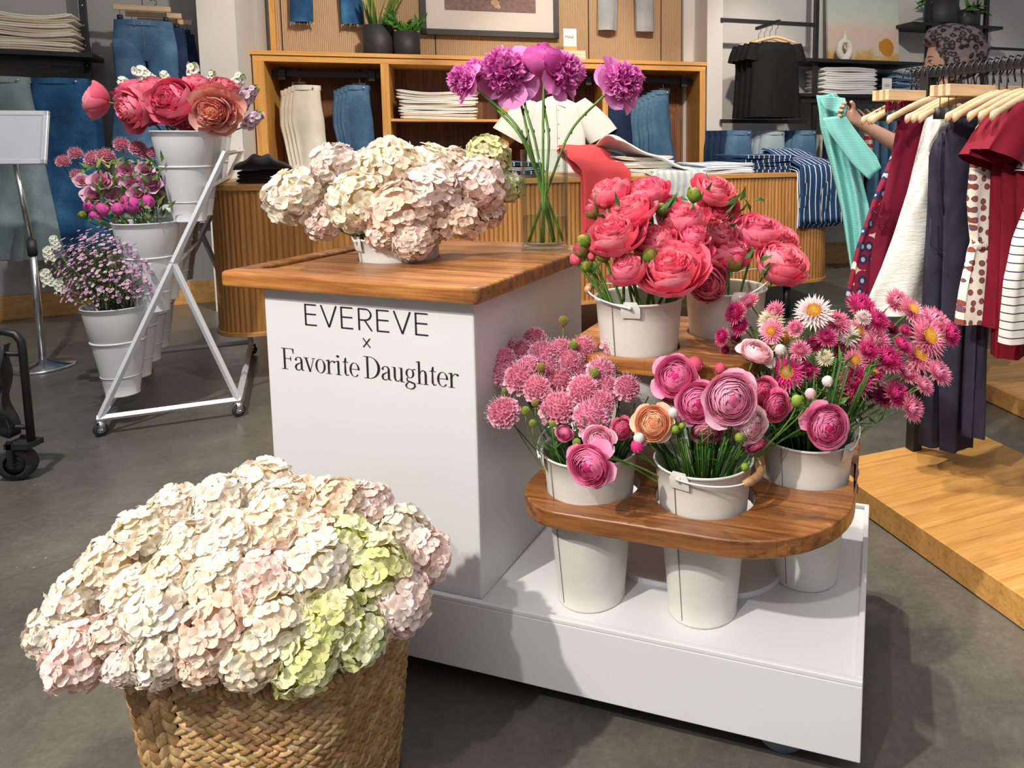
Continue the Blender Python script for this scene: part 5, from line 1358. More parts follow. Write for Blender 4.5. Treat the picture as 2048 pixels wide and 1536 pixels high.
def drape_mesh(w, back, drop, t, lift, seed, mat, slope=0.0, narrow=1.0):
    """trousers lying on a table top and hanging over its front edge"""
    rnd = random.Random(seed); mb = MB(); path = []
    for k in range(9): path.append((back * (1 - k / 8) + .012, lift + slope * (1 - k / 8) + .006 * math.sin(k * 1.3 + seed)))
    r = .014 + lift * .35
    for k in range(1, 6): a = PI / 2 + PI / 2 * k / 5; path.append((.012 + r * math.cos(a) - 0, lift - r + r * math.sin(a)))
    y0 = path[-1][0]; z0 = path[-1][1]
    for k in range(1, 12): path.append((y0 - .006 - .004 * math.sin(k * .7 + seed), z0 - (drop + z0) * k / 11))
    ns = 20; out = []
    for side in (0, 1):
        for i, (y, z) in enumerate(path):
            j0 = max(i - 1, 0); j1 = min(i + 1, len(path) - 1); ty, tz = path[j1][0] - path[j0][0], path[j1][1] - path[j0][1]
            L_ = math.hypot(ty, tz) or 1; ny, nz = -tz / L_ * -1, -ty / L_
            for k in range(ns + 1):
                u = k / ns; hang = max(0, (i - 9) / 16); wv = .006 * math.sin(u * 12 + seed + i * .15) * (.4 + hang)
                ww = w * (1 - (1 - narrow) * hang)
                cx = (u - .5) * ww
                ed = min(u, 1 - u); rt = t * (math.sqrt(max(0, 1 - (1 - min(ed / .06, 1)) ** 2)))
                off = wv + (rt / 2 if side else -rt / 2)
                out.append((cx, y + ny * off, z + nz * off))
    P_ = len(path); W_ = ns + 1; fs = []
    for i in range(P_ - 1):
        for k in range(ns):
            fs.append((i * W_ + k, i * W_ + k + 1, (i + 1) * W_ + k + 1, (i + 1) * W_ + k))
            o = P_ * W_; fs.append((o + i * W_ + k, o + (i + 1) * W_ + k, o + (i + 1) * W_ + k + 1, o + i * W_ + k + 1))
        for k in (0, ns): fs.append((i * W_ + k, (i + 1) * W_ + k, P_ * W_ + (i + 1) * W_ + k, P_ * W_ + i * W_ + k))
    for i in (0, P_ - 1):
        for k in range(ns): fs.append((i * W_ + k, i * W_ + k + 1, P_ * W_ + i * W_ + k + 1, P_ * W_ + i * W_ + k))
    mb.add(out, fs); return mb.mesh('draped_trousers', mat)
def tube_cloth(mb, prof, nf, amp, seed, n=36, col=None, y_bend=0, capt=True, ox=0, oy=0):
    """closed hanging cloth: prof = (z, halfwidth, halfthickness, xoffset)"""
    vs = []; rnd = random.Random(seed); ph = rnd.uniform(0, 6)
    for i, (z, hw, ht, xo) in enumerate(prof):
        f = i / (len(prof) - 1)
        for k in range(n):
            a = 2 * PI * k / n; c, s = math.cos(a), math.sin(a)
            fold = amp * f * (math.sin(a * nf + ph) + .4 * math.sin(a * nf * 1.7 + ph * 2 + i * .3))
            x = xo + hw * (abs(c) ** .75) * (1 if c > 0 else -1) * (1 + fold * .3 / max(hw, .01)); y = (ht * s + fold * (.3 + abs(s)))
            vs.append((ox + x, oy + y + y_bend * f, z))
    m = len(prof)
    fs = [(i * n + k, (i + 1) * n + k, (i + 1) * n + (k + 1) % n, i * n + (k + 1) % n) for i in range(m - 1) for k in range(n)]
    fs.append(tuple(range(n))) if capt else None
    mb.add(vs, [f for f in fs if f], col)
def interp_prof(keys, n=14):
    zs = [k[0] for k in keys]; out = []
    for i in range(n + 1):
        z = zs[0] + (zs[-1] - zs[0]) * i / n
        row = [z] + [float(np.interp(-z, [-q for q in zs], [k[j] for k in keys])) for j in (1, 2, 3)]
        out.append(tuple(row))
    return out
def jeans(name, label, Fm, loc, rz, w, length, mat, group=None, leg=.105, flare=0, patch=True, seed=1, folded=False, thick=.03, cat='jeans', legx=None, waist_open=True):
    """a pair hanging by the waistband; local origin at the waist's middle"""
    r = fthing(name, label, cat, Fm, loc, rz, group)
    key = ('jn', w, length, mat, leg, flare, seed, folded, thick)
    if key not in mesh_cache:
        mb = MB(); hl = .26
        if not folded:
            tube_cloth(mb, interp_prof([(0, w / 2, thick, 0), (-.10, w / 2 * 1.07, thick * 1.1, 0), (-.20, w / 2 * 1.10, thick * 1.0, 0), (-hl, w / 2 * .9, thick * .6, 0)], 8), 4, .002, seed, capt=False)
            for sg in (-1, 1):
                lx = w / 2 * .58 * sg if legx is None else legx * sg
                tube_cloth(mb, interp_prof([(-.12, w * .27, thick * .9, w / 2 * .55 * sg), (-.20, w * .285, thick * 1.12, w / 2 * .56 * sg), (-.4, w * .25, thick, lx), (-length * .7, leg, thick, lx * 1.05), (-length, leg + flare, thick * 1.1, lx * 1.1)], 14), 3, .010, seed + sg, 30)
        else:
            tube_cloth(mb, interp_prof([(0, w / 4, thick, 0), (-.05, w / 4 * .98, thick, 0), (-.14, w / 4 * 1.08, thick * 1.1, -.006), (-.26, w / 4 * 1.16, thick * 1.15, .0), (-.36, w / 4 * 1.06, thick, .01), (-length * .6, leg, thick, .03), (-length, leg + flare, thick, .03)], 26), 3, .026, seed, 40)
            pass
        wb = MB(); ww = w / 2 if not folded else w / 4
        wb.grid(lambda i, j: ((ww + .003) * math.cos(2 * PI * i), (thick + .004) * math.sin(2 * PI * i) + (.006 * math.cos(4 * PI * i)), -.036 * j + .004), 30, 2, closeu=True)
        wb.grid(lambda i, j: ((ww - .001) * math.cos(-2 * PI * i), (thick) * math.sin(-2 * PI * i) + (.006 * math.cos(4 * PI * i)), -.036 * j + .004), 30, 2, closeu=True)
        st_m = MB()
        sgn = (-1, 1) if not folded else (-1,)
        for sg in sgn:
            if not folded:
                pts = [(sg * (w / 2) * (.95 - .45 * math.sin(t * PI / 2)), -thick * 1.14 - .002 - .004 * math.sin(t * PI), -.04 - .09 * (1 - math.cos(t * PI / 2)) - .0) for t in (0, .2, .4, .6, .8, 1)]
                pts = [(sg * w / 2 * (.45 + .5 * t), -thick * 1.1 * math.sqrt(max(.1, 1 - (.45 + .5 * t) ** 2)) - .003, -.04 - .075 * t ** 2.2) for t in (0, .25, .5, .75, 1)]
                st_m.tube(pts, .0012, 4)
        if not folded:
            st_m.tube([(.004, -thick * 1.13 - .002, -.038), (.006, -thick * 1.2 - .002, -.16), (-.008, -thick * 1.15, -.20)], .0013, 4)
            for sg in (-1, 1): st_m.tube([(sg * w * .13, -thick - .006, 0), (sg * w * .13, -thick - .007, -.04)], .003, 4)
        pt = MB(); pt.box((-.022, thick - .006, -.03) if not folded else (-.012, -thick - .006, -.03), (.022, thick - .001, -.004) if not folded else (.016, -thick - .004, -.004))
        bt = MB(); bt.sphere((0 if not folded else ww * .7, -thick - .007, -.017), (.008, .003, .008), 10, 6)
        mesh_cache[key] = (mb.mesh('denim_body', M[mat]), wb.mesh('waistband', M[mat]), st_m.mesh('pocket_seam', M['thread']) if st_m.n else None, pt.mesh('waist_label', M['label_white'], False), bt.mesh('button', M['brass']))
    a, b, c, d, e = mesh_cache[key]
    for nm, me in (('trouser_body', a), ('waistband', b), ('pocket_seam', c), ('waist_label', d if patch else None), ('button', e)):
        if me: o = bpy.data.objects.new(nm, me); COL.objects.link(o); o.parent = r
    return r
M['thread'] = plain('thread', (.30, .28, .22), .8); M['label_white'] = plain('label_white', (.75, .73, .68), .7); M['brass'] = plain('brass', (.75, .70, .62), .3, .9)
M['denim_mid'] = denim('denim_mid', (.055, .13, .24), (.16, .29, .42), (.028, .07, .15))
M['denim_blue'] = denim('denim_blue', (.022, .085, .21), (.06, .20, .37), (.008, .022, .065))
M['denim_dark'] = denim('denim_dark', (.014, .030, .075), (.03, .06, .13), (.008, .014, .035))
M['denim_light'] = denim('denim_light', (.30, .40, .46), (.48, .56, .60), (.20, .27, .33))
M['denim_grey'] = denim('denim_grey', (.38, .39, .40), (.50, .51, .52), (.28, .29, .31))
M['twill_cream'] = fabric('twill_cream', (.72, .66, .55), var=.08)
M['twill_tan'] = fabric('twill_tan', (.60, .49, .36), var=.08)
M['white_cloth'] = fabric('white_cloth', (.82, .82, .80), var=.04)
M['black_cloth'] = fabric('black_cloth', (.012, .012, .014), var=.2)
M['coral_cloth'] = fabric('coral_cloth', (.60, .06, .07), var=.08)
M['palestripe'] = striped('palestripe', (.62, .62, .55), (.42, .49, .56), 22, .5, 'X')
M['navystripe'] = striped('navystripe', (.015, .05, .13), (.74, .76, .80), 24, .84, 'X')
M['bluewhite'] = fabric('bluewhite', (.66, .74, .84), var=.06)

# ------------------------------------------------------------------ fluted table
TM = frame(-2.11, 3.41, 24.5)
TL = 3.69; TD = .78; TZ = .985; TB_ = .245
tab = fthing('display_table', 'long oak display table with rounded fluted sides behind the cart', 'table', TM, (0, 0, 0))
def flute_outline(x0, y0, x1, y1, r, pitch, amp):
    base = rrect(x0, y0, x1, y1, r, 14); base = [Vector((p[0], p[1])) for p in base]; L_ = [0]
    for i in range(len(base)): L_.append(L_[-1] + (base[(i + 1) % len(base)] - base[i]).length)
    tot = L_[-1]; n = int(tot / pitch); out = []
    bx = [p.x for p in base] + [base[0].x]; by = [p.y for p in base] + [base[0].y]
    for k in range(n * 5):
        d = tot * k / (n * 5); x = float(np.interp(d, L_, bx)); y = float(np.interp(d, L_, by))
        d2 = (d + .001) % tot; tx = float(np.interp(d2, L_, bx)) - x; ty = float(np.interp(d2, L_, by)) - y; l_ = math.hypot(tx, ty) or 1
        nx, ny = ty / l_, -tx / l_; f = (k % 5) / 5; o = amp * (abs(math.sin(f * PI)) - 1)
        out.append((x + nx * o, y + ny * o))
    return out
ol = flute_outline(0.01, .01, TL - .01, TD - .01, .19, .026, .008)
mb = MB(); n_ = len(ol)
mb.add([(x, y, TB_ + .02) for x, y in ol] + [(x, y, TZ - .026) for x, y in ol], [(k, (k + 1) % n_, n_ + (k + 1) % n_, n_ + k) for k in range(n_)])
mb.obj('fluted_side', M['oak_z'], tab, False)
plate('table_top', [rrect(0, 0, TL, TD, .2, 12)], TZ - .028, TZ, M['oak'], tab, .003)
plate('bottom_board', [rrect(0, 0, TL, TD, .2, 12)], TB_, TB_ + .022, M['oak'], tab, .003)
for x_, y_ in ((.30, .10), (.30, TD - .10), (TL - .35, .10), (TL - .35, TD - .10), (TL / 2, .1), (TL / 2, TD - .1)):
    mb = MB(); mb.lathe([(0, 0), (.024, 0), (.026, TB_), (0, TB_)], 20, Matrix.Translation((x_, y_, 0))); mb.obj('leg', M['black_metal'], tab)
def tu(px, py=345): return onf(TM, px, py, .1)[0]
# folded goods on the table
k0 = tu(455, 370); k1 = tu(590, 362)
stack('folded_trousers', 'trousers', TM, (k0 + k1) / 2 + .03, .12, TZ, 3, (k1 - k0) * .95, .34, .022, ['black_cloth'], 'black folded trousers', 'of the stack at the left table end', 'black trousers stack', 3)
mb = MB()
mb.grid(lambda i, j: ((i - .5) * .26, .16 + (.13 + .02 * math.sin(i * 9)) * math.cos(2 * PI * j) * max(.05, math.sin(PI * i)) ** .5, (.018 + .060 * math.sin(PI * min(1, i * .95 + .05)) ** 1.5 * (1 + .15 * math.sin(i * 23))) * (1 + math.sin(2 * PI * j)) / 2 * (1 if 0 < i < 1 else .3)), 30, 18)
o = mb.obj('folded_trousers', M['black_cloth']); o.matrix_world = TM @ Matrix.Translation((tu(525, 340), .0, TZ + .066))
tag(o, 'black trousers humped loosely on top of the black stack', 'trousers', 'black trousers stack')
def drapes(name, base, grp, px0, px1, drop, n, mat, t, seed, slope=.03, narrow=.94, py=345):
    a, b = tu(px0, py), tu(px1, py); pos = ['lowest', 'second', 'third', 'fourth', 'fifth']
    for k in range(n):
        me = drape_mesh((b - a) * (1 - .015 * k), .44, drop - .012 * k + .004, t, t * (k + .6), seed + k, M[mat], slope, narrow)
        o = bpy.data.objects.new(name, me); COL.objects.link(o)
        o.matrix_world = TM @ Matrix.Translation(((a + b) / 2 + .006 * ((k * 7) % 3 - 1), .0 - .0, TZ))
        nm = 'uppermost' if k == n - 1 else (pos[k] + (' from below' if k else ''))
        tag(o, f'{base}, {nm} of its pile', 'trousers', grp)
drapes('folded_trousers', 'coral red trousers hanging over the table edge', 'coral trousers pile', 1150, 1248, .34, 4, 'coral_cloth', .014, 21, .13)
drapes('folded_trousers', 'pale blue striped trousers hanging over the table edge', 'pale striped trousers pile', 1290, 1392, .36, 3, 'palestripe', .010, 31, .02)
drapes('folded_trousers', 'navy trousers with white stripes hanging over the table edge', 'navy striped trousers pile', 1578, 1662, .36, 4, 'navystripe', .013, 41, .10, 1.0, 335)
a_ = tu(1228, 338); b_ = tu(1330, 338)
z_ = stack('folded_jeans', 'jeans', TM, (a_ + b_) / 2 + .04, .1, TZ, 5, (b_ - a_) * 1.15, .4, .02, ['twill_cream', 'white_cloth'], 'white folded jeans', 'of the pile beside the coral trousers', 'white jeans pile', 50, .02)
mb = MB(); mb.grid(lambda i, j: ((i - .5) * .62, .36 * j, (.13 * (1 - i) ** 1.3 + .025 - .09 * i) * (1 - .25 * j) + .05 * math.exp(-((i - .08) / .12) ** 2) * math.sin(PI * j) + .006 * math.sin(i * 16 + j * 4)), 26, 10)
o = mb.obj('folded_jeans', M['white_cloth']); o.matrix_world = TM @ Matrix.Translation((a_ + .31, .06, z_ - .035)); sd = o.modifiers.new('s', 'SOLIDIFY'); sd.thickness = .014
tag(o, 'white jeans sprawling over the top of the white pile', 'jeans', 'white jeans pile')
a_ = tu(1398, 336); b_ = tu(1505, 332)
stack('folded_shirt', 'shirt', TM, (a_ + b_) / 2, .08, TZ, 3, (b_ - a_) * .98, .4, .021, ['bluewhite'], 'pale blue folded shirt', 'of the pile left of the navy stripes', 'pale blue shirts pile', 61)
a_ = tu(1490, 330); b_ = tu(1585, 330)
z_ = stack('folded_trousers', 'trousers', TM, (a_ + b_) / 2, .10, TZ, 5, (b_ - a_) * 1.1, .4, .022, ['navystripe'], 'navy white-striped folded trousers', 'of the pile at the right table end', 'navy striped folded pile', 66, .01)
a_ = tu(1020, 350); b_ = tu(1060, 350)
stack('folded_sweater', 'sweater', TM, (a_ + b_) / 2 + .02, .12, TZ, 4, .26, .34, .022, ['knit_grey', 'navystripe'], 'grey and striped folded knit', 'of the pile behind the glass vase', 'grey knits pile', 71) if M.setdefault('knit_grey', fabric('knit_grey', (.45, .44, .43), weave=150)) else None
# ------------------------------------------------------------------ BACK CABINET (frame CB)
CW_, CD_, CHT = 3.435, .46, 1.84
cab = fthing('oak_cabinet', 'wide oak open wall cabinet with hanging rails and cubbies', 'cabinet', CB, (0, 0, 0))
def cbx(nm, a, b, mat='oak_cab', bev=.002, par=None): return boxobj(nm, a, b, M[mat], par or cab, bev)
def cu(px, py=200): return onf(CB, px, py, 0)[0]
cbx('top_board', (-.015, -.012, CHT - .03), (CW_ + .01, CD_, CHT)); cbx('top_rail', (0, 0, CHT - .075), (CW_, CD_, CHT - .034))
cbx('back_panel', (0, CD_ - .02, .1), (CW_, CD_, CHT - .04), 'walnut')
d1_, d2_, d3_ = cu(773), cu(1008), cu(1210)
for nm, xa, xb in (('side_panel', 0, .075), ('divider', d1_ - .035, d1_ + .025), ('divider', d2_ - .025, d2_ + .03), ('divider', d3_ - .02, d3_ + .025), ('side_panel', CW_ - .05, CW_)):
    cbx(nm, (xa, 0, .1), (xb, CD_ - .02, CHT - .075), 'oak_cabz')
cbx('bottom_board', (0, 0, .06), (CW_, CD_, .12))
zsh = onf(CB, 880, 238, 0)[1]
cbx('shelf', (d1_ + .025, .0, zsh - .02), (d2_ - .025, CD_ - .02, zsh)); cbx('shelf', (d1_ + .025, .0, zsh - .52), (d2_ - .025, CD_ - .02, zsh - .50))
cbx('shelf', (d2_ + .03, .0, zsh - .52), (d3_ - .02, CD_ - .02, zsh - .50))
for xa, xb, pa, pb in ((.075, d1_ - .035, 1, 1), (d2_ + .03, d3_ - .02, 0, 1), (d3_ + .025, CW_ - .05, 1, 1)):
    za = onf(CB, 640, 148, .2)[1]
    r_ = MB(); r_.box((xa + .0, .205, za - .022), (xb, .22, za + .022)); ro = r_.obj('hanging_rail', M['black_metal'], cab, False)
    for xx in (xa + .07, xb - .09):
        k_ = MB(); k_.box((xx - .02, .17, za - .05), (xx + .03, .24, za + .03)); bevel(k_.obj('rail_bracket', M['black_metal'], ro, False), .003)
ZR = onf(CB, 640, 148, .2)[1]
def hooks(parent, n, y0, dy, z0, z1, x=0):
    for k in range(n):
        m_ = MB(); y = y0 + dy * k; m_.tube([(x, y, z1), (x, y, z0 + .02), (x, y + .004, z0 + .035), (x, y - .012, z0 + .05), (x, y - .022, z0 + .03)], .0016, 5); m_.obj('hook', M['black_metal'], parent)
def cabjeans(px, pz, name, label, w, mat, n, rz, grp, dx=-.03, dz=-.012, leg=.075, base_seed=3, dy=-.035, y0=.16, length=.95, waists=None):
    order = ['front', 'second', 'third', 'fourth', 'fifth', 'sixth']
    x, z = onf(CB, px, pz, y0 - .1)
    for k in range(n):
        kk = n - 1 - k   # farthest first
        jeans(name, f'{label}, {order[kk]} pair of the bunch', CB, (x + dx * kk, y0 - .1 - dy * kk * .6, z + dz * kk), rz + .05 * kk, w, length, mat, grp, leg=leg, folded=True, seed=base_seed + kk % 2, thick=.052)
cabjeans(612, 172, 'jeans', 'cream jeans hanging in the left cabinet bay', .40, 'twill_cream', 4, -.15, 'cream jeans in the cabinet', leg=.095)
cabjeans(714, 172, 'jeans', 'blue jeans hanging in the left cabinet bay', .36, 'denim_mid', 4, -.15, 'blue jeans in the cabinet', leg=.085, base_seed=7)
cabjeans(1240, 205, 'jeans', 'dark navy jeans hanging in the right cabinet bay', .34, 'denim_dark', 3, -.1, 'navy jeans in the cabinet', leg=.09, base_seed=9)
cabjeans(1320, 182, 'jeans', 'blue jeans hanging in the right cabinet bay', .30, 'denim_mid', 6, -.1, 'mid blue jeans in the right bay', leg=.10, base_seed=13, dx=-.035, dz=-.018)
for px in (600, 720, 1325): 
    x, _ = onf(CB, px, 160, .2)
    hk = fthing('clip_hanger', {600: 'black clip hanger above the cream jeans', 720: 'black clip hanger above the left bay blue jeans', 1325: 'black clip hanger above the right bay blue jeans'}[px], 'hanger', CB, (x, .19, ZR))
    m_ = MB(); m_.tube([(0, 0, .03), (0, .02, .045), (0, .035, .03), (0, .03, .0), (0, -.03, -.07)], .006, 6); m_.box((-.05, -.045, -.085), (.05, -.03, -.065)); m_.obj('hanger_hook', M['black_plastic'], hk)
    for sx in (-.045, .03):
        m_ = MB(); m_.box((sx, -.055, -.11), (sx + .018, -.025, -.07)); m_.obj('clip', M['black_plastic'], hk, False)
# folded white garments on the shelf
xa, _ = onf(CB, 790, 230, .05); xb, _ = onf(CB, 962, 230, .05)
stack('folded_jeans', 'jeans', CB, (xa + xb) / 2, .05, zsh, 9, (xb - xa) * .93, .30, .0235, ['white_cloth', 'twill_cream', 'white_cloth'], 'white folded jeans', 'of the stack on the cabinet shelf', 'white jeans on the cabinet shelf', 90, .018)
xa, _ = onf(CB, 820, 295, .05); xb, _ = onf(CB, 890, 295, .05)
M['plaid'] = striped('plaid', (.22, .24, .13), (.62, .60, .50), 18, .55, 'X')
zz_ = stack('folded_shirt', 'shirt', CB, xa + .02, .05, zsh - .50, 7, .30, .30, .032, ['plaid', 'twill_tan'], 'olive checked folded shirt', 'behind the counter hydrangeas', 'checked shirts in the cubby', 95, .0)
stack('folded_jeans', 'jeans', CB, xb + .12, .05, zsh - .50, 7, .32, .30, .030, ['denim_dark', 'denim_grey'], 'dark folded jeans', 'beside the checked shirts', 'dark jeans in the cubby', 98, .0)
# white camp shirt hanging in the third bay
xs, zs = onf(CB, 1110, 195, .06)
sh = fthing('hanging_shirt', 'white short-sleeved button shirt hanging in front of the cabinet', 'shirt', CB, (xs, .0, zs))
mb = MB()
tube_cloth(mb, interp_prof([(.0, .055, .035, 0), (-.035, .14, .05, 0), (-.075, .215, .06, 0), (-.14, .225, .06, 0), (-.40, .235, .06, 0), (-.68, .25, .065, 0)], 16), 5, .010, 4, 44); mb.obj('shirt_body', M['white_cloth'], sh)
for sg in (-1, 1):
    mb = MB(); R_ = Matrix.Translation((sg * .185, 0, -.065)) @ Matrix.Rotation(sg * -.52, 4, 'Y')
    m2 = MB(); tube_cloth(m2, interp_prof([(.03, .075, .05, 0), (-.08, .105, .055, sg * .02), (-.20, .125, .055, sg * .04), (-.31, .13, .055, sg * .05)], 8), 3, .006, 6, 30)
    mb.add(tr(R_, m2.v[0]), m2.f); mb.obj('sleeve', M['white_cloth'], sh)
mb = MB()
for sg in (-1, 1): mb.add([(0, -.055, -.06), (sg * .015, -.05, .012), (sg * .075, -.03, -.005), (sg * .07, -.065, -.085)], [(0, 1, 2, 3)])
co = mb.obj('collar', M['white_cloth'], sh, False); sd = co.modifiers.new('s', 'SOLIDIFY'); sd.thickness = .004
mb = MB()
mb.tube([(.0, -.064, -.07), (0, -.072, -.66)], .0012, 4)
mb.obj('placket', M['thread'], sh)
for k in range(5): b_ = MB(); b_.sphere((.012, -.070, -.10 - .11 * k), (.005, .002, .005), 8, 5); b_.obj('button', M['label_white'], sh)
mb = MB(); mb.box((-.01, -.01, .0), (.03, .006, .03)); mb.tube([(0, 0, .03), (0, 0, .07), (.02, 0, .1), (.0, 0, .12), (-.02, 0, .10)], .002, 6)
hg = thing('wooden_hanger', 'small wooden hanger inside the white button shirt', 'hanger', sh.location, sh.rotation_euler[2]); mb.obj('hanger_neck', M['oak'], hg)
# ---- corrugated panel above
def corr():
    m, nt, b = _m('corrugated_panel'); v = coords(nt)
    n = noise(nt, coords(nt, (14, 14, 1.2)), 20, 4, .7); w = N(nt, 'ShaderNodeTexWave'); w.bands_direction = 'X'; w.inputs['Scale'].default_value = 22; w.inputs['Distortion'].default_value = .6; nt.links.new(v, w.inputs['Vector'])
    c = ramp(nt, n, [(.3, (.36, .22, .12)), (.5, (.50, .32, .18)), (.7, (.60, .41, .25))]); c = mixc(nt, .45, c, ramp(nt, w.outputs[0], [(.2, (.26, .15, .08)), (.7, (.62, .43, .27))]))
    nt.links.new(c, b.inputs['Base Color']); b.inputs['Roughness'].default_value = .75; bump(nt, b, w.outputs[0], .6, .006); return m
M['corrugated'] = corr()
yP = CD_ - .03
seams = [.07, onf(CB, 563, 60, yP)[0], onf(CB, 1014, 20, yP)[0] if False else onf(CB, 870, 60, yP)[0], onf(CB, 1177, 60, yP)[0], onf(CB, 1322, 60, yP)[0], onf(CB, 1363, 60, yP)[0]]
for i in range(len(seams) - 1):
    o = boxobj('trim_%d' % (i + 3), (seams[i] + .005, yP, CHT), (seams[i + 1] - .005, yP + .03, 3.6), M['corrugated'], None, 0); o.matrix_world = CB; struct(o)
o = boxobj('trim_9', (.035, yP - .03, CHT), (.075, yP + .04, 3.6), M['oak_cabz'], None, 0); o.matrix_world = CB; struct(o)
o = boxobj('trim_10', (.04, yP + .032, CHT), (seams[-1], yP + .06, 3.6), M['black_metal'], None, 0); o.matrix_world = CB; struct(o)
# jeans pinned high on the panel; only their hems show
def pinned(px0, px1, hem, name, label, mat, w, frayed):
    x0, z0 = onf(CB, px0, hem, yP - .05); x1, _ = onf(CB, px1, hem, yP - .05)
    L = 1.02; r = jeans(name, label, CB, ((x0 + x1) / 2, yP - .075, z0 + L), 0, w, L, mat, leg=.082, seed=31, legx=(x1 - x0) / 2 * .9, thick=.035)
    if frayed:
        mb = MB(); rnd = random.Random(8)
        for sg in (-1, 1):
            mb = MB()
            for k in range(70):
                a = rnd.uniform(0, 6.3); x = sg * (x1 - x0) / 2 * .99 + .082 * math.cos(a); y = .035 * math.sin(a)
                mb.tube([(x, y, -L + .004), (x + rnd.uniform(-.004, .004), y, -L - rnd.uniform(.006, .03))], .0009, 3)
            mb.obj('frayed_hem', M['twill_cream'], r)
pinned(605, 706, 46, 'jeans', 'mid blue jeans with frayed hems pinned high on the ribbed panel', 'denim_blue', .36, True)
pinned(1213, 1289, 62, 'jeans', 'light grey jeans pinned on the ribbed panel right of the picture', 'denim_grey', .34, False)
# plants in black pots
def pot(px, py0, px1, label, seed, h, kind, yl=.16):
    x0, z = onf(CB, px, py0, yl); x1, _ = onf(CB, px1, py0, yl); r = (x1 - x0) / 2; t = fthing('potted_plant', label, 'plant', CB, ((x0 + x1) / 2, yl, CHT + .001))
    mb = MB(); mb.lathe([(0, 0), (r * .92, 0), (r, .01), (r, h), (r - .012, h), (r - .014, h - .02), (0, h - .02)], 40); mb.obj('pot', M['black_pot'], t)
    rnd = random.Random(seed); l = MB()
    if kind == 'snake':
        for k in range(17):
            a = rnd.uniform(0, 6.3); d = Vector((math.cos(a) * .42, math.sin(a) * .42, 1)).normalized(); p = Vector((math.cos(a) * r * .35, math.sin(a) * r * .35, h - .03))
            Mx = Matrix.Translation(p) @ align(d, rnd.uniform(0, 6)); L = rnd.uniform(.22, .42)
            petal(l, 0, 0, 0, L, .022, 0, .25, .25, 0, (.05, .13, .03), (.06, .17, .04), 7, 4, .8, .6, 0, rnd, Mx=Mx, edgecol=(.72, .66, .16))
    else:
        for k in range(15):
            a = rnd.uniform(0, 6.3); d = Vector((math.cos(a) * .8, math.sin(a) * .8, rnd.uniform(.5, 1))).normalized(); p = Vector((math.cos(a) * r * .3, math.sin(a) * r * .3, h - .02)); L = rnd.uniform(.10, .20)
            l.tube([p, p + d * L], .004, 5, (.14, .28, .06))
            for j in range(7): m_leaf(l, p + d * L * (.3 + .1 * j), d + Vector((rnd.uniform(-.9, .9), rnd.uniform(-.9, .9), rnd.uniform(-.1, .5))), rnd.uniform(.06, .09), .020, jit((.06, .24, .03), rnd, .25), .4, rnd)
    l.obj('leaves', M['vcol_leaf'], t); return t
M['black_pot'] = plain('black_pot', (.022, .022, .025), .6, var=.1); M['vcol_leaf'] = petal_mat('vcol_leaf', trans=.12, rough=.3)
pot(727, 106, 790, 'snake plant with yellow-edged leaves in a black pot on the cabinet', 3, .225, 'snake', .17)
pot(788, 108, 841, 'small bushy green plant in a lower black pot on the cabinet', 5, .175, 'bush', .10)
# framed picture
x0, z0 = onf(CB, 842, 68, yP - .06); x1, _ = onf(CB, 1118, 75, yP - .06)
pic = fthing('framed_picture', 'black-framed photograph of a sandalled foot above the cabinet', 'picture', CB, (x0, yP - .05, z0))
W_ = x1 - x0; Hh = .95
fr = MB()
for a, b in (((0, -.02, 0), (W_, .02, .045)), ((0, -.02, Hh), (W_, .02, Hh + .045)), ((0, -.02, 0), (.045, .02, Hh + .04)), ((W_ - .045, -.02, 0), (W_, .02, Hh + .04))): fr.box(a, b)
fr.obj('frame', M['black_plastic'], pic, False)
M['mat_board'] = plain('mat_board', (.66, .60, .57), .8, var=.01); M['pavement'] = plain('pavement', (.22, .14, .13), .85, var=.25, nscale=40)
mb = MB(); mb.box((.04, -.004, .04), (W_ - .04, .004, Hh + .01)); mb.obj('mat_board', M['mat_board'], pic, False)
mb = MB(); mb.box((.045 + W_ * .13, -.008, .20), (W_ - .19, -.003, Hh - .1)); ph = mb.obj('print', M['pavement'], pic, False)
M['skin'] = plain('skin', (.56, .32, .23), .55, var=.08, bmp=.05); M['sandal'] = plain('sandal', (.45, .29, .18), .7)
xf, zf = onf(CB, 990, 8, yP - .06); xf -= x0; zf -= z0
mb = MB(); mb.grid(lambda i, j: (xf + .025 - .11 * i + .028 * math.cos(2 * PI * j) * (.7 + .5 * i), -.0095, zf - .02 + .10 * i + .022 * math.sin(2 * PI * j) * (.8 + .3 * i)), 8, 14); mb.obj('foot', M['skin'], ph)
mb = MB(); mb.grid(lambda i, j: (xf + .0 - .10 * i + .036 * math.cos(2 * PI * j), -.0105, zf + .01 + .10 * i + .024 * math.sin(2 * PI * j)), 6, 14); mb.obj('sandal_strap', M['sandal'], ph)
mb = MB()
for k in range(4): mb.sphere((xf - .004 + .011 * k, -.0105, zf - .022 - .004 * k), (.007, .002, .009), 8, 5)
mb.obj('toes', M['skin'], ph)
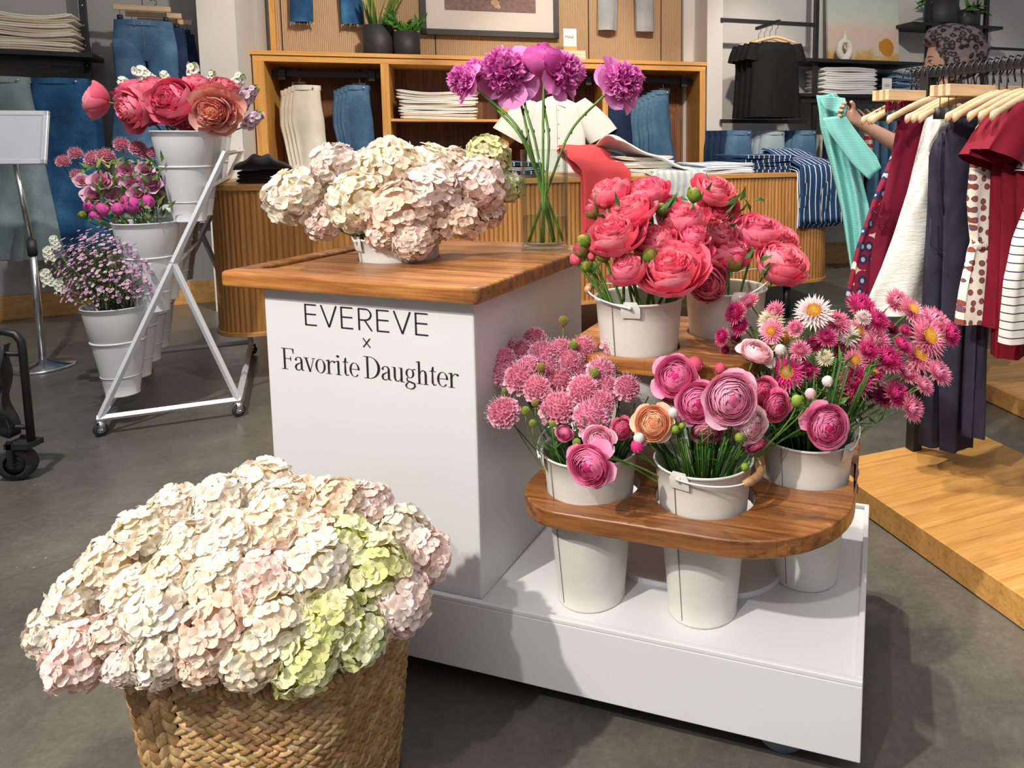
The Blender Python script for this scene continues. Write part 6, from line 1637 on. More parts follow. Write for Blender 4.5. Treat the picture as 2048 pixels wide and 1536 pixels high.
# books and the little sign
x0, z0 = onf(CB, 1115, 112, .12); x1, _ = onf(CB, 1172, 114, .12)
M['paper'] = plain('paper', (.72, .66, .52), .8); M['cover'] = plain('cover', (.80, .76, .66), .6)
for k in range(3):
    b = fthing('book', ['cream book at the bottom of the flat pile under the name sign', 'cream book in the middle of the flat pile under the name sign', 'cream book on top of the flat pile under the name sign'][k], 'book', CB, ((x0 + x1) / 2, .12, CHT + .001 + .027 * k), .03 * k, 'books on the cabinet')
    w = (x1 - x0) / 2; mb = MB(); mb.box((-w, 0, 0), (w, .16, .003)); mb.box((-w, 0, .022), (w, .16, .025)); mb.box((-w, .0, 0), (-w + .003, .16, .025)); mb.obj('cover', M['cover'], b, False)
    mb = MB(); mb.box((-w + .003, .003, .003), (w - .004, .156, .022)); mb.obj('pages', M['paper'], b, False)
def card(Fm, px0, px1, pybot, pytop, yl, z, label, text=True, tilt=0):
    x0, _ = onf(Fm, px0, pybot, yl); x1, _ = onf(Fm, px1, pybot, yl); w = x1 - x0
    s = fthing('name_sign', label, 'sign', Fm, ((x0 + x1) / 2, yl, z))
    _, zb = onf(Fm, px0, pybot, yl); _, zt2 = onf(Fm, px0, pytop, yl); h = zt2 - zb
    boxobj('wooden_base', (-w * .52, -.02, 0), (w * .52, .02, .032), M['oak_cab'], s, .001)
    mb = MB(); mb.box((-w / 2, -.002, .028), (w / 2, .002, h)); mb.obj('card', M['card'], s, False)
    return s, w, h
M['card'] = plain('card', (.86, .85, .84), .6, var=.01)
s, w, h = card(CB, 1127, 1153, 97, 53, .17, CHT + .083, 'small white PAIGE name card in a wooden base on the books')
sans_line('PAIGE', -w * .33, w * .30, h * .56, h * .12, 'lettering', s, -.004, .11)

# ------------------------------------------------------------------ LEFT BAY (frame LB)
def lu(px, py, yl): return onf(LB, px, py, yl)
def upright(Fm, px, py, yl, label, z1=3.4, z0=0, r=.019, holes=True):
    x, _ = onf(Fm, px, py, yl); o = fthing('shelf_upright', label, 'post', Fm, (x, yl, 0)); mb = MB(); mb.box((-r, -r, z0), (r, r, z1)); bevel(mb.obj('post', M['black_metal'], o, False), .002)
    if holes:
        for k in range(8): h = MB(); h.sphere((0, -r - .0005, 1.3 + .13 * k), (.005, .002, .005), 8, 5); h.obj('rivet', M['chrome'], o)
    return x
xL1 = upright(LB, 172, 90, -.10, 'black metal shelf upright by the tan trousers at the left'); xL2 = upright(LB, 414, 80, -.10, 'black metal shelf upright by the white column at the left')
_, zs1 = lu(60, 100, -.42)
shf = fthing('wall_shelf', 'black wall shelf holding the tan trousers at the left', 'shelf', LB, (xL1 - .9, 0, 0))
boxobj('board', (-.6, -.42, zs1 - .03), (.98, -.02, zs1), M['black_metal'], shf, .002)
rl = fthing('hanging_rail', 'black rail under the left wall shelf carrying jeans', 'rail', LB, (xL1 - .9, -.30, 0))
_, zr1 = lu(60, 124, -.30)
mb = MB(); mb.box((-.6, -.012, zr1 - .018), (.90, .012, zr1 + .018)); mb.obj('bar', M['black_metal'], rl, False)
xa, _ = lu(0, 90, -.38); xb, _ = lu(155, 90, -.38)
stack('folded_trousers', 'trousers', LB, xb - .24, -.38, zs1, 8, .46, .32, .027, ['twill_tan', 'twill_cream'], 'tan folded trousers', 'on the left wall shelf', 'tan trousers on the left shelf', 110, .03)
stack('folded_trousers', 'trousers', LB, xb - .68, -.38, zs1, 8, .40, .32, .029, ['twill_tan', 'twill_cream'], 'tan folded trousers', 'of the stack cut off at the photo edge', 'tan trousers of the second stack', 120, .03)
def clip_hanger(Fm, loc, label, w=.32, rz=0, hook=.10):
    h = fthing('trouser_hanger', label, 'hanger', Fm, loc, rz); boxobj('wooden_bar', (-w / 2, -.009, -.018), (w / 2, .009, .018), M['hanger_wood'], h, .003)
    m_ = MB(); m_.tube([(0, 0, .015), (0, 0, hook * .5), (.018, 0, hook * .7), (.02, 0, hook * .9), (0, 0, hook), (-.018, 0, hook * .92)], .0022, 6); m_.obj('hook', M['black_metal'], h)
    for sx in (-w * .40, w * .40):
        m_ = MB(); m_.tube([(sx, 0, -.018), (sx, 0, -.055)], .0015, 5); m_.box((sx - .014, -.013, -.085), (sx + .014, .013, -.05)); m_.obj('clip', M['black_plastic'], h)
    return h
M['hanger_wood'] = wood('hanger_wood', (.50, .32, .17), (.64, .44, .26), (.74, .54, .34), 'x', .5, .1)
wj = (lu(345, 40, -.32)[0] - lu(226, 40, -.32)[0])
for k in (2, 1, 0):
    x, z = lu(286 + 22 * k, 42 + 12 * k, -.32 + .05 * k)
    jeans('jeans', ['mid blue faded jeans facing front on a wooden hanger at the left', 'dark jeans right behind the faded front pair at the left', 'dark jeans at the back of the three on wooden hangers'][k], LB, (x, -.30 + .07 * k, z), -.1, wj * 1.0, 1.02, ['denim_mid', 'denim_dark', 'denim_dark'][k], None, leg=.12, flare=.02, seed=17 + k, thick=.04)
    clip_hanger(LB, (x, -.30 + .07 * k, z + .085), ['wooden clip hanger holding the faded front jeans', 'wooden clip hanger right behind the front one', 'wooden clip hanger at the back of the three'][k], wj * .98, -.1)
# side-on jeans
for k in range(5):
    x, z = lu(112 - 4 * k + 6, 158 + 3 * k, -.42 + .04 * k)
    jeans('jeans', 'bright blue wide jeans hanging side-on, ' + ['front', 'second', 'third', 'fourth', 'back'][k] + ' pair below the tan trousers', LB, (x + .02 * k, -.42 + .05 * k, z), -.2, .62, 1.08, 'denim_blue', 'blue jeans on the left rail', leg=.135, flare=.05, folded=True, seed=3 + k % 2, thick=.05)
for k in range(4):
    x, z = lu(10 - 5 * k, 155 + 3 * k, -.42 + .04 * k)
    jeans('jeans', 'grey green washed jeans at the left edge, ' + ['front', 'second', 'third', 'back'][k] + ' pair', LB, (x + .03 * k, -.42 + .05 * k, z), -.2, .50, 1.12, 'denim_wash' if k < 2 else 'denim_dark', 'grey jeans on the left rail', leg=.14, flare=.05, folded=True, seed=8 + k % 2, thick=.05) if M.setdefault('denim_wash', denim('denim_wash', (.20, .27, .28), (.34, .42, .42), (.11, .16, .17))) else None
for k in range(8):
    x, z = lu(108 + 5 * k, 125, -.30); hk = fthing('hanger_hook', 'black wire hanger hook, %s of the row over the blue jeans' % (ORD[k] if k < 7 else 'rightmost'), 'hanger', LB, (x, -.30, zr1), 0, 'wire hooks on the left rail')
    m_ = MB(); m_.tube([(.01, 0, .03), (.0, 0, .035), (-.01, 0, .02), (-.012, 0, -.02), (-.05, -.06, -.13)], .003, 5); m_.obj('hook', M['black_metal'], hk)
# low pale panel behind the stand
slab('trim_11', (.95, -.08, .60), (1.62, .0, .66), M['wall_white'], LB)

# ------------------------------------------------------------------ RIGHT BAY (frame RB)
YW = .33
def ru(px, py, yl): return onf(RB, px, py, yl)
xR1 = upright(RB, 1632, 60, -.02, 'black shelf upright between the black tops and the shelves', holes=False); xR2 = upright(RB, 1857, 60, -.02, 'black shelf upright left of the potted plants', holes=False); xR3 = upright(RB, 1972, 40, -.02, 'black shelf upright right of the potted plants', holes=False)
def bar(Fm, pa, pb, yl, label, name='hanging_rail', r=.016, cat='rail'):
    xa, za = onf(Fm, *pa, yl); xb, zb = onf(Fm, *pb, yl); z = (za + zb) / 2
    o = fthing(name, label, cat, Fm, (xa, yl, z)); mb = MB(); mb.box((0, -r, -r), (xb - xa, r, r)); mb.obj('bar', M['black_metal'], o, False); return xa, xb, z
bar(RB, (1441, 40), (1630, 50), -.02, 'black wall rail above the black tops')
def shelfR(pa, pb, yf, label):
    xa, za = onf(RB, *pa, yf); xb, zb = onf(RB, *pb, yf); z = (za + zb) / 2
    o = fthing('wall_shelf', label, 'shelf', RB, (xa, 0, z)); boxobj('board', (0, yf, -.028), (xb - xa, YW, 0), M['black_metal'], o, .002); return xa, xb, z
sa = shelfR((1607, 117), (1850, 123), -.10, 'black wall shelf with the cream vase and landscape painting')
sb = shelfR((1602, 187), (1835, 190), -.10, 'black wall shelf with folded white knits and denim')
sc_ = shelfR((1826, 50), (2007, 46), -.10, 'black wall shelf holding two black plant pots')
bar(RB, (1600, 205), (1832, 202), -.05, 'black rail under the white knits shelf')
bar(RB, (1441, 243), (1612, 243), -.05, 'lower black wall rail with jeans, under the black tops')
bar(RB, (1975, 99), (2048, 97), -.05, 'black rail at the far right edge of the wall', r=.012)
# painting
def paint():
    m, nt, b = _m('landscape_painting'); v = coords(nt); sp = N(nt, 'ShaderNodeSeparateXYZ'); nt.links.new(v, sp.inputs[0])
    n = noise(nt, v, 6, 5, .6, .6); ad = N(nt, 'ShaderNodeMath', operation='MULTIPLY_ADD'); ad.inputs[1].default_value = .30; nt.links.new(n, ad.inputs[0]); nt.links.new(sp.outputs['Z'], ad.inputs[2])
    c = ramp(nt, ad.outputs[0], [(.10, (.40, .20, .03)), (.22, (.62, .38, .10)), (.28, (.66, .55, .46)), (.42, (.72, .52, .42)), (.55, (.60, .62, .52)), (.75, (.46, .55, .50))])
    # two bushes
    for cx, cz, r_, colr in ((.62, .15, .085, (.55, .22, .02)), (.86, .14, .07, (.50, .20, .03))):
        d = N(nt, 'ShaderNodeVectorMath', operation='DISTANCE'); nt.links.new(v, d.inputs[0]); d.inputs[1].default_value = (cx, -.02, cz)
        a2 = N(nt, 'ShaderNodeMath', operation='MULTIPLY_ADD'); a2.inputs[1].default_value = .07; nt.links.new(n, a2.inputs[0]); nt.links.new(d.outputs['Value'], a2.inputs[2])
        lt = N(nt, 'ShaderNodeMath', operation='LESS_THAN'); lt.inputs[1].default_value = r_ + .035; nt.links.new(a2.outputs[0], lt.inputs[0]); c = mixc(nt, lt.outputs[0], c, colr)
    nt.links.new(c, b.inputs['Base Color']); b.inputs['Roughness'].default_value = .7; return m
M['painting'] = paint()
x0, z0 = ru(1660, 108, .10); x1, _ = ru(1802, 108, .10)
pt = fthing('painting', 'pastel landscape canvas with orange bushes leaning on the wall shelf', 'painting', RB, (x0, .14, sa[2]))
mb = MB(); mb.box((0, -.015, 0), (x1 - x0, .015, .75)); o = mb.obj('canvas', M['painting'], pt, False); o.rotation_euler = (-.08, 0, 0)
x0, z0 = ru(1690, 105, -.02)
vz = fthing('ceramic_vase', 'cream ring-shaped ceramic vase in front of the painting', 'vase', RB, (x0, -.01, sa[2]))
mb = MB(); mb.tube([(.055 * math.cos(a) * 1.0, 0, .095 + .073 * math.sin(a)) for a in [2 * PI * k / 32 for k in range(32)]], [.026 + .008 * (1 - math.sin(2 * PI * k / 32)) * .5 for k in range(32)], 14, closed=True)
mb.lathe([(.030, .155), (.024, .185), (.016, .21), (.015, .245), (.019, .252), (.014, .25), (.010, .20)], 20); mb.lathe([(0, 0), (.045, 0), (.05, .015), (.03, .03), (0, .035)], 20)
M['ceramic'] = plain('ceramic', (.74, .69, .60), .7, bmp=.2, bscale=80); mb.obj('vase_body', M['ceramic'], vz)
xa, _ = ru(1643, 178, -.05); xb, _ = ru(1757, 178, -.05)
stack('folded_sweater', 'sweater', RB, (xa + xb) / 2, -.04, sb[2], 6, (xb - xa) * .96, .30, .040, ['white_cloth', 'white_cloth', 'knit_white'], 'white folded knit', 'on the right wall shelf', 'white knits on the right shelf', 130, .0) if M.setdefault('knit_white', fabric('knit_white', (.68, .67, .64), weave=120)) else None
xa, _ = ru(1785, 178, -.05); xb, _ = ru(1838, 178, -.05)
stack('folded_jeans', 'jeans', RB, (xa + xb) / 2 + .04, -.04, sb[2], 9, (xb - xa) * 1.1, .30, .024, ['denim_light', 'denim_mid'], 'light blue folded jeans', 'beside the white knits', 'denim on the right shelf', 140, .01)
s, w, h = card(RB, 1764, 1783, 178, 144, -.06, sb[2], 'small white card in a wooden base between the knits and jeans')
mb = MB()
for zz, ww in ((.62, .5), (.55, .7), (.5, .4)): mb.box((-w * ww / 2, -.0032, h * zz), (w * ww / 2, -.0028, h * zz + .004))
mb.obj('printed_lines', M['thread'], s, False)
def rpot(px0, px1, label, seed, h, kind):
    xa, _ = ru(px0, 40, .0); xb, _ = ru(px1, 40, .0); r = (xb - xa) / 2; t = fthing('potted_plant', label, 'plant', RB, ((xa + xb) / 2, .02, sc_[2] + .001)); rnd = random.Random(seed)
    mb = MB(); mb.lathe([(0, 0), (r * .95, 0), (r, .01), (r, h), (r - .012, h), (r - .014, h - .02), (0, h - .02)], 40); mb.obj('pot', M['black_pot'], t); l = MB()
    for k in range(26):
        a = rnd.uniform(0, 6.3); m_leaf(l, Vector((math.cos(a) * r * .5, math.sin(a) * r * .5, h)), Vector((math.cos(a), math.sin(a), rnd.uniform(-.3, 1.2))), rnd.uniform(.12, .22), .02, jit((.04, .16, .03), rnd, .3), 1.3 if kind else .5, rnd)
    l.obj('leaves', M['vcol_leaf'], t)
rpot(1857, 1912, 'black pot on the plant shelf, left one, leaves trailing out of frame', 4, .23, 1); rpot(1915, 1957, 'smaller black pot with green leaves, right one of the plant shelf', 6, .14, 1)
M['black_satin'] = plain('black_satin', (.007, .007, .008), .75, var=.1, spec=.2)
# black tops on the wall
def hanger_shoulder(parent_frame, loc, label, rz=0, w=.42, drop=.06, group=None, hook=.11):
    h = fthing('wooden_hanger', label, 'hanger', parent_frame, loc, rz, group); key = ('hs', w, drop, hook)
    if key not in mesh_cache:
        mb = MB(); n = 14; vs = []
        for i in range(n + 1):
            u = i / n * 2 - 1; x = u * w / 2; zc = .0 - drop * abs(u) ** 1.35; hh = .014 - .003 * abs(u) + .004 * (abs(u) > .9); yy = -.012 * u * u
            for k in range(8): a = 2 * PI * k / 8; vs.append((x, yy + .0075 * math.cos(a), zc + hh * math.sin(a)))
        fs = [(i * 8 + k, (i + 1) * 8 + k, (i + 1) * 8 + (k + 1) % 8, i * 8 + (k + 1) % 8) for i in range(n) for k in range(8)] + [tuple(range(8)), tuple(n * 8 + k for k in range(7, -1, -1))]
        mb.add(vs, fs); hk = MB(); hk.tube([(0, 0, .01), (0, 0, hook * .5), (.018, 0, hook * .68), (.02, 0, hook * .88), (0, 0, hook), (-.018, 0, hook * .9)], .0022, 6)
        mesh_cache[key] = (mb.mesh('shoulder_bar', M['hanger_wood']), hk.mesh('hook', M['black_metal']))
    for nm, me in zip(('shoulder_bar', 'hook'), mesh_cache[key]):
        o = bpy.data.objects.new(nm, me); COL.objects.link(o); o.parent = h
    return h
xt, zt3 = ru(1540, 88, -.28)
pos_ = ['front', 'second', 'third', 'fourth']
mt = MB(); xh, zh = ru(1530, 42, -.30)
fo = fthing('face_out_arm', 'short black arm on the wall rail carrying the black tops', 'rail', RB, (xt, -.02, zt3 + .16)); mt.box((-.012, -.42, -.012), (.012, 0, .012)); mt.obj('bar', M['black_metal'], fo, False)
for k in (3, 2, 1, 0):
    loc = (xt - .012 * k, -.38 + .08 * k, zt3 - .002 * k)
    t = fthing('black_tshirt', f'black short-sleeved satin top on the wall, {pos_[k]} one of the row', 'top', RB, loc, -.10, 'black tops on the wall')
    key = 'blacktop'
    if key not in mesh_cache:
        mb = MB(); tube_cloth(mb, interp_prof([(.0, .115, .035, 0), (-.03, .185, .045, 0), (-.07, .21, .05, 0), (-.2, .200, .05, 0), (-.45, .215, .055, 0), (-.60, .225, .06, 0)], 16), 5, .009, 14, 44, capt=False)
        for sg in (-1, 1):
            m2 = MB(); tube_cloth(m2, interp_prof([(.02, .05, .03, 0), (-.06, .062, .035, sg * .008), (-.12, .066, .035, sg * .010)], 6), 2, .004, 3, 24); mb.add(tr(Matrix.Translation((sg * .175, 0, -.03)) @ Matrix.Rotation(sg * -.14, 4, 'Y'), m2.v[0]), m2.f)
        nk = MB(); nk.tube([(.118 * math.cos(a), -.036 * math.sin(a) * -1, .002 - .03 * max(0, -math.sin(a))) for a in [2 * PI * q / 28 for q in range(28)]], .004, 6, closed=True)
        mesh_cache[key] = (mb.mesh('top_body', M['black_satin']), nk.mesh('neckband', M['black_satin']))
    for nm, me in zip(('top_body', 'neckband'), mesh_cache[key]): o = bpy.data.objects.new(nm, me); COL.objects.link(o); o.parent = t
    lb = MB(); lb.box((-.02, .028, -.03), (.02, .031, -.01)); lb.obj('neck_label', M['label_white'], t, False)
    hanger_shoulder(RB, (loc[0], loc[1] + .0, loc[2] + .045), f'wooden hanger of the {pos_[k]} black top', -.10, .36, .05)
# lower bunches of jeans
for bi, (px, py, mat, lab, n) in enumerate(((1478, 262, 'denim_dark', 'dark jeans of the left bunch under the black tops', 5), (1545, 262, 'denim_light', 'light blue jeans of the middle bunch under the black tops', 4), (1608, 262, 'denim_mid', 'mid blue jeans of the right bunch by the black upright', 4))):
    for k in range(n):
        x, z = ru(px, py, -.25)
        jeans('jeans', f'{lab}, {["front", "second", "third", "fourth", "fifth"][k]} pair', RB, (x - .032 * k, -.25 + .05 * k, z), -.2, .42, .95, mat if k else ('denim_mid' if bi != 1 else mat), f'jeans bunch {["left", "middle", "right"][bi]} on the lower rail', leg=.09, folded=True, seed=5 + k % 2, thick=.045)
# dresses / denim hanging under the right shelves
bits = [(1655, 'denim_dark'), (1668, 'denim_dark'), (1684, 'denim_dark'), (1742, 'denim_mid'), (1760, 'denim_mid'), (1778, 'denim_mid'), (1712, 'grey_dark'), (1796, 'denim_dark'), (1700, 'denim_dark'), (1728, 'redstripe')]
M['redstripe'] = striped('redstripe', (.62, .58, .50), (.52, .03, .04), 15, .5, 'Z'); M['grey_dark'] = fabric('grey_dark', (.07, .07, .08))
nmz = {'denim_dark': 'dark navy garment', 'denim_mid': 'blue denim garment', 'grey_dark': 'charcoal garment', 'redstripe': 'red and cream striped top'}
bits.sort()
for i, (px, mat) in enumerate(bits):
    x, z = ru(px, 232, -.12); g = fthing('hanging_garment', f'{nmz[mat]} under the right wall shelf, {ORD[i] if i < len(bits) - 1 else "rightmost"}', 'garment', RB, (x, -.15, z + .02), 1.2, 'garments under the right shelf'); mb = MB()
    L = .95 if mat != 'redstripe' else .48
    tube_cloth(mb, interp_prof([(0, .10, .02, 0), (-.06, .19, .035, 0), (-.3, .20, .04, 0), (-L, .22, .045, 0)], 10), 5, .008, i, 28); mb.obj('garment_body', M[mat], g)
    if i % 1 == 0: hanger_shoulder(RB, (x + .0, -.15, z + .05), f'wooden hanger, {ORD[i] if i < len(bits) - 1 else "rightmost"} under the right wall shelf', 1.2, .38, .05, 'hangers under the right shelf')
# ------------------------------------------------------------------ RIGHT PLATFORM AND CLOTHES RACK
PF = frame(.656, 2.273, 22.7)
pl = fthing('display_platform', 'low oak platform under the clothes rack at the right', 'platform', PF, (0, 0, 0))
bevel(boxobj('oak_slab', (0, -2.1, .004), (.70, .18, .085), M['platform_oak'], pl, 0), .002)
M['platform_oak2'] = M['platform_oak']
pl2 = thing('display_platform', 'corner of a second oak platform at the far right edge', 'platform', (1.62, 2.95, 0), .3); boxobj('oak_slab', (0, 0, .004), (.8, .8, .085), M['oak'], pl2, .002)
RF = frame(.935, 2.555, 22.7); RZ = 1.423
rack = fthing('clothes_rack', 'black steel clothes rack standing on the oak platform', 'rack', RF, (0, 0, .085))
for y_ in (0, -1.5): boxobj('post', (-.02, y_ - .02, 0), (.02, y_ + .02, RZ - .085 + .02), M['black_metal'], rack, .002)
mb = MB(); mb.box((-.016, -1.55, RZ - .085 - .014), (.016, .05, RZ - .085 + .014)); mb.obj('hanging_bar', M['black_metal'], rack, False)
def cloth_mat(name, base, bumpscale=(1, 1, 1), bstr=.5, nsc=60, rough=.9, var=.1):
    m, nt, b = _m(name); n = noise(nt, coords(nt, bumpscale), nsc, 4, .6, .5); n0 = noise(nt, coords(nt), 9, 3)
    c = ramp(nt, n0, [(.3, tuple(x * (1 - var) for x in base)), (.7, tuple(min(1, x * (1 + var)) for x in base))])
    nt.links.new(c, b.inputs['Base Color']); b.inputs['Roughness'].default_value = rough; b.inputs['Specular IOR Level'].default_value = .2; bump(nt, b, n, bstr, .004); return m
M['crinkle_white'] = cloth_mat('crinkle_white', (.74, .735, .69), (1, 1, 4), .9, 22)
M['navy_linen'] = cloth_mat('navy_linen', (.028, .026, .045), (1, 1, 1), .3, 180, .85, .2)
M['maroon'] = cloth_mat('maroon', (.14, .005, .022), (1, 1, .4), .4, 30, .85, .12)
M['red_jersey'] = cloth_mat('red_jersey', (.17, .005, .018), (1, 1, .4), .2, 20, .8, .1)
M['stripe_tee'] = striped('stripe_tee', (.72, .71, .66), (.03, .03, .05), 42, .86, 'Z')
def motif(name, ground, cols, scale, rad, fr=(.35, .8)):
    m, nt, b = _m(name); v = coords(nt, (1, 1, .8), rot=(PI / 2, 0, 0)); vo = N(nt, 'ShaderNodeTexVoronoi', voronoi_dimensions='2D'); vo.inputs['Scale'].default_value = scale; vo.inputs['Randomness'].default_value = .55; nt.links.new(v, vo.inputs['Vector'])
    c = ramp(nt, vo.outputs['Distance'], [(0, cols[0]), (rad * fr[0], cols[0]), (rad * fr[0] + .01, cols[1]), (rad * fr[1], cols[1]), (rad * fr[1] + .01, cols[2]), (rad, cols[2]), (rad + .01, ground)])
    c.node.color_ramp.interpolation = 'CONSTANT'
    nt.links.new(c, b.inputs['Base Color']); b.inputs['Roughness'].default_value = .85; b.inputs['Specular IOR Level'].default_value = .2; return m
M['sprig_print'] = motif('sprig_print', (.74, .69, .60), [(.05, .12, .24), (.33, .05, .03), (.09, .08, .08)], 40, .30)
M['paisley_print'] = motif('paisley_print', (.62, .52, .44), [(.40, .36, .42), (.02, .025, .08), (.20, .012, .035)], 22, .64, (.22, .5))
def gx(px, py, t): return -onf(RF, px, py, -t)[0]
def gz(px, py, t): return onf(RF, px, py, -t)[1]
def garment(name, label, cat, t, keys, mat, nf=4, amp=.014, seed=1, thick=.03, group=None, sleeves=None, extra=None, xo=0):
    """keys: (left px, y px) pairs from top to hem"""
    g = fthing(name, label, cat, RF, (xo, -t, 0), 0, group); pr = []
    for px, py in keys: pr.append((gz(px, py, t), max(.03, gx(px, py, t) + xo), thick, 0))
    pr[0] = (pr[0][0], pr[0][1], thick * .6, 0)
    pr = interp_prof(pr, 26); mb = MB(); tube_cloth(mb, pr, nf, amp, seed, 56); mb.obj('garment_body', M[mat], g)
    if sleeves: sleeves(g, pr, t)
    return g
def neckline(g, z, w, mat):
    mb = MB(); mb.tube([(w * math.cos(a), -.022 * math.sin(a), z + .004 - .02 * max(0, math.sin(a))) for a in [2 * PI * q / 24 for q in range(24)]], .004, 6, closed=True); mb.obj('neckline', M[mat], g)
def drop_sleeve(L, w, tilt, z, x, mat, amp=.006, only=-1):
    def f(g, pr, t):
        for sg in (-1, 1):
            m2 = MB(); tube_cloth(m2, interp_prof([(.02, w * .7, .03, 0), (-L * .4, w, .038, sg * .012), (-L, w * 1.15, .04, sg * .02)], 10), 3, amp, 7, 30)
            mb = MB(); mb.add(tr(Matrix.Translation((sg * x, 0, z)) @ Matrix.Rotation(-sg * tilt, 4, 'Y'), m2.v[0]), m2.f); mb.obj('sleeve', M[mat], g)
    return f
garment('printed_dress', 'cream and maroon print dress at the back end of the rack', 'dress', -.07, [(1815, 240), (1790, 300), (1745, 400), (1712, 500), (1690, 605)], 'paisley_print', 5, .014, 4)
gs = garment('maroon_skirt', 'maroon skirt with gathered waist and crochet panel', 'skirt', -.025, [(1805, 200), (1800, 222), (1782, 330), (1762, 420), (1745, 520), (1738, 600)], 'maroon', 7, .012, 6)
cr = MB(); pcx = onf(RF, 1748, 432, .025 - .035); 
for ring in range(5): cr.tube([(pcx[0] + .020 + (.008 + .006 * ring) * math.cos(a) * (1 + .2 * math.cos(5 * a)), -.040, pcx[1] + (.010 + .008 * ring) * math.sin(a) * (1 + .2 * math.cos(5 * a))) for a in [2 * PI * q / 30 for q in range(30)]], .002, 5, closed=True)
cr.obj('crochet_panel', M['maroon'], gs)
wbm = MB()
for k in range(26):
    a = PI + PI * k / 25; zz0 = gz(1805, 205, -.025); wbm.tube([(.155 * math.cos(a), .024 * math.sin(a) - .002, zz0), (.157 * math.cos(a), .028 * math.sin(a) - .003, zz0 - .035)], .004, 5)
wbm.obj('gathered_waist', M['maroon'], gs)
garment('white_dress', 'long white crinkled cotton dress between maroon skirt and navy jumpsuits', 'dress', .045, [(1885, 212), (1868, 240), (1842, 300), (1815, 390), (1785, 480), (1752, 560), (1722, 632)], 'crinkle_white', 5, .014, 9, .04)
n1 = garment('navy_jumpsuit', 'long navy linen jumpsuit, leftmost of the dark pair, hem near the platform', 'jumpsuit', .13, [(1885, 262), (1862, 300), (1860, 420), (1852, 560), (1850, 700), (1846, 892)], 'navy_linen', 4, .010, 12, .04)
pk = MB(); pk.tube([(-.13, -.046, .95), (-.128, -.05, .86), (-.08, -.055, .83), (-.03, -.055, .835)], .0035, 6); pk.tube([(-.10, -.05, 1.22), (-.11, -.052, 1.10), (-.085, -.055, .96)], .003, 6); pk.obj('pocket_edge', M['navy_linen'], n1)
garment('navy_jumpsuit', 'navy linen jumpsuit just right of the first, slightly shorter straps', 'jumpsuit', .19, [(1905, 232), (1895, 260), (1890, 420), (1885, 600), (1880, 760), (1880, 900)], 'navy_linen', 4, .010, 14, .035)
garment('navy_trousers', 'wide navy trousers hanging lower right behind the printed blouse', 'trousers', .26, [(1960, 240), (1950, 320), (1955, 500), (1958, 700), (1962, 866)], 'navy_linen', 5, .012, 15, .03)
bl = garment('printed_blouse', 'cream blouse with small red and blue sprigs, gathered waist', 'blouse', .33, [(1978, 222), (1950, 262), (1945, 330), (1938, 400), (1946, 486), (1940, 500), (1925, 580), (1918, 650)], 'sprig_print', 5, .012, 18, .035)
ws = MB(); zz0 = gz(1946, 490, .33); hw0 = gx(1946, 488, .33)
for k in range(40): a = PI + PI * k / 39; ws.tube([(hw0 * 1.02 * math.cos(a), .038 * math.sin(a), zz0 + .012), (hw0 * 1.02 * math.cos(a), .040 * math.sin(a), zz0 - .012)], .003, 4)
ws.obj('waist_gathers', M['sprig_print'], bl)
garment('red_dress', 'long dark red dress showing below the striped tee', 'dress', .40, [(2020, 240), (2005, 300), (2002, 450), (1990, 560), (1990, 716)], 'red_jersey', 4, .010, 22, .03)
def tee(t, label, mat, keys, zs, x, L=.20, tilt=.55, w=.085, seed=1): 
    g = garment('short_sleeved_tshirt', label, 'tshirt', t, keys, mat, 4, .010, seed, .035, None if mat != 'red_jersey' else 'dark red tops on the rack', drop_sleeve(L, w, tilt, zs, x, mat, .010))
tee(.385, 'dark red short-sleeved top, rearmost of the red row', 'red_jersey', [(2000, 228), (1990, 260), (1988, 330), (1985, 450), (1975, 655)], 1.245, .085, .13, .40, .06, seed=30)
tee(.425, 'dark red short-sleeved top, second of the red row', 'red_jersey', [(2020, 215), (2008, 250), (2006, 330), (2004, 450), (1998, 640)], 1.26, .085, .13, .40, .06, seed=31)
tee(.465, 'dark red short-sleeved top, nearest of the red row', 'red_jersey', [(2050, 205), (2036, 240), (2034, 330), (2034, 420), (2034, 470)], 1.27, .09, .14, .40, .06, seed=32)
tee(.50, 'white tee with thin black stripes at the right edge', 'stripe_tee', [(2085, 330), (2055, 420), (2030, 480), (2012, 560), (2006, 688)], 1.16, .04, .06, .2, .04, seed=33)
for t, lb in ((-.085, 'backmost wooden hanger of the rack, tip sticking out left'), (-.05, 'second wooden hanger from the back of the rack'), (-.035, 'third wooden hanger from the back of the rack'), (.045, 'wooden hanger inside the white crinkled dress'), (.13, 'wooden hanger of the leftmost navy jumpsuit'), (.16, 'spare wooden hanger between the navy jumpsuits'), (.19, 'wooden hanger of the second navy jumpsuit'),
          (.30, 'spare wooden hanger behind the printed blouse'), (.33, 'wooden hanger of the printed blouse'), (.385, 'wooden hanger of the rearmost red top'), (.425, 'wooden hanger of the second red top'), (.465, 'wooden hanger of the nearest red top')):
    hanger_shoulder(RF, (0, -t, RZ - .085), lb, 0, .43, .075, None, .105)
for t, lb in ((-.06, 'flat wooden clip hanger at the back of the rack'), (-.025, 'flat wooden clip hanger holding the maroon skirt'), (.005, 'flat wooden clip hanger right before the maroon skirt'), (.21, 'flat wooden clip hanger between navy jumpsuits and blouse'), (.245, 'flat wooden clip hanger of the wide navy trousers'), (.275, 'flat wooden clip hanger beside the printed blouse')):
    clip_hanger(RF, (0, -t, RZ - .075), lb, .36, 0, .09)
